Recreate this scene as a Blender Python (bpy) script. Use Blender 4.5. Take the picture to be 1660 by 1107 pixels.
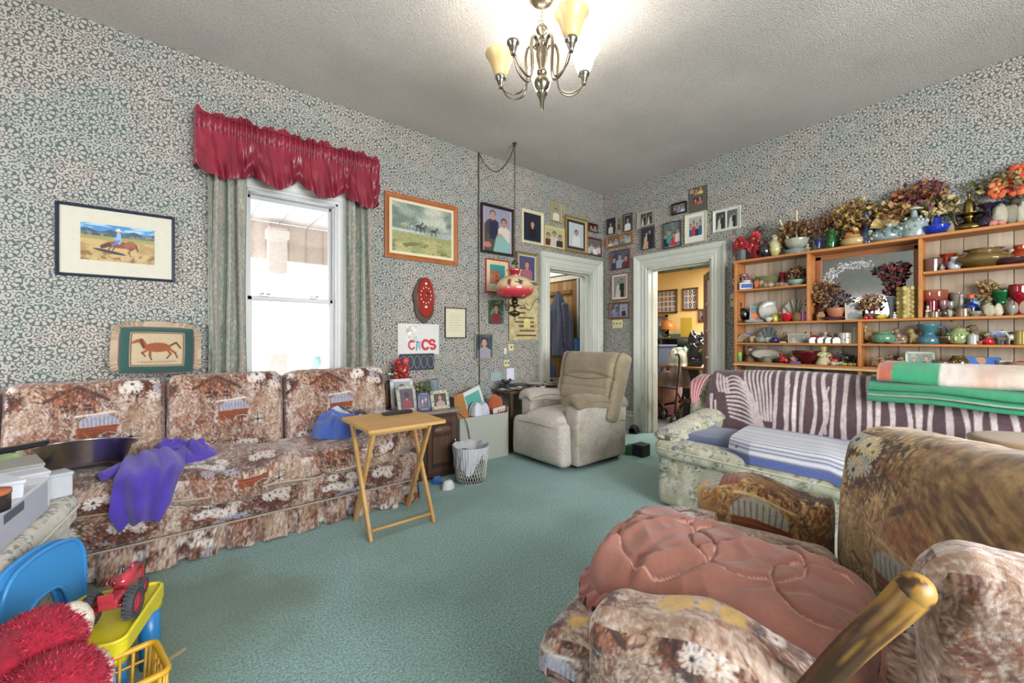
import bpy, math, random
import numpy as np
from mathutils import Matrix, Vector
for o in list(bpy.data.objects): bpy.data.objects.remove(o)
SC = bpy.context.scene
COL = SC.collection
PI = math.pi
HC = 1.17                     # camera height
FP = 672.0                    # focal length in pixels of the 1660 px frame
AX = math.atan(830/672.0)     # heading: angle between the view axis and +X
DX, DY, RX, RY = math.cos(AX), math.sin(AX), math.sin(AX), -math.cos(AX)
YW, XW, ZC = 3.605, 4.52, 3.12     # left wall plane, right wall plane, ceiling
# ---------------------------------------------------------------- camera
cam = bpy.data.cameras.new('camera'); cob = bpy.data.objects.new('camera', cam); COL.objects.link(cob)
cam.sensor_width = 36; cam.lens = FP/1660*36; cam.shift_y = -5.5/1660; cam.clip_start = .02
cob.location = (0, 0, HC); cob.rotation_euler = (PI/2, 0, AX - PI/2)
SC.camera = cob
# ---------------------------------------------------------------- world, lights, exposure
w = bpy.data.worlds.new('sky'); SC.world = w; w.use_nodes = True
wn = w.node_tree; bg = wn.nodes['Background']; bg.inputs['Color'].default_value = (.86, .93, 1, 1); bg.inputs['Strength'].default_value = 4.5
SC.view_settings.view_transform = 'Standard'; SC.view_settings.look = 'None'; SC.view_settings.gamma = 1
SC.view_settings.use_curve_mapping = False
SC.view_settings.exposure = 0.5
SC.cycles.use_denoising = True
SC.cycles.max_bounces = 7; SC.cycles.diffuse_bounces = 4; SC.cycles.glossy_bounces = 3; SC.cycles.transmission_bounces = 6
SC.cycles.transparent_max_bounces = 8; SC.cycles.caustics_reflective = False; SC.cycles.caustics_refractive = False
SC.cycles.sample_clamp_indirect = 4
def area(name, loc, rot, sx, sy, power, col=(1, 1, 1), spread=PI):
    l = bpy.data.lights.new(name, 'AREA'); l.shape = 'RECTANGLE'; l.size = sx; l.size_y = sy; l.energy = power; l.color = col; l.spread = spread
    o = bpy.data.objects.new(name, l); COL.objects.link(o); o.location = loc; o.rotation_euler = rot; return o
def point(name, loc, power, r=.04, col=(1, .93, .82)):
    l = bpy.data.lights.new(name, 'POINT'); l.energy = power; l.shadow_soft_size = r; l.color = col
    o = bpy.data.objects.new(name, l); COL.objects.link(o); o.location = loc; return o
# fill area lights, the first two set at added, unseen windows behind the camera
area('fill_window_2', (-2.28, 2.05, 1.35), (PI/2, 0, -PI/2), .65, 1.25, 35, (.95, .97, 1))
area('fill_window_3', (1.2, -2.28, 1.6), (PI/2, 0, 0), 3.0, 1.8, 185, (.97, .98, 1))
area('fill_room_beyond', (6.2, 2.2, 2.4), (0, 0, 0), 1.2, 1.2, 120, (1, .96, .9))  # added fill above the doorway sightline, brightens the yellow room
area('fill_hall_beyond', (3.6, 4.6, 2.6), (0, 0, 0), .8, .8, 26, (.95, .97, 1))  # added fill under the hall ceiling, out of view, brightens the hall

# ---------------------------------------------------------------- colour + noise helpers
def lin(c):
    if isinstance(c, str):
        c = c.lstrip('#'); c = ''.join(q+q for q in c) if len(c) == 3 else c; c = [int(c[i:i+2], 16)/255 for i in (0, 2, 4)]
    c = np.asarray(c, dtype=float)
    return np.where(c <= .04045, c/12.92, ((np.maximum(c, 0)+.055)/1.055)**2.4)
def hx(c):
    if isinstance(c, str):
        c = c.lstrip('#'); c = ''.join(q+q for q in c) if len(c) == 3 else c; return np.array([int(c[i:i+2], 16)/255 for i in (0, 2, 4)])
    return np.asarray(c, dtype=float)
def _h(i, j, k, s):
    n = (i*374761393 + j*668265263 + k*2147483647 + s*974634777) & 0xffffffff
    n = ((n ^ (n >> 13))*1274126177) & 0xffffffff
    return ((n ^ (n >> 16)) & 0xffff)/65535.0
def vn(x, y, z=0, s=0):
    x, y, z = np.broadcast_arrays(np.asarray(x, float), np.asarray(y, float), np.asarray(z, float))
    i, j, k = np.floor(x).astype(np.int64), np.floor(y).astype(np.int64), np.floor(z).astype(np.int64)
    a, b, c = x-i, y-j, z-k
    a, b, c = a*a*(3-2*a), b*b*(3-2*b), c*c*(3-2*c)
    r = 0
    for di in (0, 1):
        for dj in (0, 1):
            for dk in (0, 1):
                r = r + _h(i+di, j+dj, k+dk, s)*(a if di else 1-a)*(b if dj else 1-b)*(c if dk else 1-c)
    return r
def fbm(x, y, z=0, s=0, o=4):
    r = 0; t = 0; a = 1
    for q in range(o):
        r = r + a*vn(np.asarray(x)*2**q, np.asarray(y)*2**q, np.asarray(z)*2**q, s+q*17); t += a; a *= .5
    return r/t
# ---------------------------------------------------------------- mesh builder
class MB:
    def __init__(s, T=None): s.V = []; s.F = []; s.S = []; s.C = []; s.n = 0; s.T = T; s.sm = []
    def add(s, V, F, col='#ffffff', smooth=True, T=None):
        V = np.asarray(V, float).reshape(-1, 3)
        for M in (T, s.T):
            if M is not None:
                A = np.array(M); V = V @ A[:3, :3].T + A[:3, 3]
        c = lin(hx(col)) if isinstance(col, str) or np.ndim(col) == 1 else lin(np.asarray(col).reshape(-1, 3))
        s.C.append(np.broadcast_to(c, V.shape).copy()); s.V.append(V)
        if isinstance(F, np.ndarray):
            s.F.append((F+s.n).ravel()); s.S.append(np.full(len(F), F.shape[1])); m = len(F)
        else:
            s.F.append(np.array([i+s.n for f in F for i in f], dtype=np.int64)); s.S.append(np.array([len(f) for f in F])); m = len(F)
        s.sm.append(np.full(m, smooth)); s.n += len(V); return s
    def mesh(s, name, off=None):
        V = np.concatenate(s.V); F = np.concatenate(s.F); S = np.concatenate(s.S); C = np.concatenate(s.C); sm = np.concatenate(s.sm)
        if off is not None: V = V - np.asarray(off)
        me = bpy.data.meshes.new(name)
        me.vertices.add(len(V)); me.vertices.foreach_set('co', V.ravel())
        me.loops.add(len(F)); me.loops.foreach_set('vertex_index', F.astype(np.int32))
        me.polygons.add(len(S)); me.polygons.foreach_set('loop_start', np.concatenate([[0], np.cumsum(S)[:-1]]).astype(np.int32))
        me.polygons.foreach_set('loop_total', S.astype(np.int32)); me.polygons.foreach_set('use_smooth', sm)
        a = me.color_attributes.new('Col', 'FLOAT_COLOR', 'POINT')
        a.data.foreach_set('color', np.concatenate([C, np.ones((len(C), 1))], 1).ravel())
        me.update(calc_edges=True); me.validate(); return me
    # primitives -------------------------------------------------
    def box(s, c, d, col='#fff', b=.004, T=None, smooth=False):
        c = np.array(c, float); h = np.array(d, float)/2; b = min(b, .45*h.min()*2/2*.98 if h.min() > 0 else 0)
        V = []; ix = {}
        for sx in (-1, 1):
            for sy in (-1, 1):
                for sz in (-1, 1):
                    for k in range(3):
                        g = np.array([sx, sy, sz], float)
                        p = g*(h-b); p[k] = g[k]*h[k]; ix[(sx, sy, sz, k)] = len(V); V.append(c+p)
        F = []
        for k in range(3):
            i, j = [(1, 2), (2, 0), (0, 1)][k]
            for sg in (-1, 1):
                q = []
                for a, e in ((-1, -1), (1, -1), (1, 1), (-1, 1)):
                    g = [0, 0, 0]; g[k] = sg; g[i] = a; g[j] = e; q.append(ix[(*g, k)])
                F.append(q if sg > 0 else q[::-1])
        for k in range(3):   # edges parallel to axis k
            i, j = [(1, 2), (2, 0), (0, 1)][k]
            for a in (-1, 1):
                for e in (-1, 1):
                    def I(t, ax):
                        g = [0, 0, 0]; g[k] = t; g[i] = a; g[j] = e; return ix[(*g, ax)]
                    q = [I(-1, i), I(-1, j), I(1, j), I(1, i)]
                    F.append(q[::-1] if a*e > 0 else q)
        for sx in (-1, 1):
            for sy in (-1, 1):
                for sz in (-1, 1):
                    q = [ix[(sx, sy, sz, k)] for k in range(3)]; F.append(q if sx*sy*sz > 0 else q[::-1])
        return s.add(V, F, col, smooth, T)
    def lathe(s, prof, n=20, col='#fff', T=None, c=(0, 0, 0), wob=0, sx=1, sy=1):
        prof = np.array(prof, float); m = len(prof); a = np.arange(n)*2*PI/n
        r = prof[:, 0][:, None]*(1+wob*np.cos(a*8)[None]*(prof[:, 0][:, None]/prof[:, 0].max()))
        V = np.stack([r*np.cos(a)*sx, r*np.sin(a)*sy, np.repeat(prof[:, 1][:, None], n, 1)], 2).reshape(-1, 3)+np.array(c)
        i = np.arange(m-1)[:, None]*n; j = np.arange(n)[None]; k = (j+1) % n
        F = np.stack([i+j, i+k, i+n+k, i+n+j], 2).reshape(-1, 4)
        s_c = col
        if not isinstance(col, str) and np.ndim(col) == 2: s_c = np.repeat(np.asarray(col)[:, None], n, 1).reshape(-1, 3)
        return s.add(V, F, s_c, True, T)
    def cyl(s, p, q, r, r2=None, n=14, col='#fff', T=None, cap=True):
        return s.tube([p, q], [r, r if r2 is None else r2], n, col, T, cap)
    def tube(s, pts, r, n=8, col='#fff', T=None, cap=True, sq=1):
        P = np.array(pts, float); m = len(P); R = np.broadcast_to(np.asarray(r, float), (m,))
        D = np.gradient(P, axis=0); D /= np.maximum(np.linalg.norm(D, axis=1)[:, None], 1e-9)
        u = np.cross(D[0], [0, 0, 1] if abs(D[0][2]) < .9 else [1, 0, 0]); u /= np.linalg.norm(u); V = []
        a = np.arange(n)*2*PI/n
        for i in range(m):
            u = u-D[i]*np.dot(u, D[i]); u /= max(np.linalg.norm(u), 1e-9); w_ = np.cross(D[i], u)
            V.append(P[i]+R[i]*(np.cos(a)[:, None]*u+np.sin(a)[:, None]*w_*sq))
        V = np.concatenate(V); F = []
        for i in range(m-1):
            for j in range(n):
                k = (j+1) % n; F.append((i*n+j, i*n+k, (i+1)*n+k, (i+1)*n+j))
        if cap: F.append(tuple(range(n))[::-1]); F.append(tuple(range((m-1)*n, m*n)))
        cc = col
        if not isinstance(col, str) and np.ndim(col) == 2: cc = np.repeat(np.asarray(col), n, 0)
        return s.add(V, F, cc, True, T)
    def ell(s, c, r, col='#fff', n=12, T=None, R=None, noise=0, seed=0):
        m = max(5, n//2+1); t = np.linspace(-PI/2, PI/2, m); a = np.arange(n)*2*PI/n
        V = np.stack([np.cos(t)[:, None]*np.cos(a), np.cos(t)[:, None]*np.sin(a), np.repeat(np.sin(t)[:, None], n, 1)], 2).reshape(-1, 3)
        if noise: V = V*(1+noise*(fbm(V[:, 0]*1.7+5, V[:, 1]*1.7+5, V[:, 2]*1.7+5, seed)-.5)[:, None]*2)
        V = V*np.asarray(r, float)
        if R is not None: V = V @ np.array(R)[:3, :3].T
        V = V+np.array(c)
        i = np.arange(m-1)[:, None]*n; j = np.arange(n)[None]; k = (j+1) % n
        return s.add(V, np.stack([i+j, i+k, i+n+k, i+n+j], 2).reshape(-1, 4), col, True, T)
    def grid(s, P, col='#fff', T=None, flip=False, smooth=True):
        P = np.asarray(P, float); a, b = P.shape[:2]
        i = np.arange(a-1)[:, None]*b; j = np.arange(b-1)[None]
        F = np.stack([i+j, i+b+j, i+b+j+1, i+j+1], 2).reshape(-1, 4)
        if flip: F = F[:, ::-1]
        cc = col
        if not isinstance(col, str) and np.ndim(col) == 3: cc = np.asarray(col).reshape(-1, 3)
        return s.add(P.reshape(-1, 3), F, cc, smooth, T)
    def prism(s, poly, z0, z1, col='#fff', T=None, smooth=False):
        n = len(poly); V = [(x, y, z0) for x, y in poly]+[(x, y, z1) for x, y in poly]
        ar = sum(poly[i][0]*poly[(i+1) % n][1]-poly[(i+1) % n][0]*poly[i][1] for i in range(n))
        F = [tuple(range(n))[::-1], tuple(range(n, 2*n))]+[(i, (i+1) % n, n+(i+1) % n, n+i) for i in range(n)]
        if ar < 0: F = [f[::-1] for f in F]
        return s.add(V, F, col, smooth, T)
    def cushion(s, c, d, p=.35, res=.012, col=None, fn=None, ax=None, T=None, seam=0):
        """closed soft box: centre, size, corner roundness (0 box .. 1 ellipsoid); fn deforms points; col(P,N,side) colours"""
        c = np.array(c, float); h = np.array(d, float)/2; V = []; N = []; F = []; base = 0; side = []
        r = p*h.min()
        for k in range(3):
            i, j = [(1, 2), (2, 0), (0, 1)][k]
            na = max(4, int(2*h[i]/res)); nb = max(4, int(2*h[j]/res))
            for sg in (-1, 1):
                A, B = np.meshgrid(np.linspace(-1, 1, na+1), np.linspace(-1, 1, nb+1), indexing='ij')
                Q = np.zeros(A.shape+(3,)); Q[..., i] = A*h[i]; Q[..., j] = B*h[j]; Q[..., k] = sg*h[k]
                Q = Q.reshape(-1, 3); I = np.clip(Q, -(h-r), h-r); dl = Q-I; L = np.linalg.norm(dl, axis=1)[:, None]
                Q2 = I+dl/np.maximum(L, 1e-9)*r
                V.append(Q2); nn = dl/np.maximum(L, 1e-9); N.append(nn)
                ii = np.arange(na)[:, None]*(nb+1); jj = np.arange(nb)[None]
                f = np.stack([ii+jj, ii+nb+1+jj, ii+nb+2+jj, ii+jj+1], 2).reshape(-1, 4)
                F.append((f if sg > 0 else f[:, ::-1])+base); side.append(np.full(len(Q), k*2+(sg > 0))); base += len(Q)
        V = np.concatenate(V); N = np.concatenate(N); F = np.concatenate(F); side = np.concatenate(side)
        # weld the seams between the six sides
        key = np.round(V/1e-5).astype(np.int64); _, first, inv = np.unique(key, axis=0, return_index=True, return_inverse=True)
        inv = inv.ravel(); V = V[first]; N = N[first]; side = side[first]; F = inv[F]
        V0 = V.copy()
        if fn is not None: V = fn(V, N, h)
        cc = '#ffffff' if col is None else (col if isinstance(col, str) else col(V0, N, side, h))
        return s.add(V+c, F, cc, True, T)
def TR(loc=(0, 0, 0), rz=0, rx=0, ry=0, sc=1):
    return Matrix.Translation(loc) @ Matrix.Rotation(rz, 4, 'Z') @ Matrix.Rotation(ry, 4, 'Y') @ Matrix.Rotation(rx, 4, 'X') @ Matrix.Scale(sc, 4)
# ---------------------------------------------------------------- materials
def nt_new(name):
    m = bpy.data.materials.new(name); m.use_nodes = True; return m, m.node_tree, m.node_tree.nodes['Principled BSDF']
def nd(nt, ty, ins=None, **pr):
    n = nt.nodes.new('ShaderNode'+ty)
    for k, v in pr.items(): setattr(n, k, v)
    for k, v in (ins or {}).items():
        if isinstance(v, bpy.types.NodeSocket): nt.links.new(v, n.inputs[k])
        else: n.inputs[k].default_value = v
    return n
class S:
    """a socket with arithmetic, so that a pattern can be written as a formula"""
    def __init__(s, nt, k): s.nt = nt; s.k = k
    def o(s, op, *a, clamp=False):
        n = s.nt.nodes.new('ShaderNodeMath'); n.operation = op; n.use_clamp = clamp
        for i, q in enumerate((s,)+a):
            if isinstance(q, S): s.nt.links.new(q.k, n.inputs[i])
            else: n.inputs[i].default_value = q
        return S(s.nt, n.outputs[0])
    def __add__(s, b): return s.o('ADD', b)
    def __radd__(s, b): return s.o('ADD', b)
    def __sub__(s, b): return s.o('SUBTRACT', b)
    def __rsub__(s, b): return s.o('MULTIPLY', -1)+b
    def __mul__(s, b): return s.o('MULTIPLY', b)
    def __rmul__(s, b): return s.o('MULTIPLY', b)
    def __truediv__(s, b): return s.o('DIVIDE', b)
    def lt(s, b): return s.o('LESS_THAN', b)
    def gt(s, b): return s.o('GREATER_THAN', b)
    def abs(s): return s.o('ABSOLUTE')
    def sin(s): return s.o('SINE')
    def cos(s): return s.o('COSINE')
    def sqrt(s): return s.o('SQRT')
    def fl(s): return s.o('FLOOR')
    def mod(s, b): return s.o('FLOORED_MODULO', b)
    def at2(s, b): return s.o('ARCTAN2', b)
    def mx(s, b): return s.o('MAXIMUM', b)
    def mn(s, b): return s.o('MINIMUM', b)
    def step(s, a, b):      # smooth ramp a..b
        n = s.nt.nodes.new('ShaderNodeMapRange'); n.interpolation_type = 'SMOOTHSTEP'
        s.nt.links.new(s.k, n.inputs[0]); n.inputs[1].default_value = a; n.inputs[2].default_value = b; return S(s.nt, n.outputs[0])
def c4(c): return (*lin(hx(c)), 1)
def mixc(nt, fac, a, b):
    n = nt.nodes.new('ShaderNodeMix'); n.data_type = 'RGBA'
    for i, v in ((0, fac), (6, a), (7, b)):
        if isinstance(v, S): v = v.k
        if isinstance(v, bpy.types.NodeSocket): nt.links.new(v, n.inputs[i])
        else: n.inputs[i].default_value = c4(v) if isinstance(v, str) else v
    return n.outputs[2]
def bump(nt, bs, h, st=.3, dist=.01):
    if isinstance(h, S): h = h.k
    b = nd(nt, 'Bump', {'Height': h, 'Strength': st, 'Distance': dist}); nt.links.new(b.outputs[0], bs.inputs['Normal'])
def vcm(name, rough=.7, metal=0, nsc=40, nam=.12, bst=.2, bd=.003, sheen=0, trans=0, coat=0, stretch=None, ior=1.45, bsc=None):
    """material reading each point's own colour, with fine grain and relief on top"""
    m, nt, bs = nt_new(name)
    at = nd(nt, 'Attribute', attribute_name='Col'); tc = nd(nt, 'TexCoord'); vec = tc.outputs['Object']
    if stretch: vec = nd(nt, 'Mapping', {'Vector': vec, 'Scale': stretch}).outputs[0]
    nz = nd(nt, 'TexNoise', {'Vector': vec, 'Scale': nsc, 'Detail': 5.0, 'Roughness': .65})
    f = S(nt, nz.outputs[0]); f = (f-.5)*(nam*4)+1.0
    vm = nd(nt, 'VectorMath', {0: at.outputs['Color']}, operation='SCALE'); nt.links.new(f.k, vm.inputs['Scale'])
    nt.links.new(vm.outputs[0], bs.inputs['Base Color'])
    bs.inputs['Roughness'].default_value = rough; bs.inputs['Metallic'].default_value = metal; bs.inputs['IOR'].default_value = ior
    bs.inputs['Transmission Weight'].default_value = trans; bs.inputs['Coat Weight'].default_value = coat
    if sheen: bs.inputs['Sheen Weight'].default_value = sheen; bs.inputs['Sheen Roughness'].default_value = .6
    if bst:
        n2 = nd(nt, 'TexNoise', {'Vector': vec, 'Scale': bsc or nsc*3, 'Detail': 3.0}); bump(nt, bs, n2.outputs[0], bst, bd)
    return m
M = {
    'matte': vcm('painted_matte', .75), 'satin': vcm('satin_finish', .4, nam=.06, bst=.05),
    'gloss': vcm('glazed_ceramic', .12, nam=.1, nsc=60, bst=.03, coat=.4), 'metal': vcm('worn_metal', .28, 1, nam=.1, bst=.05),
    'fabric': vcm('woven_fabric', .9, nsc=90, nam=.12, bst=.5, bd=.002, sheen=.25, bsc=500),
    'print': vcm('printed_paper', .45, nam=.04, nsc=80, bst=0), 'wood': vcm('oiled_wood', .45, nsc=22, nam=.22, bst=.15, stretch=(1, 1, .12)),
    'woodx': vcm('oiled_wood_long', .45, nsc=16, nam=.2, bst=.15, stretch=(.14, 1, 1)), 'woody': vcm('oiled_wood_shelf', .5, nsc=16, nam=.24, bst=.15, stretch=(1, .12, 1)),
    'plastic': vcm('moulded_plastic', .3, nam=.03, nsc=15, bst=.04), 'plush': vcm('long_plush', .95, nsc=60, nam=.25, bst=.6, bd=.005, sheen=.05, bsc=140),
    'leaf': vcm('dried_plant', .8, nsc=70, nam=.3, bst=0), 'glass': vcm('coloured_glass', .06, nam=.04, bst=0, trans=.45, coat=.5),
    'paper': vcm('plain_paper', .7, nam=.04, bst=.05), 'rubber': vcm('black_rubber', .6, nam=.1),
}
# ---------------------------------------------------------------- object helpers
def obj(name, mb, mat, parent=None, label=None, off=None, kind=None):
    """one mesh object; off = the world point that becomes its origin (or its parent's, for parts)"""
    if off is None and parent is not None: off = (0, 0, 0)
    if off is None:
        V = np.concatenate(mb.V); lo = V.min(0); hi = V.max(0); off = ((lo[0]+hi[0])/2, (lo[1]+hi[1])/2, lo[2]); place = True
    else: place = parent is None
    o = bpy.data.objects.new(name, mb.mesh(name, off)); COL.objects.link(o)
    o.data.materials.append(M[mat] if isinstance(mat, str) else mat)
    if parent is not None: o.parent = parent
    elif place: o.location = off
    if label: o['label'] = label
    if kind: o['kind'] = kind
    return o
def solo(name, mb, mat, label, cat, group=None, kind=None):
    o = obj(name, mb, mat); o['label'] = label; o['category'] = cat
    if group: o['group'] = group
    if kind: o['kind'] = kind
    return o
def thing(name, label, cat, loc=(0, 0, 0), rz=0, group=None, rot=None):
    o = bpy.data.objects.new(name, None); COL.objects.link(o); o.empty_display_size = .05
    o.location = loc; o.rotation_euler = rot or (0, 0, rz); o['label'] = label; o['category'] = cat
    if group: o['group'] = group
    return o
def part(name, mb, mat, parent, label=None):      # parts authored in the thing's own frame
    return obj(name, mb, mat, parent, label)
def wpart(name, mb, mat, parent, label=None):     # parts authored in world coordinates (thing not rotated)
    p = parent; L0 = Vector((0, 0, 0))
    while p is not None: L0 += Vector(p.location); p = p.parent
    return obj(name, mb, mat, parent, label, off=tuple(L0))
def struct(name, mb, mat, parent=None):
    o = obj(name, mb, mat, parent, off=(0, 0, 0))
    o['kind'] = 'structure'
    return o
def ray(u, v):
    a = (u-830)/FP; return DX+a*RX, DY+a*RY, (HC+0-0, (548-v)/FP)[1]
def LW(u, v, off=0):       # point of the photograph on the left wall plane -> (x, z)
    X, Y, Z = ray(u, v); k = (YW-off)/Y; return X*k, HC+Z*k
def RW(u, v, off=0):       # same on the right wall plane -> (y, z)
    X, Y, Z = ray(u, v); k = (XW-off)/X; return Y*k, HC+Z*k
def FW(u, v, z=0):         # same on a level plane -> (x, y)
    X, Y, Z = ray(u, v); k = (z-HC)/Z; return X*k, Y*k
# ---------------------------------------------------------------- canvas: prints and textile patterns drawn by code
class Cv:
    def __init__(s, w, h, col, asp=None):
        s.w, s.h = w, h; s.a = np.empty((h, w, 3)); s.a[:] = hx(col)
        s.asp = (h/w) if asp is None else asp       # coordinates: x 0..1, y 0..asp
    def _bb(s, x0, x1, y0, y1):
        i0 = max(0, int(x0*s.w)-1); i1 = min(s.w, int(x1*s.w)+2); j0 = max(0, int(y0*s.w)-1); j1 = min(s.h, int(y1*s.w)+2)
        if i0 >= i1 or j0 >= j1: return None
        Y, X = np.mgrid[j0:j1, i0:i1]; return (slice(j0, j1), slice(i0, i1)), (X+.5)/s.w, (Y+.5)/s.w
    def _mix(s, sl, m, col, al=1):
        m = (m*al)[..., None]; s.a[sl] = s.a[sl]*(1-m)+hx(col)*m
    def ell(s, x, y, rx, ry, col, rot=0, soft=.0, al=1):
        R = max(rx, ry)*(1+soft); b = s._bb(x-R, x+R, y-R, y+R)
        if b is None: return s
        sl, X, Y = b; c, n = math.cos(rot), math.sin(rot); p = ((X-x)*c+(Y-y)*n)/rx; q = (-(X-x)*n+(Y-y)*c)/ry; d = np.sqrt(p*p+q*q)
        aa = 1/(s.w*min(rx, ry)); m = np.clip((1-d)/max(soft, aa)+.5, 0, 1); s._mix(sl, m, col, al); return s
    def line(s, x0, y0, x1, y1, w, col, al=1, w1=None):
        w1 = w if w1 is None else w1; W = max(w, w1); b = s._bb(min(x0, x1)-W, max(x0, x1)+W, min(y0, y1)-W, max(y0, y1)+W)
        if b is None: return s
        sl, X, Y = b; dx, dy = x1-x0, y1-y0; L2 = dx*dx+dy*dy+1e-12; t = np.clip(((X-x0)*dx+(Y-y0)*dy)/L2, 0, 1)
        d = np.hypot(X-x0-t*dx, Y-y0-t*dy); m = np.clip(((w*(1-t)+w1*t)/2-d)*s.w+.5, 0, 1); s._mix(sl, m, col, al); return s
    def poly(s, pts, col, al=1):
        xs = [p[0] for p in pts]; ys = [p[1] for p in pts]; b = s._bb(min(xs), max(xs), min(ys), max(ys))
        if b is None: return s
        sl, X, Y = b; m = np.zeros(X.shape, bool); n = len(pts)
        for i in range(n):
            (xa, ya), (xb, yb) = pts[i], pts[(i+1) % n]
            if ya == yb: continue
            c = ((ya > Y) != (yb > Y)) & (X < (xb-xa)*(Y-ya)/(yb-ya)+xa); m ^= c
        s._mix(sl, m.astype(float), col, al); return s
    def rect(s, x0, y0, x1, y1, col, al=1): return s.poly([(x0, y0), (x1, y0), (x1, y1), (x0, y1)], col, al)
    def ring(s, x, y, r, w, col, sq=1):
        n = 18
        for i in range(n):
            a, b = i*2*PI/n, (i+1)*2*PI/n; s.line(x+r*sq*math.cos(a), y+r*math.sin(a), x+r*sq*math.cos(b), y+r*math.sin(b), w, col)
        return s
    def noise(s, sc, amt, seed=0):
        Y, X = np.mgrid[0:s.h, 0:s.w]/s.w; s.a = np.clip(s.a*(1+amt*2*(fbm(X*sc, Y*sc, 0, seed)-.5))[..., None], 0, 1); return s
    def blend(s, mask, col, al=1): s.a = s.a*(1-mask[..., None]*al)+hx(col)*mask[..., None]*al; return s
    def xy(s): Y, X = np.mgrid[0:s.h, 0:s.w]/s.w; return X, Y
    def daisy(s, x, y, r, petal, core, n=12, sq=1, rot=0):
        for i in range(n):
            a = rot+i*2*PI/n; s.line(x+.25*r*math.cos(a), y+.25*r*sq*math.sin(a), x+r*math.cos(a), y+r*sq*math.sin(a), r*.16, petal, w1=r*.3)
        return s.ell(x, y, r*.25, r*.25*sq, core)
    def samp(s, x, y):       # wrapped, bilinear; x,y in canvas units
        fx = np.asarray(x)*s.w-.5; fy = np.asarray(y)*s.w-.5; i = np.floor(fx).astype(int); j = np.floor(fy).astype(int); a = (fx-i)[..., None]; b = (fy-j)[..., None]
        g = lambda I, J: s.a[J % s.h, I % s.w]
        return (g(i, j)*(1-a)+g(i+1, j)*a)*(1-b)+(g(i, j+1)*(1-a)+g(i+1, j+1)*a)*b
def curve(pts, n):
    """smooth polyline through points (Catmull-Rom), n samples by length"""
    p = np.array(pts, float); p = np.vstack([2*p[0]-p[1], p, 2*p[-1]-p[-2]]); out = []
    for i in range(1, len(p)-2):
        for t in np.linspace(0, 1, 24, endpoint=False):
            out.append(.5*(2*p[i]+(p[i+1]-p[i-1])*t+(2*p[i-1]-5*p[i]+4*p[i+1]-p[i+2])*t*t+(3*p[i]-p[i-1]-3*p[i+1]+p[i+2])*t**3))
    out.append(p[-2]); out = np.array(out); L = np.concatenate([[0], np.cumsum(np.linalg.norm(np.diff(out, axis=0), axis=1))]); s = np.linspace(0, L[-1], n)
    return np.stack([np.interp(s, L, out[:, k]) for k in range(out.shape[1])], 1)
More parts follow.
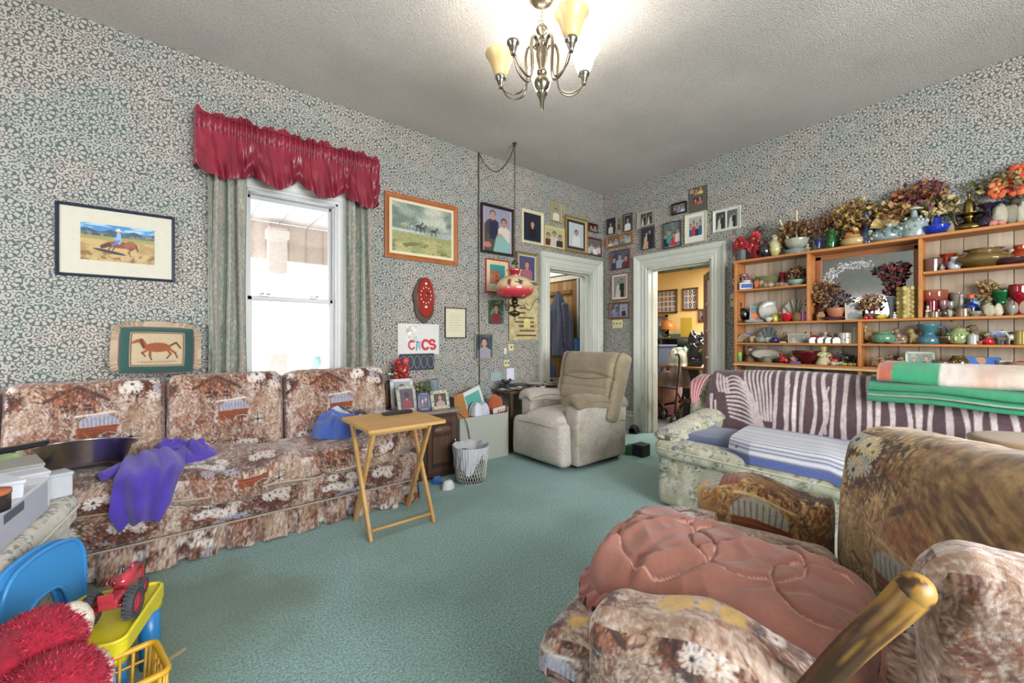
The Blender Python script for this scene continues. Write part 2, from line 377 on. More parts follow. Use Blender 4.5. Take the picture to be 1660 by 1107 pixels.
# ================================================================ THE ROOM
def wallpaper():
    m, nt, bs = nt_new('damask_wallpaper')
    g = nd(nt, 'NewGeometry'); sp = nd(nt, 'SeparateXYZ', {0: g.outputs['Position']})
    X = S(nt, sp.outputs[0])+S(nt, sp.outputs[1]); Z = S(nt, sp.outputs[2])
    wz = nd(nt, 'TexNoise', {'Vector': g.outputs['Position'], 'Scale': 9.0, 'Detail': 1.0}); ws = nd(nt, 'SeparateXYZ', {0: wz.outputs['Color']})
    U = X+(S(nt, ws.outputs[0])-.5)*.02; V = Z+(S(nt, ws.outputs[1])-.5)*.02
    def lattice(u, v, a, b):
        row = (v/b).fl(); sh = row.mod(2.0)*(a/2)
        lu = (u+sh).mod(a)-a/2; lv = v.mod(b)-b/2
        return lu, lv
    def rosette(u, v, r0, n, ox, oz, a, b):
        lu, lv = lattice(u+ox, v+oz, a, b); d = (lu*lu+lv*lv).sqrt(); t = lu.at2(lv); e = d/r0
        inner = e.lt(.55)*e.gt(.26)*((t*float(n)).cos()).gt(-.55)
        outer = e.lt(1.0)*e.gt(.60)*((t*float(n)+3.14).cos()+(1.0-e)*1.6).gt(-.05)
        core = e.lt(.17)
        return e.lt(1.0), inner.mx(outer).mx(core), e
    o1, p1, e1 = rosette(U, V, .058, 10, 0, 0, .26, .2)
    o2, p2, e2 = rosette(U, V, .046, 8, .13, .03, .26, .2)
    o3, p3, e3 = rosette(U, V, .024, 6, .065, .105, .13, .2)
    # scrolling stems and leaves: a spiral in every cell
    cv = nd(nt, 'CombineXYZ', {0: U.k, 1: V.k}); vo = nd(nt, 'TexVoronoi', {'Vector': cv.outputs[0], 'Scale': 25.0, 'Randomness': .9}, voronoi_dimensions='2D')
    vp = nd(nt, 'VectorMath', {0: cv.outputs[0], 1: vo.outputs['Position']}, operation='SUBTRACT'); vs = nd(nt, 'SeparateXYZ', {0: vp.outputs[0]})
    D = S(nt, vo.outputs['Distance']); A = S(nt, vs.outputs[0]).at2(S(nt, vs.outputs[1]))
    cs = nd(nt, 'SeparateColor', {0: vo.outputs['Color']}); ph = S(nt, cs.outputs[0])*6.28
    spi = (D*15.0+A+ph).sin().gt(-.30)
    vo2 = nd(nt, 'TexVoronoi', {'Vector': cv.outputs[0], 'Scale': 62.0}, voronoi_dimensions='2D')
    leaf = S(nt, vo2.outputs['Distance']).lt(.36)
    scr = (spi*D.lt(.66)).mx(leaf*D.gt(.44))
    far1 = e1.gt(1.09)*e2.gt(1.1)*e3.gt(1.1)
    pat = (scr*far1).mx(p1).mx(p2).mx(p3)
    tone = nd(nt, 'TexNoise', {'Vector': g.outputs['Position'], 'Scale': 2.2, 'Detail': 3.0})
    t = S(nt, tone.outputs[0]).step(.35, .65)
    ground = mixc(nt, t, '#545855', '#4a5c59'); light = mixc(nt, t, '#b1a69c', '#a5a299')
    wear = nd(nt, 'TexNoise', {'Vector': g.outputs['Position'], 'Scale': 7.0, 'Detail': 4.0})
    wr = S(nt, wear.outputs[0]).step(.70, .78)
    ground = mixc(nt, wr*.55, ground, '#3f7476')
    c = mixc(nt, pat, ground, light)
    seam = (X.mod(.53)-.265).abs().gt(.2635); c = mixc(nt, seam*.35, c, '#5a5a52')
    nt.links.new(c, bs.inputs['Base Color']); bs.inputs['Roughness'].default_value = .75
    bump(nt, bs, pat, .12, .001)
    return m
M['wallpaper'] = wallpaper()
def ceiling_mat():
    m, nt, bs = nt_new('popcorn_ceiling'); g = nd(nt, 'NewGeometry')
    v = nd(nt, 'TexVoronoi', {'Vector': g.outputs['Position'], 'Scale': 130.0}); n = nd(nt, 'TexNoise', {'Vector': g.outputs['Position'], 'Scale': 1.3, 'Detail': 3.0})
    n2 = nd(nt, 'TexNoise', {'Vector': g.outputs['Position'], 'Scale': 90.0, 'Detail': 2.0})
    c = mixc(nt, S(nt, n.outputs[0]).step(.35, .7), '#bdb6af', '#b0aaa3'); c = mixc(nt, S(nt, n2.outputs[0]).step(.45, .75)*.45, c, '#857f78')
    nt.links.new(c, bs.inputs['Base Color']); bs.inputs['Roughness'].default_value = .95
    bump(nt, bs, S(nt, v.outputs['Distance'])*-1.0+S(nt, n2.outputs[0]), .55, .007); return m
M['ceiling'] = ceiling_mat()
def carpet_mat():
    m, nt, bs = nt_new('teal_pile_carpet'); g = nd(nt, 'NewGeometry'); P = g.outputs['Position']
    n1 = nd(nt, 'TexNoise', {'Vector': P, 'Scale': 110.0, 'Detail': 4.0, 'Roughness': .85}); n2 = nd(nt, 'TexNoise', {'Vector': P, 'Scale': 1.8, 'Detail': 4.0}); n3 = nd(nt, 'TexNoise', {'Vector': P, 'Scale': 45.0, 'Detail': 5.0})
    c = mixc(nt, S(nt, n1.outputs[0]).step(.38, .62), '#628683', '#a9ccc8'); c = mixc(nt, S(nt, n2.outputs[0]).step(.45, .7)*.3, c, '#5f7a63')
    sp = nd(nt, 'SeparateXYZ', {0: P}); x = S(nt, sp.outputs[0]); y = S(nt, sp.outputs[1])
    near = (x*1.0+(y-2.2).abs()*.7+(S(nt, n2.outputs[0])-.5)*2.0).step(.75, .1)          # the grimy worn corner by the small table
    c = mixc(nt, near*.7, c, '#66745a')
    c = mixc(nt, S(nt, n3.outputs[0]).step(.68, .76)*(near*.7+.12), c, '#8a8272')
    nt.links.new(c, bs.inputs['Base Color']); bs.inputs['Roughness'].default_value = 1; bs.inputs['Sheen Weight'].default_value = .15
    bump(nt, bs, n1.outputs[0], .8, .008); return m
M['carpet'] = carpet_mat()
X0, Y0 = -2.3, -2.3
def quadbox(name, x0, x1, y0, y1, z0, z1, mat='matte', col='#fff', parent=None):
    return struct(name, MB().box(((x0+x1)/2, (y0+y1)/2, (z0+z1)/2), (x1-x0, y1-y0, z1-z0), col, b=0), mat, parent)
def wall_with_holes(name, axis, pos, thick, a0, a1, z0, z1, holes, mat='wallpaper', col='#fff'):
    mb = MB(); hs = sorted(holes)
    def bx(p, q, zz0, zz1):
        if q-p < 1e-4 or zz1-zz0 < 1e-4: return
        if axis == 'y': mb.box(((p+q)/2, pos+thick/2, (zz0+zz1)/2), (q-p, abs(thick), zz1-zz0), col, b=0)
        else: mb.box((pos+thick/2, (p+q)/2, (zz0+zz1)/2), (abs(thick), q-p, zz1-zz0), col, b=0)
    c = a0
    for (p, q, h0, h1) in hs:
        bx(c, p, z0, z1); bx(p, q, z0, h0); bx(p, q, h1, z1); c = q
    bx(c, a1, z0, z1)
    return struct(name, mb, mat)
D1 = (3.49, 4.29); D2 = (2.14, 2.93); DH = 2.03
WX = (.39, 1.045); WZ = (.62, 2.28)
wall_with_holes('wall_left', 'y', YW, .2, X0, XW+.2, 0, ZC, [(WX[0], WX[1], *WZ), (D1[0], D1[1], 0, DH)])
wall_with_holes('wall_right', 'x', XW, .2, Y0, YW, 0, ZC, [(D2[0], D2[1], 0, DH)])
wall_with_holes('wall_near', 'y', Y0, -.2, X0, XW+.2, 0, ZC, [(-.4, 2.8, .7, 2.5)])
wall_with_holes('wall_back', 'x', X0, -.2, Y0, YW, 0, ZC, [(1.7, 2.4, .7, 2.0)])
quadbox('floor', X0, XW, Y0, YW, -.1, 0, 'carpet')
quadbox('ceiling', X0-.2, XW+.2, Y0-.2, YW+.2, ZC, ZC+.1, 'ceiling')
# ---- moulded door casings: profile swept round the opening
PAINT = '#c3c5ba'
def casing(name, axis, pos, a0, a1, top, wd, sgn, bottom=0):
    """stepped moulding around an opening, standing proud of the wall towards the room (sgn)"""
    prof = [(0, 0), (0, .016), (.008, .022), (.02, .022), (.026, .014), (.045, .014), (.052, .02), (.06, .014), (.095, .016), (.103, .024), (.11, .018), (.118, .03), (.14, .04), (.155, .048), (wd, .048), (wd, 0)]
    mb = MB(); n = len(prof); P = []
    for (o, t) in prof:
        loop = [(a0-o, bottom), (a0-o, top+o), (a1+o, top+o), (a1+o, bottom)]
        row = []
        for (a, z) in loop: row.append((a, pos+sgn*t, z) if axis == 'y' else (pos+sgn*t, a, z))
        P.append(row)
    mb.grid(P, PAINT, smooth=False)
    return struct(name, mb, 'dirty_paint')
def dirty():
    m, nt, bs = nt_new('old_white_paint'); at = nd(nt, 'Attribute', attribute_name='Col'); g = nd(nt, 'NewGeometry')
    mp = nd(nt, 'Mapping', {'Vector': g.outputs['Position'], 'Scale': (1, 1, .3)})
    n = nd(nt, 'TexNoise', {'Vector': mp.outputs[0], 'Scale': 14.0, 'Detail': 6.0}); sp = nd(nt, 'SeparateXYZ', {0: g.outputs['Position']})
    low = S(nt, sp.outputs[2]).step(1.5, .3)*.55+.1
    c = mixc(nt, S(nt, n.outputs[0]).step(.5, .72)*low, at.outputs['Color'], '#8a7b5f'); nt.links.new(c, bs.inputs['Base Color']); bs.inputs['Roughness'].default_value = .4
    return m
M['dirty_paint'] = dirty()
PAINT2 = 0
casing('trim_1', 'y', YW, D1[0], D1[1], DH, .165, -1)
casing('trim_2', 'x', XW, D2[0], D2[1], DH, .165, -1)
def jamb(name, axis, p0, p1, a0, a1, top):
    mb = MB(); t = .02
    def b(c0, c1, e0, e1, z0, z1):
        if axis == 'y': mb.box(((c0+c1)/2, (e0+e1)/2, (z0+z1)/2), (c1-c0, e1-e0, z1-z0), PAINT, b=.002)
        else: mb.box(((e0+e1)/2, (c0+c1)/2, (z0+z1)/2), (e1-e0, c1-c0, z1-z0), PAINT, b=.002)
    b(a0-.001, a0+t, p0, p1, 0, top); b(a1-t, a1+.001, p0, p1, 0, top); b(a0, a1, p0, p1, top-t, top+.001)
    b(a0+t, a0+t+.012, p0+.08, p0+.12, 0, top-t); b(a1-t-.012, a1-t, p0+.08, p0+.12, 0, top-t); b(a0+t, a1-t, p0+.08, p0+.12, top-t-.012, top-t)
    return struct(name, mb, 'dirty_paint')
jamb('trim_3', 'y', YW-.002, YW+.202, D1[0], D1[1], DH); jamb('trim_4', 'x', XW-.002, XW+.202, D2[0], D2[1], DH)
def base(name, axis, pos, a0, a1, sgn):
    mb = MB()
    for (h, z0, t) in ((.16, 0, .018), (.03, .16, .03), (.05, .19, .014)):
        if axis == 'y': mb.box(((a0+a1)/2, pos+sgn*t/2, z0+h/2), (a1-a0, t, h), PAINT, b=.005)
        else: mb.box((pos+sgn*t/2, (a0+a1)/2, z0+h/2), (t, a1-a0, h), PAINT, b=.005)
    return struct(name, mb, 'dirty_paint')
base('baseboard_left', 'y', YW, X0, D1[0]-.166, -1); base('baseboard_right', 'x', XW, D2[1]+.166, YW-.03, -1)
base('baseboard_shelf_side', 'x', XW, Y0, D2[0]-.166, -1)
# ---- window_1: casing, jambs, two sashes with panes
win = MB(); wp = '#cfcfca'
wc = MB(); P = []
for (o, t) in [(0, 0), (0, .018), (.012, .024), (.03, .018), (.05, .018), (.06, .026), (.09, .026), (.1, .036), (.2, .036), (.215, .03), (.218, 0)]:
    P.append([(WX[0]-o, YW-t, WZ[0]), (WX[0]-o, YW-t, WZ[1]+o), (WX[1]+o, YW-t, WZ[1]+o), (WX[1]+o, YW-t, WZ[0])])
wc.grid(P, wp, smooth=False)
wc.box(((WX[0]+WX[1])/2, YW-.04, WZ[0]-.02), (WX[1]-WX[0]+.3, .12, .035), wp)
w1 = struct('window_1', wc, 'satin')
def sash(x0, x1, y, z0, z1, st, rail, col):
    mb = MB(); d = .035
    mb.box(((x0+x1)/2, y, z0+rail/2), (x1-x0, d, rail), col); mb.box(((x0+x1)/2, y, z1-st/2), (x1-x0, d, st), col)
    for xx in (x0+st/2, x1-st/2): mb.box((xx, y, (z0+z1)/2), (st, d, z1-z0-.001), col)
    return mb
jm = MB()
for xx in (WX[0]+.009, WX[1]-.009): jm.box((xx, YW+.09, (WZ[0]+WZ[1])/2), (.018, .2, WZ[1]-WZ[0]), '#b9b9b8', b=.002)
jm.box(((WX[0]+WX[1])/2, YW+.09, WZ[1]-.009), (WX[1]-WX[0], .2, .018), '#b9b9b8', b=.002); jm.box(((WX[0]+WX[1])/2, YW+.09, WZ[0]+.01), (WX[1]-WX[0], .22, .02), '#b9b9b8', b=.002)
for yy in (YW+.035, YW+.083): jm.box((WX[1]-.024, yy, (WZ[0]+WZ[1])/2), (.012, .008, WZ[1]-WZ[0]-.04), '#b9b9b6', b=.001)
jo = struct('window_jamb', jm, 'satin', w1)
s1 = struct('upper_sash', sash(WX[0]+.018, WX[1]-.018, YW+.1, 1.45, WZ[1]-.018, .03, .034, '#b4b2b1'), 'satin', w1)
s2 = struct('lower_sash', sash(WX[0]+.018, WX[1]-.018, YW+.055, WZ[0]+.02, 1.49, .034, .05, '#b4b2b1'), 'satin', w1)
lk = MB()
for xx in (.52, .87): lk.box((xx, YW+.05, 1.497), (.06, .03, .014), '#c9c6c0'); lk.tube([(xx-.03, YW+.045, 1.503), (xx, YW+.04, 1.512), (xx+.04, YW+.035, 1.504)], .006, 6, '#a9a6a0')
struct('sash_lock', lk, 'metal', s2)
gm, gnt, gbs = nt_new('window_glass'); gt_ = nd(gnt, 'BsdfTransparent'); gg_ = nd(gnt, 'BsdfGlossy', {'Roughness': .02}); gx_ = nd(gnt, 'MixShader', {0: .05}); gnt.links.new(gt_.outputs[0], gx_.inputs[1]); gnt.links.new(gg_.outputs[0], gx_.inputs[2]); gnt.links.new(gx_.outputs[0], gnt.nodes['Material Output'].inputs[0])
M['pane'] = gm
for nm, sa, y, z0, z1 in (('pane', s1, YW+.1, 1.484, WZ[1]-.048), ('pane', s2, YW+.055, WZ[0]+.07, 1.456)):
    struct(nm, MB().box(((WX[0]+WX[1])/2, y, (z0+z1)/2), (WX[1]-WX[0]-.1, .004, z1-z0), '#fff', b=0), 'pane', sa)
# two unseen windows added behind the camera to carry the fill light
for nm, ax, a0, a1, pos in (('added_window_2', 'x', 1.7, 2.4, X0-.1), ('added_window_3', 'y', -.4, 2.8, Y0-.1)):
    mb = MB()
    zt = 2.0 if ax == 'x' else 2.5; zm = (.7+zt)/2
    for t in np.linspace(a0+.03, a1-.03, 2 if ax == 'x' else 4):
        mb.box((pos, t, zm) if ax == 'x' else (t, pos, zm), (.05, .06, zt-.7) if ax == 'x' else (.06, .05, zt-.7), '#d8d6d0')
    for z in (.73, zm, zt-.03): mb.box((pos, (a0+a1)/2, z) if ax == 'x' else ((a0+a1)/2, pos, z), (.05, a1-a0, .06) if ax == 'x' else (a1-a0, .05, .06), '#d8d6d0')
    struct(nm, mb, 'satin')
# ---- outside the window: porch roof, fascia beam, post, yard under snow
po = MB(); po.box((.6, YW+1.25, 2.62), (6, 2.0, .04), '#dcd2cb')
for i in range(18): po.box((-2.2+i*.32, YW+1.25, 2.595), (.01, 2.0, .012), '#bfb4ac', b=0)
struct('ceiling_porch', po, 'matte')
pb = MB(); pb.box((.6, YW+2.25, 2.36), (6, .08, .46), '#dccabd')
for i in range(30): pb.box((-2.3+i*.2, YW+2.205, 2.36), (.012, .01, .44), '#c9b4a6', b=0)
struct('beam_porch', pb, 'matte')
pp = thing('porch_post', 'pale square porch post outside the window', 'post', (.95, YW+2.1, -.3))
part('shaft', MB().box((0, 0, 1.4), (.2, .12, 2.8), '#e2d6cc'), 'matte', pp); part('capital', MB().box((0, 0, 2.72), (.24, .16, .1), '#e2d6cc'), 'matte', pp)
yd = MB(); n = 40; A, B = np.meshgrid(np.linspace(-8, 12, n), np.linspace(YW+.25, YW+16, n), indexing='ij')
yd.grid(np.stack([A, B, -.35+.4*fbm(A*.4, B*.4)], 2), '#eef1f4', flip=False); struct('ground_yard', yd, 'matte')
hd = MB()
for i in range(60):
    r = random.Random(i); hd.ell((-3+i*.16+r.random()*.1, YW+7+r.random(), .55+r.random()*.4), (.3, .3, .35+.3*r.random()), ['#b9c6c3', '#c8cfd2', '#a9bab4'][i % 3], 8, noise=.3, seed=i)
solo('snowy_hedge', hd, 'matte', 'snow dusted hedge across the yard outside the window', 'hedge')
# ---- hall beyond the left door
hp = MB(); 
for i in range(16): hp.box((4.44, 3.86+i*.095, 1.0), (.02, .093, 2.02), ['#93703f', '#9f7c4c', '#856038'][i % 3], b=.003)
struct('wall_hall_panelling', hp, 'wood')
hc = MB()
for z0, z1, t, c in ((2.01, 2.09, .03, '#c9bda6'), (2.09, 2.2, .05, '#dedccf'), (2.2, 2.6, .02, '#e2e0d6')): hc.box((4.44-t/2, 4.6, (z0+z1)/2), (t, 1.6, z1-z0), c, b=.006)
struct('trim_hall_cornice', hc, 'matte')
quadbox('wall_hall_side', 4.452, 4.53, 3.81, 5.6, 0, 2.8, 'matte', '#cfcdbf')
quadbox('wall_hall_end', 2.4, 4.6, 5.6, 5.7, 0, 2.8, 'matte', '#c6bfae'); quadbox('wall_hall_near', 2.3, 2.4, 3.81, 5.7, 0, 2.8, 'matte', '#c6bfae')
quadbox('ceiling_hall', 2.3, 4.6, 3.81, 5.7, 2.8, 2.9, 'matte', '#dcdad2'); quadbox('floor_hall', 2.3, 4.6, 3.805, 5.7, -.1, 0, 'matte', '#6b6258')
ht = MB()
for o, t in ((0, .05), (.045, .035), (.085, .05)): ht.box((4.44-t/2, 3.87+o, 1.01), (t, .04, 2.02), PAINT, b=.006)
struct('trim_hall_corner', ht, 'dirty_paint')
# ---- yellow room beyond the right door
M['yellow'] = vcm('yellow_plaster', .8, nsc=3, nam=.05)
wy = MB(); wy.box((7.25, 2.9, 1.3), (.1, 5, 2.6), '#ebca88', b=0); struct('wall_yellow_far', wy, 'yellow')
bd = MB(); cvb = Cv(200, 12, '#6d8a7c')
for i in range(120):
    r = random.Random(i); cvb.ell(r.random(), r.random()*.06, .008, .005, ['#c9b98a', '#37564c', '#a97a55', '#8fa78f'][i % 4], r.random()*3)
gy = np.linspace(.5, 5.3, 200); G = np.zeros((200, 12, 3)); G[..., 0] = 7.194; G[..., 1] = gy[:, None]; G[..., 2] = np.linspace(2.4, 2.56, 12)[None]
bd.grid(G, cvb.a.transpose(1, 0, 2)); struct('trim_wallpaper_border', bd, 'print')
bd2 = MB().box((7.19, 2.9, 1.18), (.02, 5, .14), '#6f8a86'); bd2.box((7.185, 2.9, .55), (.02, 5, 1.1), '#8e8f87'); struct('trim_dado', bd2, 'matte')
quadbox('wall_yellow_left', 4.73, 7.3, 5.3, 5.4, 0, 2.6, 'yellow', '#ebca88'); quadbox('wall_yellow_right', 4.73, 7.3, .4, .5, 0, 2.6, 'yellow', '#ebca88')
quadbox('ceiling_yellow_room', 4.72, 7.3, .4, 5.4, 2.6, 2.7, 'matte', '#d8d2c4'); quadbox('floor_yellow_room', XW+.001, 7.3, .4, 5.4, -.1, -.001, 'matte', '#7d838a')
# ================================================================ TEXTILES
def country_tile(base, light, brown, rust, dark, petal, petal2, seed=1):
    """tile of the country scene print: cottage, covered wagon, wheels, grasses and daisies; 0.64 m wide"""
    c = Cv(300, 330, base); X, Y = c.xy(); r = random.Random(seed)
    per = lambda sc, s: (fbm(X*sc, Y*sc, 0, s))
    c.blend(np.clip((per(4, 3)-.5)*7, 0, 1), light, .85); c.blend(np.clip((per(4, 9)-.50)*7, 0, 1), brown, .75); c.blend(np.clip((per(6, 19)-.62)*8, 0, 1), rust, .6)
    c.blend(np.clip(1-np.hypot((X-.47)/.36, (Y-.53)/.4), 0, 1)**.5*np.clip(per(7, 21)*2.2-.5, 0, 1), brown, .85)
    def tuft(x, y, n, L, cols, spread=.9, up=PI/2):
        for _ in range(n):
            a = up+r.uniform(-spread, spread); l = L*r.uniform(.4, 1); px = x+r.gauss(0, L*.6); py = y+r.gauss(0, L*.35)
            c.line(px, py, px+l*math.cos(a), py+l*math.sin(a), .006, r.choice(cols), .8, w1=.001)
    W1 = fbm(X*6, Y*6, 0, 31)*3; st = fbm(X*70+W1*6, Y*14+W1*9, 0, 12, 3); c.blend(np.clip((st-.54)*7, 0, 1), light, .8); c.blend(np.clip((.40-st)*8, 0, 1)*np.clip(fbm(X*5, Y*5, 0, 41)*3-.9, 0, 1), brown, .7)
    for _ in range(260): tuft(r.random(), r.random()*1.1, 10, .06, [light, base, light, base, brown, light, base, light, dark, '#c9bdb0'] if vn(_*.37, 1.5) > .35 else [brown, rust, dark, base, light], .5, r.choice([.6, 1.5, 2.4]))
    def scrib(x0, x1, y0, y1, n, cols, a0=PI/2, L=.05, w=.008):
        for _ in range(n):
            x, y = r.uniform(x0, x1), r.uniform(y0, y1); a = a0+r.gauss(0, .15); c.line(x, y, x+L*r.uniform(.4, 1)*math.cos(a), y+L*r.uniform(.4, 1)*math.sin(a), w, r.choice(cols), .85, w1=w*.4)
    # cottage with chimney, trees round it
    for _ in range(420): a = r.random()*6.28; c.line(x := r.gauss(.45, .15), y := r.gauss(.86, .07), x+.03*math.cos(a), y+.03*math.sin(a), .011, r.choice([brown, rust, dark, brown, base]), .7, w1=.003)
    scrib(.31, .60, .66, .80, 170, [rust, rust, brown, dark, '#b8683c'])
    for k in range(3): c.line(.27, .81-.008*k, .46, .93-.008*k, .012, dark if k != 1 else brown, .8); c.line(.46, .93-.008*k, .66, .80-.008*k, .012, dark if k != 1 else brown, .8)
    scrib(.34, .58, .80, .88, 60, [brown, dark, rust]); 
    for x in (.37, .51): c.rect(x, .71, x+.045, .77, dark, .8); c.line(x, .74, x+.045, .74, .004, petal)
    c.rect(.43, .67, .465, .77, dark, .7)
    tuft(.45, .65, 130, .07, [base, light, brown, dark, light]); tuft(.30, .72, 50, .06, [base, brown, light]); tuft(.64, .74, 50, .06, [base, brown, dark, light])
    # covered wagon
    c.ell(.6, .60, .12, .075, petal2); 
    for i in range(9): c.line(.51+i*.024, .56, .5+i*.026, .65, .006, '#5b5560', .8)
    c.line(.46, .67, .70, .69, .012, petal)
    c.poly([(.48, .48), (.70, .49), (.72, .58), (.46, .57)], rust); 
    for i in range(4): c.line(.48, .495+i*.022, .71, .502+i*.022, .004, dark, .8)
    for wx, wy, wr in ((.66, .44, .08), (.80, .46, .06), (.2, .3, .06)):
        c.ring(wx, wy, wr, .014, dark); c.ring(wx, wy, wr, .006, petal, 1)
        for i in range(8): c.line(wx, wy, wx+wr*math.cos(i*PI/4), wy+wr*math.sin(i*PI/4), .006, petal if i % 2 else dark)
        c.ell(wx, wy, .014, .014, dark)
    tuft(.6, .40, 200, .08, [base, light, brown, dark, rust]); tuft(.2, .5, 120, .07, [base, light, brown, rust])
    for x0, y0, n, sd in ((.90, .93, 12, .10), (.30, .14, 13, .13), (.68, .18, 6, .08), (.02, .82, 4, .05)):
        for _ in range(560): a = r.random()*6.28; c.line(x := r.gauss(x0, sd*1.1), y := r.gauss(y0, sd*.7), x+.04*math.cos(a), y+.04*math.sin(a), .010, r.choice([dark, dark, rust, dark, brown]), .8, w1=.002)
        for _ in range(n):
            rr = r.uniform(.034, .056); c.daisy((r.gauss(x0, sd)) % 1, max(.05, min(1.05, r.gauss(y0, sd*.55))), rr, r.choice([petal, petal, petal2, light]), r.choice([dark, '#8a5a2c']), r.choice([10, 12, 14]), .8, r.random())
    Y2, X2 = np.mgrid[0:c.h, 0:c.w]; c.a *= (1+.22*(vn(X2*.7, Y2*.7, 0, 5)-.5))[..., None]; c.a = np.clip(c.a, 0, 1)
    return c
T_SOFA = country_tile('#9c8069', '#c2b3aa', '#5e3628', '#86401f', '#2a1613', '#cfc6bf', '#9c99a6')
T_CHAIR = country_tile('#9a7844', '#c7ac7a', '#5e3818', '#8a4418', '#26170a', '#d6c59a', '#acb0aa', 5)
def floral_tile(base='#a5a189', seed=4):
    c = Cv(260, 260, base); r = random.Random(seed); X, Y = c.xy()
    c.blend(np.clip((fbm(X*6, Y*6, 0, 2)-.5)*5, 0, 1), '#cdc6b6', .8)
    for _ in range(5):
        x0, y0 = r.random(), r.random()
        for _ in range(90): c.ell(r.gauss(x0, .10) % 1, r.gauss(y0, .09) % 1, .018, .008, r.choice(['#5c6650', '#6f775a', '#47513f', '#8c8350', '#565e66']), r.random()*3, al=.85)
        for _ in range(11): c.daisy(r.gauss(x0, .08) % 1, r.gauss(y0, .08) % 1, r.uniform(.025, .05), r.choice(['#b39a58', '#6a708c', '#b9bcc4', '#a88a54', '#585e7a', '#c9c9c4']), '#6f6a52', 7)
    for _ in range(300):
        x, y, a = r.random(), r.random(), r.random()*6; c.line(x, y, x+.02*math.cos(a), y+.02*math.sin(a), .006, r.choice(['#8f9478', '#a8a06e', '#98967c', '#a5a2a2']), .8)
    return c
T_FLORAL = floral_tile()
T_WHITEFLOR = floral_tile('#b8b4a8', 8)
def fab(cv, wid=.64, ou=0., ov=0., rot=False, tint=None):
    """colour function for cushions: print laid on every side in metres"""
    def f(V, N, side, h):
        k = side//2; u = np.where(k == 0, V[:, 1], V[:, 0]); v = np.where(k == 2, V[:, 1], V[:, 2])
        if rot: u, v = v, -u
        c = cv.samp((u/wid+ou) % 64, (v/wid+ov) % 64)
        return c if tint is None else np.clip(c*np.array(tint), 0, 1)
    return f
def bulge(amt, axis=2, wr=.004, ws=9, seed=0, both=True, pw=1.0, extra=None):
    def f(V, N, h):
        V = V.copy(); q = V/h; i, j = [(1, 2), (2, 0), (0, 1)][axis]
        m = np.clip(1-q[:, i]**2, 0, 1)**pw*np.clip(1-q[:, j]**2, 0, 1)**pw
        sg = np.clip(q[:, axis]*1.4, -1, 1)
        if not both: sg = np.maximum(sg, 0)
        V[:, axis] += amt*m*sg
        n = (fbm(V[:, 0]*ws, V[:, 1]*ws, V[:, 2]*ws, seed)-.5)*2
        V += N*(wr*n)[:, None]
        if extra is not None: V = extra(V, N, h)
        return V
    return f
def loop_pipe(mb, h, z, r, col, rr=.06, c=(0, 0, 0), T=None, axis=2, fz=None):
    """welt cord running round a rounded rectangle"""
    pts = []; a, b = h
    for cx, cy, t0 in ((a-rr, b-rr, 0), (-a+rr, b-rr, PI/2), (-a+rr, -b+rr, PI), (a-rr, -b+rr, 1.5*PI)):
        for t in np.linspace(t0, t0+PI/2, 5): pts.append((cx+rr*math.cos(t), cy+rr*math.sin(t)))
    Q = []
    for i in range(len(pts)):
        p, q = pts[i], pts[(i+1) % len(pts)]; n = max(1, int(math.hypot(q[0]-p[0], q[1]-p[1])/.05))
        for t in range(n): Q.append((p[0]+(q[0]-p[0])*t/n, p[1]+(q[1]-p[1])*t/n))
    Q.append(Q[0]); P = []
    for x, y in Q:
        zz = z if fz is None else z+fz(x, y)
        P.append({2: (x, y, zz), 1: (x, zz, y), 0: (zz, x, y)}[axis])
    P = np.array(P)+np.array(c); mb.tube(P, r, 5, col, T=T, cap=False)
# ================================================================ LONG SOFA UNDER THE WINDOW
sf = thing('sofa', 'long sofa under the window in brown and cream country scene print with pleated skirt', 'sofa', (0, 3.2, 0))
R_ = 0.0085
b = MB(); b.cushion((.02, 3.14, .245), (2.68, .76, .19), .3, .006, fab(T_SOFA, ov=.2), bulge(.004, 1, .003)); 
b.box((.02, 3.16, .12), (2.6, .68, .1), '#3a2820'); wpart('base', b, 'fabric', sf)
b = MB(); b.cushion((.02, 3.50, .50), (2.66, .14, .78), .4, .02, fab(T_SOFA)); wpart('back_frame', b, 'fabric', sf)
for i, (x0, x1, z1, ov) in enumerate(((-1.36, -.71, .90, .05), (-.70, -.056, .925, .1), (-.05, .585, .935, 0.0), (.592, 1.33, .935, .08))):
    mb = MB(); T = TR(((x0+x1)/2, 3.36, .42+(z1-.42)/2), 0, rx=-.14)
    def ex(V, N, h):
        q = V/h; V[:, 1] += .02*np.exp(-((q[:, 2]-.1)/.08)**2)*np.clip(1-q[:, 0]**2, 0, 1)*(q[:, 1] < 0)*(.5 if i > 1 else .2)
        V[:, 2] -= .018*np.clip(np.abs(q[:, 0])-.75, 0, 1)*4*(q[:, 2] > 0)*(.25+.75*(i > 1)); return V
    mb.cushion((0, 0, 0), (x1-x0, .21, z1-.42), .5, .0045, fab(T_SOFA, .65, ou=.5+.03*i, ov=.56+ov*.3), bulge(.035, 1, .009, 7, i, extra=ex), T=T)
    wpart('back_cushion', mb, 'fabric', sf)
sp = [(-.56, 3.02, .395, 1.02, .52, .13, 0, 0, 0), (.33, 3.0, .395, .80, .56, .14, -.03, .03, 1), (1.04, 2.99, .435, .72, .57, .15, .05, -.11, 2)]
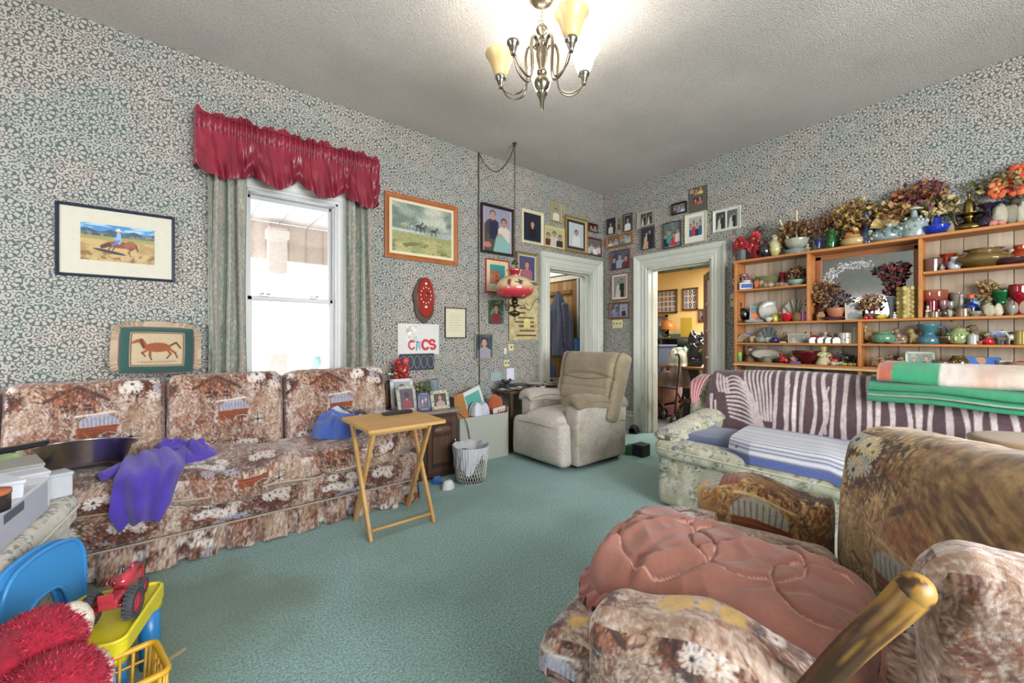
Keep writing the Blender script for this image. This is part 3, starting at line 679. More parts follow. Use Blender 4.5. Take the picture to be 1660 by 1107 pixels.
for (cx, cy, cz, lx, ly, lz, rz, ry, i) in sp:
    mb = MB(); T = TR((cx, cy, cz), rz, ry=ry, rx=.02)
    def ex(V, N, h):
        q = V/h; fr = np.clip(-q[:, 1], 0, 1)
        V[:, 2] -= fr**2*(.055 if i != 2 else .02)*(.55+.45*np.cos(q[:, 0]*3+.9*(i == 1))); V[:, 1] -= fr*.045*np.cos(q[:, 0]*2.2+.3)
        V[:, 2] += .012*np.sin(q[:, 0]*5+q[:, 1]*3+i)*(q[:, 2] > 0); return V
    mb.cushion((0, 0, 0), (lx, ly, lz), .62, .0045, fab(T_SOFA, .6, ou=.2+.37*i, ov=.15+.3*i), bulge(.035, 2, .010, 6, 10+i, extra=ex), T=T)
    cc = '#8d7258' if i != 1 else '#a79684'
    loop_pipe(mb, (lx/2+.002, ly/2+.03), -.01, .006, cc, .09, T=T, fz=lambda x, y: .01*math.sin(x*9)-(.035*max(0, -y/ly*2)**2))
    wpart('seat_cushion', mb, 'fabric', sf)
# pleated skirt along the front and right end
sk = MB(); xs = np.arange(-1.30, 1.352, .006); zz = np.linspace(.155, .008, 12); P = np.zeros((len(xs), len(zz), 3))
ph = (xs % .17)/.17
fold = .042*np.clip((.30-ph)/.05, 0, 1)*np.clip(ph/.05, 0, 1)+.008*np.sin(xs*9)
for j, z in enumerate(zz):
    t = (.155-z)/.15; P[:, j, 0] = xs; P[:, j, 1] = 2.752-t*.022-fold*(-1)*(.4+.9*t)-.006*np.sin(xs*23)*t; P[:, j, 2] = z+.006*np.sin(xs*31)*t
cc = T_SOFA.samp(((xs+.5*np.floor(xs/.17)+.31*(ph < .3))[:, None]/.5) % 64+zz[None]*0, ((zz[None]+np.floor(xs/.17)[:, None]*.11)/.5) % 64)
sk.grid(P, cc, flip=True)
ys = np.arange(2.752, 3.5, .01); P2 = np.zeros((len(ys), len(zz), 3)); ph = (ys % .19)/.19
for j, z in enumerate(zz):
    t = (.155-z)/.15; P2[:, j, 0] = 1.355+t*.01+np.where(ph < .12, -.02*np.sin(ph/.12*PI), .004)*t; P2[:, j, 1] = ys; P2[:, j, 2] = z
sk.grid(P2, T_SOFA.samp((ys[:, None]/.6) % 8+zz[None]*0, (zz[None]/.6) % 8+0*ys[:, None]), flip=True)
sk.tube([(x, 2.745, .158) for x in np.linspace(-1.3, 1.355, 30)], .006, 5, '#a89684')
wpart('skirt', sk, 'fabric', sf)
# ================================================================ LOVESEAT END AT THE LEFT EDGE (cream floral), carrying the boxes
ls = thing('loveseat', 'cream floral loveseat seat at the left edge, heaped with white boxes', 'sofa', (-.75, 1.9, 0))
b = MB(); b.cushion((0, 0, 0), (.84, 1.0, .38), .15, .010, fab(T_WHITEFLOR, .5), bulge(.004, 0, .004), T=TR((-.823, 2.14, .2), -.105)); wpart('base', b, 'fabric', ls)
b = MB(); b.cushion((0, 0, 0), (.86, 1.02, .13), .6, .006, fab(T_WHITEFLOR, .5, .3), bulge(.015, 2, .008, 8), T=TR((-.808, 2.14, .435), -.105))
loop_pipe(b, (.435, .515), .02, .006, '#c9c4b4', .05, T=TR((-.808, 2.14, .43), -.105)); wpart('seat_cushion', b, 'fabric', ls)
b = MB(); b.cushion((-1.30, 2.05, .5), (.2, 1.1, .95), .5, .02, fab(T_WHITEFLOR, .5), bulge(.02, 0, .006)); wpart('backrest', b, 'fabric', ls)
# ================================================================ RECLINER
rc = thing('recliner', 'grey beige corduroy recliner armchair in the corner by the two doorways', 'armchair', (3.02, 2.8, 0))
def cord(c1, c2, seed=0, rib=0):
    def f(V, N, side, h):
        n = fbm(V[:, 0]*5, V[:, 1]*5, V[:, 2]*5, seed)[:, None]; g = vn(V[:, 0]*190, V[:, 1]*190, V[:, 2]*190, seed)[:, None]
        t = np.clip((n-.4)*3, 0, 1); return (hx(c1)*(1-t)+hx(c2)*t)*(.9+.2*g)
    return f
GA, GB, GC, GD = '#aea59b', '#978d81', '#93846a', '#786a52'
b = MB(); b.cushion((3.05, 2.81, .20), (.70, .5, .30), .2, .02, cord(GA, GB)); b.box((3.08, 2.80, .035), (.62, .6, .05), '#241f1b'); wpart('frame', b, 'fabric', rc)
for y, nm in ((2.515, 0), (3.125, 1)):
    b = MB()
    def arm(V, N, h):
        V = V.copy(); q = V/h; V[:, 2] += .02*np.cos(q[:, 0]*1.6)*(q[:, 2] > .3)-.035*np.clip(q[:, 0], 0, 1)*(q[:, 2] > .3)
        V[:, 1] += N[:, 1]*.012*np.clip(q[:, 2], 0, 1); V += N*(.004*(fbm(V[:, 0]*8, V[:, 1]*8, V[:, 2]*8, nm)-.5))[:, None]; return V
    b.cushion((3.06, y, .31), (.70, .15, .54), .35, .014, cord(GA, GC, nm), arm)
    wpart('arm', b, 'fabric', rc)
    b = MB()
    def pad(V, N, h):
        V = V.copy(); q = V/h; V[:, 2] -= .05*(q[:, 1]**2)+.02*q[:, 0]; V[:, 2] += .02*np.exp(-((q[:, 0]+.5)/.4)**2); V += N*(.012*(fbm(V[:, 0]*12, V[:, 1]*12, V[:, 2]*12, nm)-.5))[:, None]; return V
    b.cushion((3.05, y, .595), (.74, .21, .09), .9, .012, cord(GC if nm == 0 else GA, GD if nm == 0 else GB, nm+3), pad)
    b.tube([(2.70+.66*t, y-.1-.02*math.sin(t*3), .575+.03*math.sin(t*5)) for t in np.linspace(0, 1, 14)], .0035, 5, '#6f6558')
    wpart('arm_pad', b, 'fabric', rc)
b = MB()
def seat(V, N, h):
    V = V.copy(); q = V/h; V[:, 2] += .05*np.clip(1-q[:, 0]**2, 0, 1)*np.clip(1-q[:, 1]**2, 0, 1)*(q[:, 2] > 0); V[:, 2] -= .04*np.clip(-q[:, 0]-.6, 0, 1); return V+N*(.006*(fbm(V[:, 0]*8, V[:, 1]*8, V[:, 2]*8, 9)-.5))[:, None]
b.cushion((2.91, 2.82, .38), (.62, .50, .17), .8, .012, cord('#bdb4ab', GA, 5), seat); wpart('seat', b, 'fabric', rc)
b = MB()
def foot(V, N, h):
    V = V.copy(); q = V/h; V[:, 0] -= .045*np.clip(1-q[:, 2]**2, 0, 1)*np.clip(1-q[:, 1]**4, 0, 1)*(q[:, 0] < 0); V[:, 1] *= 1+.06*(1-q[:, 2])/2; V[:, 2] += .03*np.clip(1-q[:, 1]**2, 0, 1)*(q[:, 2] > 0); return V+N*(.006*(fbm(V[:, 0]*8, V[:, 1]*8, V[:, 2]*8, 12)-.5))[:, None]
b.cushion((2.645, 2.84, .225), (.13, .66, .37), .6, .012, cord('#bab1a8', '#a89e93', 7), foot)
b.tube([(2.585-.035*(1-((y-2.84)/.33)**2), y, .375+.014*math.cos((y-2.84)*6)) for y in np.linspace(2.53, 3.15, 16)], .004, 5, '#857b70')
wpart('footrest', b, 'fabric', rc)
b = MB(); T = TR((3.24, 2.75, .70), rz=.02, ry=.30)
def back(V, N, h):
    V = V.copy(); q = V/h; fr = (q[:, 0] < 0)
    prof = .035*np.cos(q[:, 2]*1.3)+.03*np.exp(-((q[:, 2]-.62)/.25)**2)-.03*np.exp(-((q[:, 2]-.30+.18*q[:, 1]**2)/.035)**2)-.014*np.exp(-((q[:, 2]+.12)/.03)**2)-.016*np.exp(-((q[:, 2]+.52)/.03)**2)
    V[:, 0] -= fr*prof*np.clip(1-q[:, 1]**6, 0, 1); V[:, 1] *= 1+.04*q[:, 2]; V[:, 0] += fr*.02*np.exp(-((np.abs(q[:, 1])-.82)/.05)**2)
    V += N*(.007*(fbm(V[:, 0]*9, V[:, 1]*9, V[:, 2]*9, 3)-.5))[:, None]; return V
b.cushion((0, 0, 0), (.16, .76, .66), .55, .010, cord(GC, GD, 8), back, T=T)
b.tube([(-.12, y, .06-.02+.18*.33*(y/.38)**2*1.0+.0) for y in np.linspace(-.31, .31, 15)], .004, 5, '#6b5f4e', T=T)
wpart('backrest', b, 'fabric', rc)
# ================================================================ RIGHT SOFA
rs = thing('sofa', 'cream floral sofa along the shelf wall, draped with a zebra blanket', 'sofa', (3.1, .6, 0))
FL = lambda a=0, b=0: fab(T_FLORAL, .46, a, b)
b = MB(); b.cushion((3.08, .55, .21), (.90, 2.16, .40), .22, .009, FL(), bulge(.006, 0, .004)); wpart('base', b, 'fabric', rs)
b = MB(); b.cushion((2.92, 1.02, .405), (.66, 1.22, .12), .7, .012, FL(.3), bulge(.012, 2, .008, 7, 2)); loop_pipe(b, (.33, .61), 0, .006, '#b9b49b', .05, c=(2.92, 1.02, .41)); wpart('seat_cushion', b, 'fabric', rs)
b = MB(); b.cushion((2.92, -.12, .405), (.66, .96, .12), .7, .02, FL(.7), bulge(.012, 2, .008, 7, 3)); wpart('seat_cushion', b, 'fabric', rs)
b = MB()
def armr(V, N, h):
    V = V.copy(); q = V/h; V[:, 2] += .05*np.clip(q[:, 0], -1, 1)*(q[:, 2] > 0); V[:, 1] += N[:, 1]*.02*(q[:, 2] > .2); return V+N*(.01*(fbm(V[:, 0]*8, V[:, 1]*8, V[:, 2]*8, 3)-.5))[:, None]
b.cushion((3.02, 1.56, .50), (.80, .20, .16), .95, .011, FL(.1, .2), armr); wpart('arm', b, 'fabric', rs)
b = MB(); T = TR((3.47, .61, .56), ry=.16)
def bk(V, N, h):
    V = V.copy(); q = V/h; V[:, 0] -= .035*np.clip(1-q[:, 2]**2, 0, 1)*(q[:, 0] < 0)*(1-.7*np.exp(-((V[:, 1]-.02)/.03)**2)); V[:, 2] += .03*np.cos((q[:, 1]-.35)*2.4)*(q[:, 2] > 0); return V+N*(.01*(fbm(V[:, 0]*6, V[:, 1]*6, V[:, 2]*6, 4)-.5))[:, None]
b.cushion((0, 0, 0), (.22, 2.34, .60), .7, .009, FL(.5, .1), bk, T=T); wpart('backrest', b, 'fabric', rs)
# ---- zebra blanket over the backrest
def zebra():
    c = Cv(900, 338, '#4b343a'); X, Y = c.xy()       # x: 0 = left (head) .. 1; y: 0..0.375
    def st(x0, y0, x1, y1, w, bend=0, w1=None):
        pts = [(x0+(x1-x0)*t+bend*math.sin(t*PI), y0+(y1-y0)*t) for t in np.linspace(0, 1, 9)]
        for p, q in zip(pts[:-1], pts[1:]): c.line(p[0], p[1], q[0], q[1], w, '#b9aca9')
    r = random.Random(3); LT = '#b9aca9'
    def bz(p, w, w1=None):
        q = curve(p, 22); 
        for k in range(21): c.line(q[k][0], q[k][1], q[k+1][0], q[k+1][1], w*(1.12+.16*math.sin(k*.5+q[0][0]*90)), LT)
    x = .235; i = 0
    while x < .995:
        low = .05+.04*r.random()+(.03 if x > .8 else 0); bz([(x-.006, .352, 0), (x+.004*math.sin(i), .27, 0), (x+.010+.008*math.sin(i*1.7), .17, 0), (x+.004+.010*math.sin(i), low, 0)], .0118 if i % 2 else .0095); 
        if i % 4 == 1: bz([(x+.014, .25, 0), (x+.008, .2, 0), (x+.016, .12, 0)], .006)
        x += .0265+.003*r.random(); i += 1
    for k in range(11): bz([(.055+.004*k, .262-.013*k, 0), (.085+.007*k, .275-.0155*k, 0), (.13+.006*k, .245-.014*k, 0), (.190+.004*k, .16-.009*k, 0)], .0062)
    for k in range(7): bz([(.115+.016*k, .315, 0), (.128+.014*k, .265, 0), (.155+.012*k, .20, 0), (.18+.009*k, .135, 0)], .0068)
    for k in range(4): bz([(.020+.013*k, .285-.006*k, 0), (.030+.013*k, .245, 0), (.045+.011*k, .215, 0)], .0075)
    bz([(.018, .20, 0), (.024, .14, 0), (.020, .07, 0)], .010); bz([(.036, .18, 0), (.042, .12, 0), (.036, .05, 0)], .007); bz([(.055, .08, 0), (.08, .045, 0), (.12, .035, 0)], .006)
    for k in range(9): bz([(.10+.014*k, .335, 0), (.106+.014*k, .352, 0)], .006)
    c.ring(.075, .325, .012, .006, LT, .8); c.ell(.075, .325, .004, .005, LT); c.line(.012, .325, .05, .325, .010, LT); c.line(.09, .325, .12, .33, .008, LT)
    for k in range(22): c.line(.02+.045*k, .010, .04+.045*k, .012+.004*(k % 2), .006, LT)
    return c.noise(120, .15, 3)
ZB = zebra()
def sheet(P, cv, thick=.006, fw=None, u=(0, 1), v=None, flip=False, mb=None, col=None):
    """cloth: grid of points with the canvas stretched over it, given real thickness"""
    P = np.asarray(P); a, b_ = P.shape[:2]
    if col is None:
        v = v or (0, cv.asp-1e-4); U = np.linspace(u[0], u[1]-1e-4, a)[:, None]+np.zeros((1, b_)); V = np.linspace(v[0], v[1], b_)[None]+np.zeros((a, 1)); C_ = cv.samp(U, V)
    else: C_ = np.zeros((a, b_, 3))+hx(col) if not callable(col) else col(P)
    dA = np.gradient(P, axis=0); dB = np.gradient(P, axis=1); N = np.cross(dA, dB); N /= np.maximum(np.linalg.norm(N, axis=2)[..., None], 1e-9)
    if flip: N = -N
    mb = mb or MB(); mb.grid(P, C_, flip=flip); mb.grid(P-N*thick, C_, flip=not flip)
    E = np.concatenate([P[:, 0], P[-1, 1:], P[::-1, -1][1:], P[0, ::-1][1:]]); NN = np.concatenate([N[:, 0], N[-1, 1:], N[::-1, -1][1:], N[0, ::-1][1:]]); CC = np.concatenate([C_[:, 0], C_[-1, 1:], C_[::-1, -1][1:], C_[0, ::-1][1:]])
    mb.grid(np.stack([E, E-NN*thick], 1), np.stack([CC, CC], 1), flip=flip); return mb
prof = curve([(3.06, .485), (3.22, .475), (3.28, .52), (3.29, .62), (3.33, .74), (3.385, .84), (3.44, .895), (3.52, .90), (3.60, .86)], 170)
na = 520; ysz = np.linspace(1.60, -.42, na); P = np.zeros((na, 170, 3))
for i, y in enumerate(ysz):
    P[i, :, 1] = y; P[i, :, 0] = prof[:, 0]-.008; tt = np.clip((prof[:, 1]-.5)/.35, 0, 1); dz = .03*math.cos(((y-.56)/1.06-.35)*2.4)
    P[i, :, 2] = prof[:, 1]+dz*tt
    P[i, :, 0] += .018*math.exp(-((y-.98)/.018)**2)*np.clip(1-np.abs(tt-.5)*1.9, 0, 1)-.010*np.sin(y*13+prof[:, 1]*9)*np.clip(tt*1.2, 0, 1)*np.clip(1-tt, 0, 1)*2
solo('zebra_blanket', sheet(P, ZB, .008), 'fabric', 'plum brown blanket with a woven zebra, spread over the floral sofa backrest', 'blanket')
# ---- striped towel, blue cushion, pink cloth
def stripes():
    c = Cv(120, 300, '#b7b6ba'); 
    for i in range(22): c.rect(0, .06+i*.11, 1, .10+i*.11, '#59617a')
    c.rect(0, 0, 1, .16, '#47548c'); c.rect(0, 2.3, 1, 2.5, '#47548c'); return c
ST = stripes()
bc = MB(); bc.cushion((2.93, 1.28, .485), (.42, .40, .055), .95, .012, lambda V, N, s, h: hx('#55607f')*(.85+.3*fbm(V[:, 0]*9, V[:, 1]*9, 0, 2))[:, None], bulge(.012, 2, .006, 9))
loop_pipe(bc, (.2, .19), -.005, .005, '#3d4663', .06, c=(2.93, 1.28, .485)); solo('seat_pad', bc, 'fabric', 'slate blue square pad at the doorway end of the floral sofa seat', 'cushion')
bc = MB(); bc.cushion((2.88, .90, .495), (.50, .44, .075), .95, .012, '#4c5a93', bulge(.012, 2, .006, 9)); solo('seat_pad', bc, 'fabric', 'thick blue seat pad under the striped towel on the floral sofa', 'cushion')
prof = curve([(3.2, .54), (3.0, .548), (2.8, .55), (2.66, .545), (2.6, .50), (2.585, .44)], 60); na = 150; ysz = np.linspace(1.24, .08, na); P = np.zeros((na, 60, 3))
for i, y in enumerate(ysz):
    t = np.linspace(0, 1, 60); sag = .10*np.clip((.66-y)/.22, 0, 1)
    P[i, :, 0] = prof[:, 0]-.04*t*np.clip((.72-y)/.3, 0, 1)+.1*t*np.clip((y-1.1)/.2, 0, 1); P[i, :, 1] = y-.10*t*(y < 2); P[i, :, 2] = prof[:, 1]-sag*(.45+.55*t)+.008*np.sin(y*32+t*3)*np.clip(.9-y, 0, .5)*2*(1-.3*t)-.10*t**6*np.clip((.72-y)/.3, 0, 1)
solo('striped_towel', sheet(P, ST, .006, u=(0, 1), v=(0, 2.45), flip=False), 'fabric', 'blue and white striped towel laid over the floral sofa seat', 'towel')
P = np.zeros((40, 50, 3)); prof = curve([(3.20, .70), (3.24, .78), (3.32, .865), (3.42, .905), (3.50, .885)], 50)
for i, y in enumerate(np.linspace(1.60, 1.79, 40)):
    t = np.linspace(0, 1, 50); P[i, :, 0] = prof[:, 0]-.01; P[i, :, 1] = 1.62+(y-1.60)*(.25+.75*t); P[i, :, 2] = prof[:, 1]-.04+.006*np.sin(i*.6)-.06*(i/39)*t
solo('pink_cloth', sheet(P, None, .006, col='#c98a90', flip=True), 'fabric', 'small salmon pink cloth hung over the left corner of the floral sofa', 'cloth')
# ---- folded blankets on the backrest
def blanket_canvas(kind):
    c = Cv(300, 150, '#bfae9e'); X, Y = c.xy()
    c.blend(np.clip((fbm(X*5, Y*9, 0, kind)-.45)*5, 0, 1), '#c59f8c', .7); c.blend(np.clip((fbm(X*4, Y*7, 0, kind+5)-.52)*6, 0, 1), '#cdc4bb', .9); c.blend(np.clip((fbm(X*9, Y*12, 0, kind+9)-.6)*6, 0, 1), '#9a6a52', .6)
    if kind == 1: c.rect(0, 0, .07, .5, '#a2543c'); c.rect(.06, 0, .27, .5, '#27845a')
    else: c.rect(0, 0, 1, .16, '#1d7a52'); c.rect(0, .36, 1, .5, '#1d7a52')
    return c.noise(60, .1)
def folded(name, label, cv, zc, th, x0, x1, y0, y1, layers, seed, droop, mb=None):
    mb = MB(); n = 46; 
    for L in range(layers):
        z = zc+L*th*1.02
        P = np.zeros((70, n, 3)); t = np.linspace(0, 1, n); pr = curve([(x1, z), (x0+.06, z), (x0+.015, z+th*.2), (x0, z+th*.5), (x0+.015, z+th*.85), (x0+.06, z+th), (x1, z+th)], n)
        for i, y in enumerate(np.linspace(y0, y1, 70)):
            q = i/69; dr = droop*(q**1.3); P[i, :, 0] = pr[:, 0]+.012*math.sin(y*7+L+seed)*(pr[:, 0] < x0+.1); P[i, :, 1] = y
            P[i, :, 2] = pr[:, 1]-dr+.006*np.sin(y*11+seed+pr[:, 0]*20)-.05*np.clip((x0+.1-pr[:, 0])/.1, 0, 1)
        mb.grid(P, cv.samp(np.linspace(0, .99, 70)[:, None]+0*t[None], (.05+.17*((t[None]+L*.5) % 1))+np.zeros((70, 1))), flip=True)
        for e, fl in ((0, True), (-1, False)):
            E = P[e]; mb.grid(np.stack([E[:n//2], E[::-1][:n//2]], 1), '#8a6f5e' if cv is BL1 else '#1d7a52', flip=not fl)
    return solo(name, mb, 'fabric', label, 'blanket')
BL1, BL2 = blanket_canvas(1), blanket_canvas(2)
folded('folded_blanket', 'folded green bordered pink blanket, lower of the pair on the zebra covered backrest', BL2, .835, .032, 3.26, 3.62, .60, -.42, 3, 2, .02)
folded('folded_blanket', 'folded fleece blanket with green and orange end, topmost on the sofa backrest', BL1, .935, .085, 3.28, 3.60, .56, -.42, 1, 5, .01)
# ================================================================ PICTURES AND THINGS ON THE WALLS
def person(c, x, y, s, skin='#b98a72', hair='#3a2a22', top='#3a3f55', face=True, sm=True):
    """small bust in a print: y = chin height, s = head height"""
    c.poly([(x-.95*s, y-2.2*s), (x-.9*s, y-.45*s), (x-.35*s, y-.1*s), (x+.35*s, y-.1*s), (x+.9*s, y-.45*s), (x+.95*s, y-2.2*s)], top)
    c.rect(x-.16*s, y-.25*s, x+.16*s, y+.2*s, skin); c.ell(x, y+.62*s, .45*s, .52*s, hair); c.ell(x, y+.45*s, .36*s, .46*s, skin)
    if face:
        for e in (-1, 1): c.ell(x+e*.14*s, y+.52*s, .05*s, .035*s, '#2c2220')
        c.line(x-.12*s, y+.2*s, x+.12*s, y+.2*s, .05*s, '#8a4a44')
    return c
def P_cowboy():
    c = Cv(190, 108, '#b59a68'); X, Y = c.xy()
    c.rect(0, .44, 1, .6, '#3f7fb0'); c.blend((Y > .47)*np.clip((fbm(X*4, Y*22, 0, 2)-.5)*7, 0, 1), '#a9c4d4', .9)
    c.blend(((Y > .37) & (Y < .47+.02*np.sin(X*20))).astype(float)*np.clip(fbm(X*18, Y*18)*1.8, 0, 1), '#34465a', .95)
    c.rect(0, .33, 1, .385, '#8a8a4c'); c.blend((Y < .33)*np.clip((fbm(X*5, Y*10, 0, 4)-.5)*5, 0, 1), '#94783f', .8); c.blend((Y < .14)*np.clip((fbm(X*22, Y*22, 0, 5)-.5)*7, 0, 1), '#6f4a2a', .7)
    c.ell(.38, .15, .22, .022, '#2a2536', rot=-.15)                   # ground shadow drawn in the painting
    c.ell(.52, .27, .19, .052, '#7a3f26'); c.ell(.66, .27, .085, .07, '#8f4f30'); c.poly([(.36, .30), (.25, .24), (.26, .19), (.31, .2), (.42, .25)], '#4c2a1e')
    for x0, x1 in ((.40, .34), (.45, .40), (.66, .64), (.7, .62)): c.line(x0, .24, x1, .15, .025, '#6b3a22', w1=.012); 
    c.line(.64, .16, .66, .1, .014, '#54301e'); c.line(.735, .29, .76, .2, .02, '#2c2220')
    c.line(.50, .31, .50, .43, .06, '#7fa0cf'); c.line(.50, .33, .42, .26, .035, '#4d6ea8'); c.line(.50, .41, .44, .35, .022, '#7fa0cf'); c.ell(.495, .47, .022, .028, '#b98a72'); c.ell(.495, .495, .045, .013, '#c9c4b0'); c.ell(.495, .51, .022, .018, '#c9c4b0')
    return c
def P_horses():
    c = Cv(190, 140, '#8b9486'); X, Y = c.xy()
    c.blend((Y > .30)*np.clip((fbm(X*3, Y*6, 0, 3)-.42)*5, 0, 1), '#b5b5a4', .95); c.blend((Y > .34)*np.clip((fbm(X*3+4, Y*5, 0, 8)-.5)*6, 0, 1), '#5f6f66', .9)
    c.rect(0, 0, 1, .29, '#8d8f5c'); c.blend((Y < .29)*np.clip((fbm(X*5, Y*12, 0, 6)-.45)*5, 0, 1), '#a7a06a', .9); c.blend((Y < .16)*np.clip((fbm(X*9, Y*18, 0, 7)-.5)*6, 0, 1), '#5f6340', .9)
    c.blend(((Y > .28) & (Y < .36))*np.clip((X-.55)*3, 0, 1), '#9aa6a0', .8)
    for x, y, s, k in ((.18, .42, .8, '#a39a80'), (.235, .42, .8, '#9a917a'), (.33, .40, 1.3, '#8f9a98'), (.42, .42, 1.3, '#3a4038'), (.49, .40, 1.1, '#3f433c'), (.68, .38, 1.2, '#33362f')):
        c.ell(x, y, .035*s, .018*s, k); c.line(x+.025*s, y+.005, x+.05*s, y+.04*s, .018*s, k); c.ell(x+.056*s, y+.043*s, .014*s, .008*s, k, -.6)
        for e in (-.028, -.02, .02, .03): c.line(x+e*s, y-.005, x+e*s*1.25, y-.065*s, .008, k)
        c.line(x-.033*s, y+.005, x-.06*s, y-.02, .01, k)
    return c.noise(60, .15)
def portrait(bg='#4a5560', n=1, skin='#b98a72', hair='#3a2a22', top=('#3a3f55',), w=44, h=56, s=None, bw=False, bg2=None, seed=0):
    c = Cv(w, h, bg); A = h/w; r = random.Random(seed+n*7+w)
    if bg2: X, Y = c.xy(); c.blend(np.clip((fbm(X*4, Y*4, 0, seed)-.45)*5, 0, 1), bg2, .8)
    s = s or (.42 if n == 1 else .9/n/1.25)
    for i in range(n):
        x = .5 if n == 1 else (.5+i)/n; y = A*.5 if n == 1 else A*(.45+.14*((i % 2)-.3))
        person(c, x, y, s*A**.3, skin, hair if isinstance(hair, str) else hair[i % len(hair)], top[i % len(top)])
    if bw: g = c.a.mean(2, keepdims=True); c.a = np.repeat(g, 3, 2)*np.array([1, .98, .93])
    return c
def couple(bg='#3d4046', w=40, h=54, c1='#22222a', c2='#c9c2b4', bw=False):
    c = Cv(w, h, bg); A = h/w
    c.poly([(.12, 0), (.3, A*.55), (.55, A*.55), (.62, 0)], c2); person(c, .42, A*.6, .2, '#c09a84', '#4a3428', c2); person(c, .66, A*.68, .21, '#b48c76', '#2c2420', c1); c.rect(.56, 0, .82, A*.45, c1)
    if bw: c.a = np.repeat(c.a.mean(2, keepdims=True), 3, 2)*np.array([1, .98, .93])
    return c
def frame(label, wall, tl, br, cv=None, fw=.02, col='#4a2a22', d=.022, mat=0, matc='#d8d0bc', mat_m='wood', inner=None, cat='photograph', group=None, name='framed_photograph', prints=None, lip=None, tilt=0, off=.0):
    f = LW if wall == 'L' else RW; a0, z1 = f(*tl, .02+off); a1, z0 = f(*br, .02+off); W_, H_ = abs(a1-a0), z1-z0
    ac, zc = (a0+a1)/2, (z0+z1)/2
    loc = (ac, YW-off, zc) if wall == 'L' else (XW-off, ac, zc)
    t = thing(name, label, cat, loc, 0 if wall == 'L' else -PI/2, group)
    if tilt: t.rotation_euler[1] = tilt
    if fw > 0:
        m = MB(); pf = [(0, -.002), (0, -d), (fw*.25, -d*1.12), (fw*.6, -d*.95), (fw*.8, -d*.7), (fw, -d*.55), (fw, -.004)]
        P = []
        for o, y in pf: P.append([(-W_/2+o, y, -H_/2+o), (W_/2-o, y, -H_/2+o), (W_/2-o, y, H_/2-o), (-W_/2+o, y, H_/2-o), (-W_/2+o, y, -H_/2+o)])
        P = np.array(P); cc = np.zeros(P.shape)+hx(col)
        if lip: cc[4:6] = hx(lip)
        m.grid(P, cc, smooth=False); part('frame', m, mat_m, t)
    w2, h2 = W_-2*fw, H_-2*fw
    if mat > 0: part('mat_board', MB().box((0, -d*.38, 0), (w2+.002, .003, h2+.002), matc, b=.0005), 'paper', t)
    else: part('backing', MB().box((0, -d*.25, 0), (w2+.002, .006, h2+.002), '#3a332c', b=.0005), 'paper', t)
    def pr(c, x0, x1, zz0, zz1, nm='print'):
        A = c.a; g = np.zeros((c.w, c.h, 3)); g[..., 0] = np.linspace(x0, x1, c.w)[:, None]; g[..., 2] = np.linspace(zz0, zz1, c.h)[None]; g[..., 1] = -d*.38-.004
        m = MB(); m.grid(g, A.transpose(1, 0, 2)); m.grid(np.array([[(x0, -d*.38-.0012, zz0), (x0, -d*.38-.0012, zz1)], [(x1, -d*.38-.0012, zz0), (x1, -d*.38-.0012, zz1)]]), '#ddd', flip=True); part(nm, m, 'print', t)
    if cv is not None: pr(cv, -w2/2+mat, w2/2-mat, -h2/2+mat*(1 if inner is None else inner), h2/2-mat)
    for (c, x0, x1, q0, q1) in (prints or []): pr(c, -w2/2+w2*x0, -w2/2+w2*x1, -h2/2+h2*q0, -h2/2+h2*q1)
    return t
LG, RG = 'family photographs round the left doorway', 'family photographs round the right doorway'
frame('navy framed painting of a cowboy on a sliding horse, left of the window', 'L', (88.6, 324.5), (283.5, 457.5), P_cowboy(), .017, '#232a3c', mat=.088, matc='#c4bfae', cat='painting', name='framed_painting')
frame('oak framed print of horses galloping under a stormy sky, right of the window', 'L', (624, 308.4), (742.2, 431), P_horses(), .045, '#9c5a2a', mat=.026, matc='#d0c7a8', cat='painting', name='framed_print')
def P_men():
    c = Cv(60, 84, '#8b8a9c'); c.poly([(0, 0), (0, .8), (.2, 1.0), (.5, .95), (.55, .2), (.5, 0)], '#4d463f'); person(c, .33, 1.06, .23, '#b8866e', '#5a4a40', '#3d3540'); c.rect(.22, .4, .5, .95, '#23283e')
    person(c, .72, .86, .23, '#bb8068', '#2c2422', '#c6beb2'); c.poly([(.35, 0), (.45, .5), (.7, .55), (.95, .3), (.9, 0)], '#7fa7a2'); c.ell(.15, .2, .13, .09, '#b06f62'); c.ell(.58, .55, .1, .06, '#b98a78'); c.rect(0, 0, .04, 1.4, '#cdb9b2'); c.rect(.96, 0, 1, 1.4, '#cdb9b2'); return c
frame('large dark framed photograph of two seated men beside the swag lamp chain', 'L', (779.9, 327.6), (832.2, 416.6), P_men(), .028, '#2b1a1c', d=.04, group=LG)
frame('ornate cream framed portrait on black, above left of the doorway', 'L', (846, 337), (880.8, 399), portrait('#1d2230', top=('#14161c',), hair='#8a5a3a', s=.22), .034, '#cfc5a6', d=.03, mat_m='satin', group=LG)
frame('small gold framed standing portrait, highest over the left doorway', 'L', (893.4, 325.5), (911, 362), portrait('#8c8c74', top=('#d0c8b4',), w=30, h=50, s=.3), .014, '#ab9a62', mat_m='satin', group=LG)
frame('gold framed photograph of three men in suits over the left doorway', 'L', (882.3, 362), (915.7, 405.7), portrait('#a9ad84', 3, top=('#5a3030', '#b9b7aa', '#3a3030'), w=52, h=50), .016, '#b3a05c', mat=.012, matc='#c9c49a', mat_m='satin', group=LG)
frame('wide gold and walnut framed oval portrait over the left doorway', 'L', (916.2, 348.3), (951.9, 412.8), portrait('#b9bfc0', top=('#cfd2cf',), hair='#2c2420', w=40, h=56, s=.25), .036, '#8a6a3a', lip='#c4ab6c', d=.035, mat=.035, matc='#2f3438', mat_m='satin', group=LG)
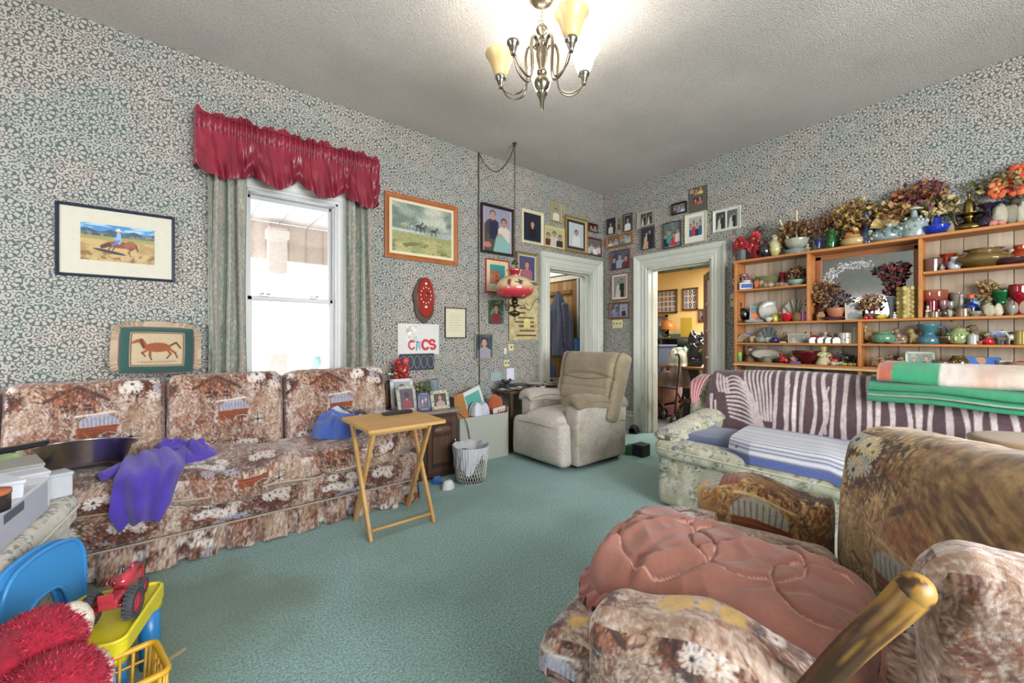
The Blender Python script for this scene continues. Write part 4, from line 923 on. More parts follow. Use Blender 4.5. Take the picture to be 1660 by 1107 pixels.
frame('small dark framed snapshot close to the room corner over the left doorway', 'L', (955, 360.4), (969.6, 378), portrait('#2c1c1c', 2, top=('#7a6a5c', '#8a7a6c'), w=30, h=34), .012, '#3c2420', group=LG)
frame('red brown framed group photograph against the corner over the left doorway', 'L', (949.8, 382.5), (975.7, 416.6), portrait('#6a6460', 4, top=('#c9c4c0', '#a9b3bb', '#dcd8d2'), w=50, h=46), .02, '#5c241e', group=LG)
def P_baby():
    c = Cv(44, 60, '#3c8a8a'); c.ell(.36, .55, .34, .42, '#c07a5e'); c.ell(.3, .88, .3, .14, '#a8644c'); c.ell(.5, .42, .08, .05, '#7a2c28'); c.ell(.45, .68, .05, .04, '#3a2420'); c.ell(.2, .05, .4, .16, '#c9d0c8'); return c
frame('bright red framed baby photograph with cream mat, behind the hanging lamp', 'L', (788, 417.9), (825.9, 476), P_baby(), .012, '#a8242c', mat=.045, matc='#cfbf94', mat_m='satin', group=LG)
frame('bronze framed portrait of a person with long hair beside the door casing', 'L', (837.3, 406.5), (871.4, 462), portrait('#4a4a6a', hair='#5a3226', top=('#9a5c68',), s=.32), .034, '#7a6c44', lip='#a39462', d=.035, mat=.01, matc='#c4c9c9', mat_m='satin', group=LG)
frame('unframed portrait of a boy in a red shirt below the red baby frame', 'L', (793.5, 486), (817, 525), portrait('#2f4a34', top=('#7a2c38',), hair='#33241e', bg2='#7f9a6a', s=.36), .006, '#3a4434', d=.01, group=LG)
frame('worn grey framed portrait of a smiling boy below the clock certificate', 'L', (770, 540), (801, 582.6), portrait('#3a4450', top=('#8e8c96',), hair='#2b2320', bg2='#566470', s=.4), .018, '#8b8878', mat_m='matte', group=LG)
doc = Cv(40, 56, '#c9c2a8'); 
for k in range(7): doc.line(.2, .35+k*.12, .8-.1*(k % 2), .35+k*.12, .012, '#8a8470')
frame('thin black framed certificate on yellowed paper', 'L', (722, 498), (756, 548), doc, .009, '#17181a', mat_m='satin', cat='certificate', name='framed_certificate')
frame('tiny dark framed portrait, first in the row on the shelf wall corner', 'R', (983.4, 356), (995.6, 378), portrait('#23283a', top=('#c9c4bc',), w=24, h=36, s=.33), .008, '#20242c', mat_m='satin', group=RG)
frame('miniature keepsake frame between the two small corner portraits', 'R', (998.3, 354), (1007, 371), portrait('#7a6f60', top=('#7a3434',), w=16, h=24, s=.3), .012, '#8c8a78', mat_m='satin', group=RG)
frame('small black framed portrait with white mat, third in the corner row', 'R', (1010, 348.5), (1024, 373), portrait('#2b3036', top=('#d6d3cc',), w=26, h=40, s=.4), .01, '#1e2022', mat=.006, matc='#d5d6cc', mat_m='satin', group=RG)
two = portrait('#6a6a62', 2, top=('#cfcac2', '#8aa3b4'), w=34, h=28); two2 = portrait('#8fa0a0', 2, top=('#5c7a80', '#9ab0aa'), w=34, h=28)
frame('oak double frame with two snapshots on the corner side of the right doorway', 'R', (982.7, 384.6), (1024.9, 395.4), None, .018, '#9c6232', mat=.001, matc='#8d5a30', prints=[(two, .02, .47, .1, .9), (two2, .54, .98, .1, .9)], group=RG)
frame('red framed photograph of a family indoors, left of the right doorway', 'R', (989, 408.3), (1020, 434), portrait('#4f5f74', 3, top=('#2c3450', '#8a9aa8', '#5c2c30'), bg2='#2c3440', w=52, h=46), .016, '#742c26', group=RG)
frame('pink wood frame with white mat and a black and white portrait group', 'R', (990.7, 444.9), (1018, 485), couple('#8a8c88', bw=True), .016, '#8a5a4c', mat=.02, matc='#d4d3c8', group=RG)
p1 = portrait('#4a5266', top=('#6a84a8',), w=30, h=40, bg2='#a9b4c4', s=.3); p2 = portrait('#8a93a4', top=('#2c2c34',), w=30, h=40, s=.25)
frame('walnut double frame just above the light switch', 'R', (987.6, 491.2), (1019.5, 516.3), None, .018, '#6e4630', mat=.001, matc='#7c5238', prints=[(p1, .02, .47, .06, .94), (p2, .53, .98, .06, .94)], group=RG)
frame('glass clip frame with two small black and white snapshots', 'R', (1032.7, 344), (1062, 365.6), None, .008, '#9a9684', mat=.001, matc='#9a9c8c', mat_m='satin', prints=[(couple(w=26, h=34, bw=True), .18, .48, .15, .85), (couple(w=26, h=34, bw=True), .52, .84, .15, .85)], group=RG)
frame('dark wedding photograph directly over the left side of the right doorway', 'R', (1037.8, 369.3), (1060.7, 401.7), couple('#2c3040', c1='#20242e', c2='#b99a80'), .010, '#4a4640', mat_m='satin', group=RG)
frame('small black framed group snapshot above the group portraits', 'R', (1088.3, 331.5), (1112.7, 343.7), portrait('#6c6a6c', 3, top=('#3c3f50', '#7a7f8c', '#b9bac0'), w=44, h=26), .018, '#141416', d=.03, mat_m='satin', group=RG)
s1_, s2_, s3_ = portrait('#a9a39a', w=16, h=20, top=('#4a4a4a',)), portrait('#6a5a40', 2, w=30, h=20, top=('#a9803a', '#c9b27a')), portrait('#3a2c34', 2, w=30, h=24, top=('#8a3a3c', '#a9605c'))
frame('tall grey green mount with three snapshots, highest over the right doorway', 'R', (1115.6, 307), (1145.6, 340.7), None, .003, '#4d4a40', d=.008, mat=.001, matc='#56544a', prints=[(s1_, .06, .26, .72, .96), (s2_, .3, .78, .72, .98), (s3_, .24, .74, .32, .6)], group=RG)
frame('framed colour photograph of a wedding party over the right doorway', 'R', (1074, 363), (1103, 398.5), portrait('#5a6a64', 4, top=('#23283a', '#3f8c8a', '#b8344a', '#c9c0b4'), bg2='#8a9a90', w=52, h=60), .010, '#3a2c26', group=RG)
frame('cream framed and matted photograph of a laughing group over the right doorway', 'R', (1110, 348.5), (1144.4, 390), portrait('#a9a8a0', 4, top=('#3c5a7a', '#a93c40', '#28304a'), w=52, h=36), .014, '#c7bf9e', mat=.035, matc='#d6d5cb', inner=1.8, mat_m='satin', group=RG)
frame('wide white double frame with two wedding portraits by the shelf unit', 'R', (1155.4, 342.4), (1200, 369.3), None, .016, '#c9c9b8', mat=.001, matc='#cfd0c4', mat_m='satin', prints=[(couple('#3a3c40', bw=True), .06, .45, .06, .94), (couple('#5c5e60', bw=True), .53, .94, .06, .94)], group=RG)
# hearts poster beside the shelf
hp_ = Cv(30, 150, '#6f6d66'); hp_.rect(0, 0, .12, 5, '#b9b5a6')
for k, (y, cc) in enumerate(((4.2, '#c9a4a8'), (3.3, '#b9354a'), (2.4, '#c9ccd4'), (1.5, '#b9354a'), (.6, '#cfc7bc'))): hp_.ell(.6, y, .28, .3, cc); hp_.ell(.6, y+.05, .12, .12, '#7a2a34')
frame('narrow grey poster with red and white hearts at the end of the shelf', 'R', (1183.5, 372), (1192.5, 468), hp_, .003, '#8e8a7c', d=.006, cat='poster', name='hearts_poster')
# ---- children's paper banner and the dark board under it
bn = Cv(150, 112, '#c9c8c2')
for k in range(26):
    r = random.Random(k); bn.ell(.2+.22*r.random(), .38+.3*r.random(), .05, .04, r.choice(['#b9b8ae', '#d6d5cc', '#a6a598', '#e0dfd8'])); 
def letter(c, pts, w, col):
    for p, q in zip(pts[:-1], pts[1:]): c.line(*p, *q, w, col)
arc = lambda x, y, rx, ry, a, b, n=12: [(x+rx*math.cos(t), y+ry*math.sin(t)) for t in np.linspace(a, b, n)]
letter(bn, arc(.33, .24, .07, .1, .9, 5.6), .04, '#b5343c'); letter(bn, [(.28, .30), (.40, .32)], .03, '#b5343c')
letter(bn, [(.44, .12), (.46, .32)], .035, '#5b7f96'); letter(bn, [(.44, .31), (.53, .3)], .03, '#5b7f96'); letter(bn, [(.5, .3), (.52, .13)], .035, '#7a9ab0'); letter(bn, [(.45, .2), (.54, .2)], .02, '#7aa09a')
letter(bn, arc(.66, .24, .08, .11, .8, 5.5), .06, '#b8313a'); letter(bn, arc(.82, .30, .06, .05, .2, 4.3)+arc(.84, .19, .06, .05, 1.4, -2.4), .06, '#b8313a')
frame('white paper banner with hand made red and blue letters, taped above the red flowers', 'L', (645.7, 524), (712.7, 574), bn, .0, d=.004, cat='banner', name='paper_banner')
db = Cv(90, 40, '#2e3038'); 
for k in range(5): 
    x = .1+.2*k; db.ring(x, .22, .17, .012, '#8b909a', .5); db.line(x-.1, 0, x+.1, .44, .006, '#6a6f7a')
frame('dark lattice patterned board on the wall behind the red flowers', 'L', (648.5, 574), (704.6, 598.7), db, .004, '#6c6f76', d=.012, mat_m='satin', cat='board', name='lattice_board')
# ---- cream wall hanging with brown slats and writing
wh = Cv(76, 130, '#b5a67a'); wh.noise(9, .2); wh.rect(.0, 0, .03, 2, '#8f8156')
for k, (y, x0, x1) in enumerate(((.12, .25, .93), (.26, .35, .9), (.4, .34, .86), (.52, .2, .86), (.66, .3, .85), (.8, .2, .55), (.95, .35, .55))): wh.rect(x0, y, x1, y+.055, '#5f4a2c')
wh.rect(.5, .38, .72, .6, '#c9b87a'); wh.ell(.61, .62, .08, .05, '#d8c67e'); wh.line(.05, 1.55, .9, 1.3, .01, '#8f8156')
frame('cream cloth wall hanging with brown slat motif beside the door casing', 'L', (826, 458), (873, 551), wh, .0, d=.01, cat='wall hanging', name='wall_hanging')
# ---- oval red clock on a bark edged slab
x, z = LW(691, 482, .04); ck = thing('wall_clock', 'red oval clock face set in a bark edged wood slab', 'clock', (x, YW, z))
m = MB(); n = 36; pts = [((.110+.006*math.sin(5*a)+.004*math.sin(11*a))*math.cos(a)-.012, (.215+.008*math.sin(7*a))*math.sin(a)-.025) for a in np.arange(n)*2*PI/n]
m.prism([(p[0], p[1]) for p in pts], 0, .03, '#4c3a2c', T=Matrix.Rotation(PI/2, 4, 'X')); part('wood_slab', m, 'wood', ck)
m = MB(); m.prism([(.088*math.cos(a), .185*math.sin(a)) for a in np.arange(n)*2*PI/n], .03, .036, '#8c2a20', T=Matrix.Rotation(PI/2, 4, 'X')); 
m.tube([(.088*math.cos(a), -.036, .185*math.sin(a)) for a in np.linspace(0, 2*PI, 40)], .004, 6, '#6a1f18', cap=False); part('clock_face', m, 'gloss', ck)
m = MB()
for k in range(12):
    a = k*PI/6; m.box((.055*math.sin(a), -.038, .02+.075*math.cos(a)), (.008, .004, .014), '#d8cdbf', b=.001)
m.box((0, -.038, .13), (.02, .004, .02), '#d8cdbf', b=.001); m.box((0, -.038, -.09), (.024, .004, .02), '#d8cdbf', b=.001); part('numerals', m, 'satin', ck)
m = MB(); m.box((.012, -.041, .03), (.006, .003, .05), '#1c1816', b=.001, T=None); m.tube([(0, -.042, .02), (.028, -.042, .045)], .003, 5, '#1c1816'); m.ell((0, -.042, .02), (.007, .004, .007), '#c9b06a'); part('clock_hands', m, 'satin', ck)
# ---- light switches and odd papers
def plate(label, wall, tl, br, n, kind='toggle'):
    f = LW if wall == 'L' else RW; a0, z1 = f(*tl); a1, z0 = f(*br); t = thing('switch_plate', label, 'light switch', ((a0+a1)/2, YW, (z0+z1)/2) if wall == 'L' else (XW, (a0+a1)/2, (z0+z1)/2), 0 if wall == 'L' else -PI/2)
    w_, h_ = abs(a1-a0), z1-z0; part('plate', MB().box((0, -.004, 0), (w_, .008, h_), '#d3c793', b=.003), 'plastic', t)
    for k in range(n):
        x = (k-(n-1)/2)*w_/n; part('toggle', MB().box((x, -.013, .004), (.01, .014, .02), '#4a4234', b=.002), 'plastic', t)
plate('cream triple light switch under the walnut double frame', 'R', (993.2, 518.5), (1009, 531.5), 3)
plate('grey white switch plate on the wall strip beside the shelf unit', 'R', (1184.8, 476), (1191, 497), 1)
plate('small white switch plate above the cluttered corner table', 'L', (824, 558), (832, 568), 1)
plate('cream outlet plate low on the wall over the corner table', 'L', (816.5, 584), (825.5, 593.5), 2)
for tl, br, cc, lb in (((821, 597), (833, 615), '#cfd0e0', 'white note pinned up above the corner table'), ((795.5, 604), (812, 617), '#8fa3a4', 'bluish clear pocket hanging on the wall over the boxes'), ((816.5, 564), (820.5, 574), '#c9ccc8', 'slim white tag hanging left of the small switch plate')):
    a0, z1 = LW(*tl); a1, z0 = LW(*br); m = MB().box(((a0+a1)/2, YW-.004, (z0+z1)/2), (a1-a0, .006, z1-z0), cc, b=.001); solo('wall_note', m, 'paper', lb, 'note')
# ================================================================ WINDOW DRESSING
def curtain_tile():
    c = Cv(180, 360, '#958f7f'); r = random.Random(2); X, Y = c.xy()
    c.blend(np.clip((fbm(X*5, Y*5, 0, 2)-.45)*5, 0, 1), '#7d8a80', .7)
    for _ in range(520): c.ell(r.random(), r.random()*2, .022, .01, r.choice(['#3f6c60', '#5f8478', '#b3ac9c', '#6f7674', '#4f6a64', '#aea694', '#b8a48c', '#44544f', '#a0625c']), r.random()*3, al=.9)
    for _ in range(90): c.daisy(r.random(), r.random()*2, .035, r.choice(['#c2c6bb', '#b6bfb6', '#9fb2a8']), '#7b8c84', 7)
    for k in range(16):
        y = .06+.125*k
        for x in (.22, .62): c.ell(x+.02*(k % 2), y, .035, .018, '#a2505a'); c.ell(x+.04, y+.02, .02, .012, '#b8727a'); c.ell(x-.05, y-.01, .03, .01, '#4f8a78', .4)
    for x0 in (.05, .5, .97): c.rect(x0, 0, x0+.03, 2, '#3c5c52', .6); c.rect(x0+.10, 0, x0+.15, 2, '#b0a894', .5)
    return c
T_CURT = curtain_tile()
def curtain(name, label, x0, x1, z0, z1, y, npl, flare, seed):
    nx, nz = 170, 300; P = np.zeros((nx, nz, 3)); t = np.linspace(0, 1, nx)[:, None]; q = np.linspace(0, 1, nz)[None]; z = z0+(z1-z0)*q
    P[..., 0] = x0+(x1-x0)*t+(t-.5)*flare*(1-q)+.006*np.sin(q*5+t*9); P[..., 1] = y+.042*np.sin(t*npl*2*PI+.7*np.sin(q*3+seed))*(1-.3*q)+.010*np.sin(t*43+seed+q*2); P[..., 2] = z+0*t
    wd = .62; C_ = T_CURT.samp((t*wd/.36+seed*.3) % 8+0*q, (z/.36+t*0) % 8)
    mb = MB(); mb.grid(P, C_); mb.grid(P+np.array([0, .003, 0]), C_, flip=True)
    return solo(name, mb, 'fabric', label, 'curtain')
curtain('curtain', 'floral green curtain panel left of the window glass', .175, .392, .60, 2.42, YW-.09, 3.3, .02, 1)
curtain('curtain', 'floral green curtain panel right of the window glass', 1.095, 1.30, .60, 2.42, YW-.09, 3.2, .06, 4)
nx, nz = 460, 40; xs = np.linspace(.10, 1.345, nx); bx_, bz_ = zip(*[(.10, 2.34), (.16, 2.275), (.226, 2.25), (.32, 2.262), (.40, 2.31), (.424, 2.338), (.47, 2.29), (.53, 2.262), (.60, 2.255), (.67, 2.30), (.723, 2.372), (.78, 2.30), (.85, 2.255), (.93, 2.256), (1.0, 2.30), (1.063, 2.35), (1.12, 2.28), (1.18, 2.25), (1.26, 2.245), (1.345, 2.31)])
bot = np.interp(xs, bx_, bz_); P = np.zeros((nx, nz, 3)); q = np.linspace(0, 1, nz)
for i, x in enumerate(xs):
    top = 2.70+.012*math.sin(x*55+2*math.sin(x*9))+.010*math.sin(x*23)+.006*math.sin(x*131); zz = bot[i]+(top-bot[i])*q; P[i, :, 0] = x; P[i, :, 2] = zz
    pk = np.exp(-((zz-2.625)/.035)**2)          # rod pocket
    swag = np.clip((2.58-zz)/.3, 0, 1); loc = np.interp(x, [.10, .424, .723, 1.063, 1.345], [0, 1, 2, 3, 4]); fr = loc % 1; arch = math.sin(fr*PI)
    P[i, :, 1] = YW-.155-.018*pk-.045*swag*arch-.010*np.sin(x*150+3*math.sin(x*17))*np.clip((zz-2.5)/.12, .25, 1)-.024*np.sin(x*47+zz*7+2*math.sin(x*6))*swag-.012*np.sin(x*96+zz*11)*swag-.020*np.sin((zz*42+arch*6))*swag*(1-arch)*1.6
C_ = np.zeros((nx, nz, 3))+hx('#7c2635'); nn = fbm(P[..., 0]*14, P[..., 2]*5, 0, 4); C_ *= (.82+.4*nn)[..., None]
seamz = np.minimum(np.abs(P[..., 2]-2.585), np.abs(P[..., 2]-2.665)) < .004; C_[seamz] *= .6
mb = MB(); mb.grid(P, C_); mb.grid(P+np.array([0, .004, 0]), C_*.8, flip=True)
for e, xx in ((0, .10), (-1, 1.345)):
    L_ = P[e]; bk = L_.copy(); bk[:, 1] = YW-.002; mb.grid(np.stack([L_, (L_+bk)/2+np.array([(-.012 if e == 0 else .012), 0, 0]), bk], 1), '#8a2e40', flip=(e == -1)); mb.grid(np.stack([L_, (L_+bk)/2+np.array([(-.012 if e == 0 else .012), 0, 0]), bk], 1)+np.array([.003 if e == 0 else -.003, 0, 0]), '#8a2e40', flip=(e != -1))
va = thing('valance', 'dark red swagged valance with a ruffled rod pocket over the window', 'valance', (.72, YW, 2.25)); wpart('fabric_swags', mb, M['sheen'] if 'sheen' in M else vcm('polished_cotton', .30, nam=.08, nsc=30, bst=.1, bd=.002), va)
wpart('curtain_rod', MB().box((.722, YW-.10, 2.63), (1.23, .02, .04), '#cfccc4').box((.125, YW-.05, 2.63), (.02, .1, .04), '#cfccc4').box((1.32, YW-.05, 2.63), (.02, .1, .04), '#cfccc4'), 'plastic', va)
# ================================================================ CHANDELIER
CX, CY = 1.63, 1.74; ch = thing('chandelier', 'brass chandelier with five upturned bell shades, three of them lit', 'chandelier', (CX, CY, 3.12)); BR = '#8f8674'
m = MB(); m.lathe([(0, -.004), (.07, -.004), (.072, -.012), (.05, -.03), (.018, -.04), (0, -.042)], 28, BR); part('canopy', m, 'metal', ch)
m = MB()
for k in range(5):
    z = -.05-k*.022
    m.tube([( (.008*math.cos(a) if k % 2 else 0), (0 if k % 2 else .008*math.cos(a)), z+.015*math.sin(a)) for a in np.linspace(0, 2*PI, 12)], .0022, 5, BR, cap=False)
m.tube([(.03*math.sin(a), 0, -.155+.02*math.cos(a)) for a in np.linspace(-2.3, 2.3, 14)], .003, 5, BR)
part('chain', m, 'metal', ch)
m = MB(); m.lathe([(0, -.15), (.006, -.152), (.009, -.158), (.028, -.165), (.036, -.18), (.030, -.197), (.012, -.21), (.014, -.225), (.022, -.235), (.026, -.25), (.040, -.262), (.043, -.272), (.036, -.28), (.032, -.30), (.034, -.33), (.027, -.37), (.02, -.405), (.021, -.412), (.03, -.42), (.028, -.435), (.019, -.442), (.022, -.45), (.04, -.465), (.046, -.485), (.040, -.51), (.02, -.53), (.009, -.55), (.012, -.565), (.008, -.585), (.006, -.62), (.003, -.645), (0, -.65)], 26, BR); part('column', m, 'metal', ch)
th0 = math.atan2(-CY, -CX)             # direction towards the camera
em, ent, ebs = nt_new('lit_glass_shade'); ebs.inputs['Base Color'].default_value = (.9, .86, .75, 1); ebs.inputs['Emission Color'].default_value = (1, .97, .9, 1); ebs.inputs['Emission Strength'].default_value = 3.2; M['lit'] = em
am, ant, abs_ = nt_new('amber_glass_shade'); abs_.inputs['Base Color'].default_value = c4('#d9bc84'); abs_.inputs['Roughness'].default_value = .35; abs_.inputs['Subsurface Weight'].default_value = .3; abs_.inputs['Subsurface Radius'].default_value = (.05, .04, .02); M['amber'] = am
for k, (da, lit) in enumerate(((36, 0), (108, 1), (180, 1), (-108, 0), (-36, 1))):
    a = th0+math.radians(da); dx, dy = math.cos(a), math.sin(a); r_ = .258
    pt = lambda rr, z: (rr*dx, rr*dy, z); m = MB()
    for sgn, off in ((-1, .0), (1, .0)):
        o = sgn*.006; sh = [pt(.03, -.29+.0), pt(.055, -.262), pt(.085, -.262), pt(.10, -.33), pt(.092, -.43+sgn*.01), pt(.105, -.505+sgn*.012), pt(.15, -.53+sgn*.012), pt(.21, -.51+sgn*.01), pt(.252, -.455)]
        c_ = curve([(p[0]-dy*o, p[1]+dx*o, p[2]) for p in sh], 34); m.tube(c_, .0055, 8, BR)
    arm_ = part('arm', m, 'metal', ch)
    m = MB(); m.lathe([(0, -.462), (.012, -.46), (.014, -.445), (.022, -.425), (.024, -.41), (.032, -.405), (.034, -.39), (.028, -.383), (.0, -.383)], 18, '#8f8a80', c=(r_*dx, r_*dy, 0)); part('lamp_cup', m, 'metal', arm_)
    m = MB(); pr = [(.026, -.392), (.034, -.385), (.044, -.365), (.054, -.335), (.064, -.305), (.077, -.278), (.091, -.262), (.093, -.258)]; m.lathe(pr+[(q_[0]-.004, q_[1]+.0005) for q_ in pr[::-1]], 30, '#d9bc84', c=(r_*dx, r_*dy, 0)); part('shade', m, 'lit' if lit else 'amber', arm_, 'lit white glass shade' if lit else 'unlit amber glass shade')
    if lit: point('chandelier_bulb', (CX+r_*dx, CY+r_*dy, 3.12-.255), 7.5, .03, (1, .95, .87))
# ================================================================ SWAG LAMP
sx, sy = 2.63, 3.206; sl = thing('hanging_lamp', 'red and cream painted globe swag lamp hanging on a chain before the left doorway', 'lamp', (sx, sy, 3.12)); DB = '#4b4538'
def chain(m, pts, step=.028, r=.0028, lr=.007, col=DB):
    c_ = curve(pts, max(3, int(sum(np.linalg.norm(np.diff(np.array(pts), axis=0), axis=1))/step)))
    for i in range(len(c_)-1):
        p, q = c_[i], c_[i+1]; d = (q-p); L_ = np.linalg.norm(d); d /= L_; u = np.cross(d, [0, 0, 1] if abs(d[2]) < .9 else [1, 0, 0]); u /= np.linalg.norm(u)
        if i % 2: u = np.cross(d, u)
        mid = (p+q)/2; m.tube([mid+d*math.cos(a)*L_*.62+u*math.sin(a)*lr for a in np.linspace(0, 2*PI, 9)], r, 4, col, cap=False)
m = MB(); chain(m, [(0, 0, 0), (0, 0, -.6), (0, 0, -1.2)]); part('chain', m, 'metal', sl)
m = MB(); m.lathe([(0, 0), (.02, 0), (.014, -.02), (.006, -.03), (0, -.03)], 12, DB); m.lathe([(0, -1.17), (.016, -1.18), (.035, -1.2), (.036, -1.21), (0, -1.215)], 14, '#7a6b45'); part('smoke_bell', m, 'metal', sl)
m = MB(); m.lathe([(.075, -1.262), (.080, -1.272), (.068, -1.29), (.060, -1.315), (.058, -1.328)], 32, '#b02028', wob=.04); part('shade_crown', m, 'glass', sl)
pr = curve([(.058, -1.325), (.10, -1.34), (.155, -1.375), (.186, -1.43), (.188, -1.475), (.168, -1.515), (.12, -1.545)], 22); col = [hx('#cbb88f')*(1-t)+hx('#b5303c')*t for t in np.clip((-(pr[:, 1])-1.43)/.06, 0, 1)]
mb = MB(); nA = 60; A_ = np.arange(nA+1)*2*PI/nA; P = np.stack([pr[:, 0][None]*np.cos(A_)[:, None], pr[:, 0][None]*np.sin(A_)[:, None], pr[:, 1][None]+0*A_[:, None]], 2); CC = np.zeros(P.shape)+np.array(col)[None]
for k in range(4):
    a0 = math.atan2(-sy, -sx)+k*PI/2
    for j in range(7):
        rr = random.Random(k*9+j); aa = a0+rr.uniform(-.45, .45); z0 = -1.415+rr.uniform(-.03, .02); d_ = np.hypot(((A_[:, None]-aa+PI) % (2*PI)-PI)*.18, pr[:, 1][None]-z0) < (.024 if j < 2 else .013); CC[d_] = hx('#3a4034') if j % 2 == 0 else hx('#7c2c2c')
mb.grid(P, CC, flip=False); part('globe_shade', mb, 'gloss', sl)
m = MB(); m.lathe([(.12, -1.545), (.10, -1.556), (.02, -1.552), (.012, -1.56)], 24, '#7a6b45'); m.ell((0, 0, -1.585), (.035, .035, .035), DB); m.lathe([(.0, -1.61), (.05, -1.615), (.05, -1.63), (.014, -1.64), (.012, -1.675), (.022, -1.68), (.058, -1.69), (.062, -1.70), (.05, -1.72), (.016, -1.735), (0, -1.737)], 24, '#6a5c3e'); m.tube([(.012*math.cos(a), 0, -1.755+.015*math.sin(a)) for a in np.linspace(0, 6.3, 10)], .003, 5, DB, cap=False)
part('font', m, 'metal', sl)
for k in range(3):
    a = -.63+k*2*PI/3; dx, dy = math.cos(a), math.sin(a); m = MB(); c_ = curve([(.02*dx, .02*dy, -1.63), (.09*dx, .09*dy, -1.625), (.12*dx, .12*dy, -1.66), (.16*dx, .16*dy, -1.665), (.19*dx, .19*dy, -1.60), (.225*dx, .225*dy, -1.555), (.25*dx, .25*dy, -1.565), (.245*dx, .245*dy, -1.60)], 30); m.tube(c_, .004, 6, DB); part('scroll_arm', m, 'metal', sl)
    m = MB(); m.tube([(.115*dx+.02*math.cos(t)*dx, .115*dy+.02*math.cos(t)*dy, -1.625+.02*math.sin(t)) for t in np.linspace(0, 5, 12)], .0035, 5, DB); part('scroll_curl', m, 'metal', sl)
m = MB(); p0 = (2.456-sx, 3.585-sy, -.01); chain(m, [(0, 0, -.01), (-.02, .07, -.15), (-.07, .2, -.24), (-.13, .31, -.16), p0]); chain(m, [p0, (p0[0], p0[1], -1.4), (p0[0]+.01, p0[1], -2.45)]); part('swag_chain', m, 'metal', sl)
# ================================================================ SHELF UNIT ON THE RIGHT WALL
SU = thing('shelf_unit', 'orange stained pine shelf unit with beadboard back and mirror, crowded with ornaments', 'shelf unit', (4.40, .4, 0))
OR1, OR2 = '#b5763f', '#a86a38'; Yend, Yfar = 1.81, -.9; XF = 4.30
def sb(name, c, d, col=OR1, mat='woody', label=None): return wpart(name, MB().box(c, d, col, b=.003), mat, SU, label)
bk = MB(); n = 0; yy = Yfar; r = random.Random(4)
while yy < Yend-.03:
    w_ = min(.118, Yend-.02-yy); k = r.choice(['#a9977f', '#b09e88', '#a08d76', '#ad9a86']); bk.box((4.505, yy+w_/2, .97), (.012, w_-.003, 1.90), k, b=.002)
    for _ in range(2): bk.ell((4.498, yy+r.uniform(.02, w_-.02), r.uniform(.2, 1.9)), (.002, .008, .011), '#5c4230', 8)
    yy += w_
wpart('back_boards', bk, 'wood', SU)
sb('side_panel', (4.40, Yend-.010, .965), (.20, .022, 1.93)); sb('side_panel', (4.40, Yfar+.01, .965), (.20, .022, 1.93))
ym = (Yend+Yfar)/2; yl = Yend-Yfar
sb('shelf', (4.40, ym, 1.921), (.215, yl+.01, .022)); sb('shelf', (4.40, ym, 1.312), (.20, yl-.04, .020)); sb('shelf', (4.40, ym, 1.116), (.195, yl-.04, .018))
sb('shelf', (4.40, 1.495, 1.637), (.195, .585, .019)); sb('shelf', (4.40, -.205, 1.652), (.195, 1.36, .019))
sb('shelf', (4.395, ym, .922), (.22, yl-.02, .034)); wpart('shelf_edge', MB().box((4.283, ym, .912), (.006, yl, .016), '#d3b884', b=.001), 'woody', SU, 'pale cream shelf edge')
sb('shelf', (4.40, ym, .62), (.20, yl-.04, .02)); sb('shelf', (4.40, ym, .30), (.20, yl-.04, .02)); sb('shelf', (4.40, ym, .08), (.20, yl-.04, .02))
for y, z0, z1 in ((1.192, 1.322, 1.91), (.487, 1.322, 1.91), (.84, .939, 1.302), (.84, .09, .905)): sb('divider', (4.40, y, (z0+z1)/2), (.20, .022, z1-z0))
mf = MB(); y0, y1, z0, z1 = .498, 1.181, 1.325, 1.905
for c, d in (((4.482, (y0+y1)/2, 1.885), (.03, y1-y0, .05)), ((4.482, y1-.022, 1.61), (.03, .044, .57)), ((4.482, y0+.022, 1.61), (.03, .044, .57)), ((4.482, (y0+y1)/2, 1.333), (.03, y1-y0, .02))): mf.box(c, d, '#8f5a34', b=.004)
wpart('mirror_frame', mf, 'woody', SU)
mm, mnt, mbs = nt_new('mirror_glass'); mbs.inputs['Metallic'].default_value = 1; mbs.inputs['Roughness'].default_value = .04; mbs.inputs['Base Color'].default_value = (.78, .81, .82, 1); M['mirror'] = mm
mp_ = wpart('mirror', MB().box((4.485, (y0+y1)/2, 1.605), (.006, y1-y0-.08, .53), '#fff', b=0), 'mirror', SU)
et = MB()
for i in range(900):          # etched garland, thickened and whitened so frosting brightens the mirror like reflected light
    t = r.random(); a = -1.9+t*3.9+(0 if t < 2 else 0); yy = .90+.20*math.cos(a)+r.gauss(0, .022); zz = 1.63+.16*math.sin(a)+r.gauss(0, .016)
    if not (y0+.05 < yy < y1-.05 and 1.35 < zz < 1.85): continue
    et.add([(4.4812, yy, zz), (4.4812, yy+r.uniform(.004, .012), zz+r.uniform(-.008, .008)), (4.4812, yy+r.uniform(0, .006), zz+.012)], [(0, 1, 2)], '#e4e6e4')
o_ = wpart('etched_garland', et, 'matte', SU, 'frosted white leaf garland on the mirror'); o_['kind'] = 'stuff'
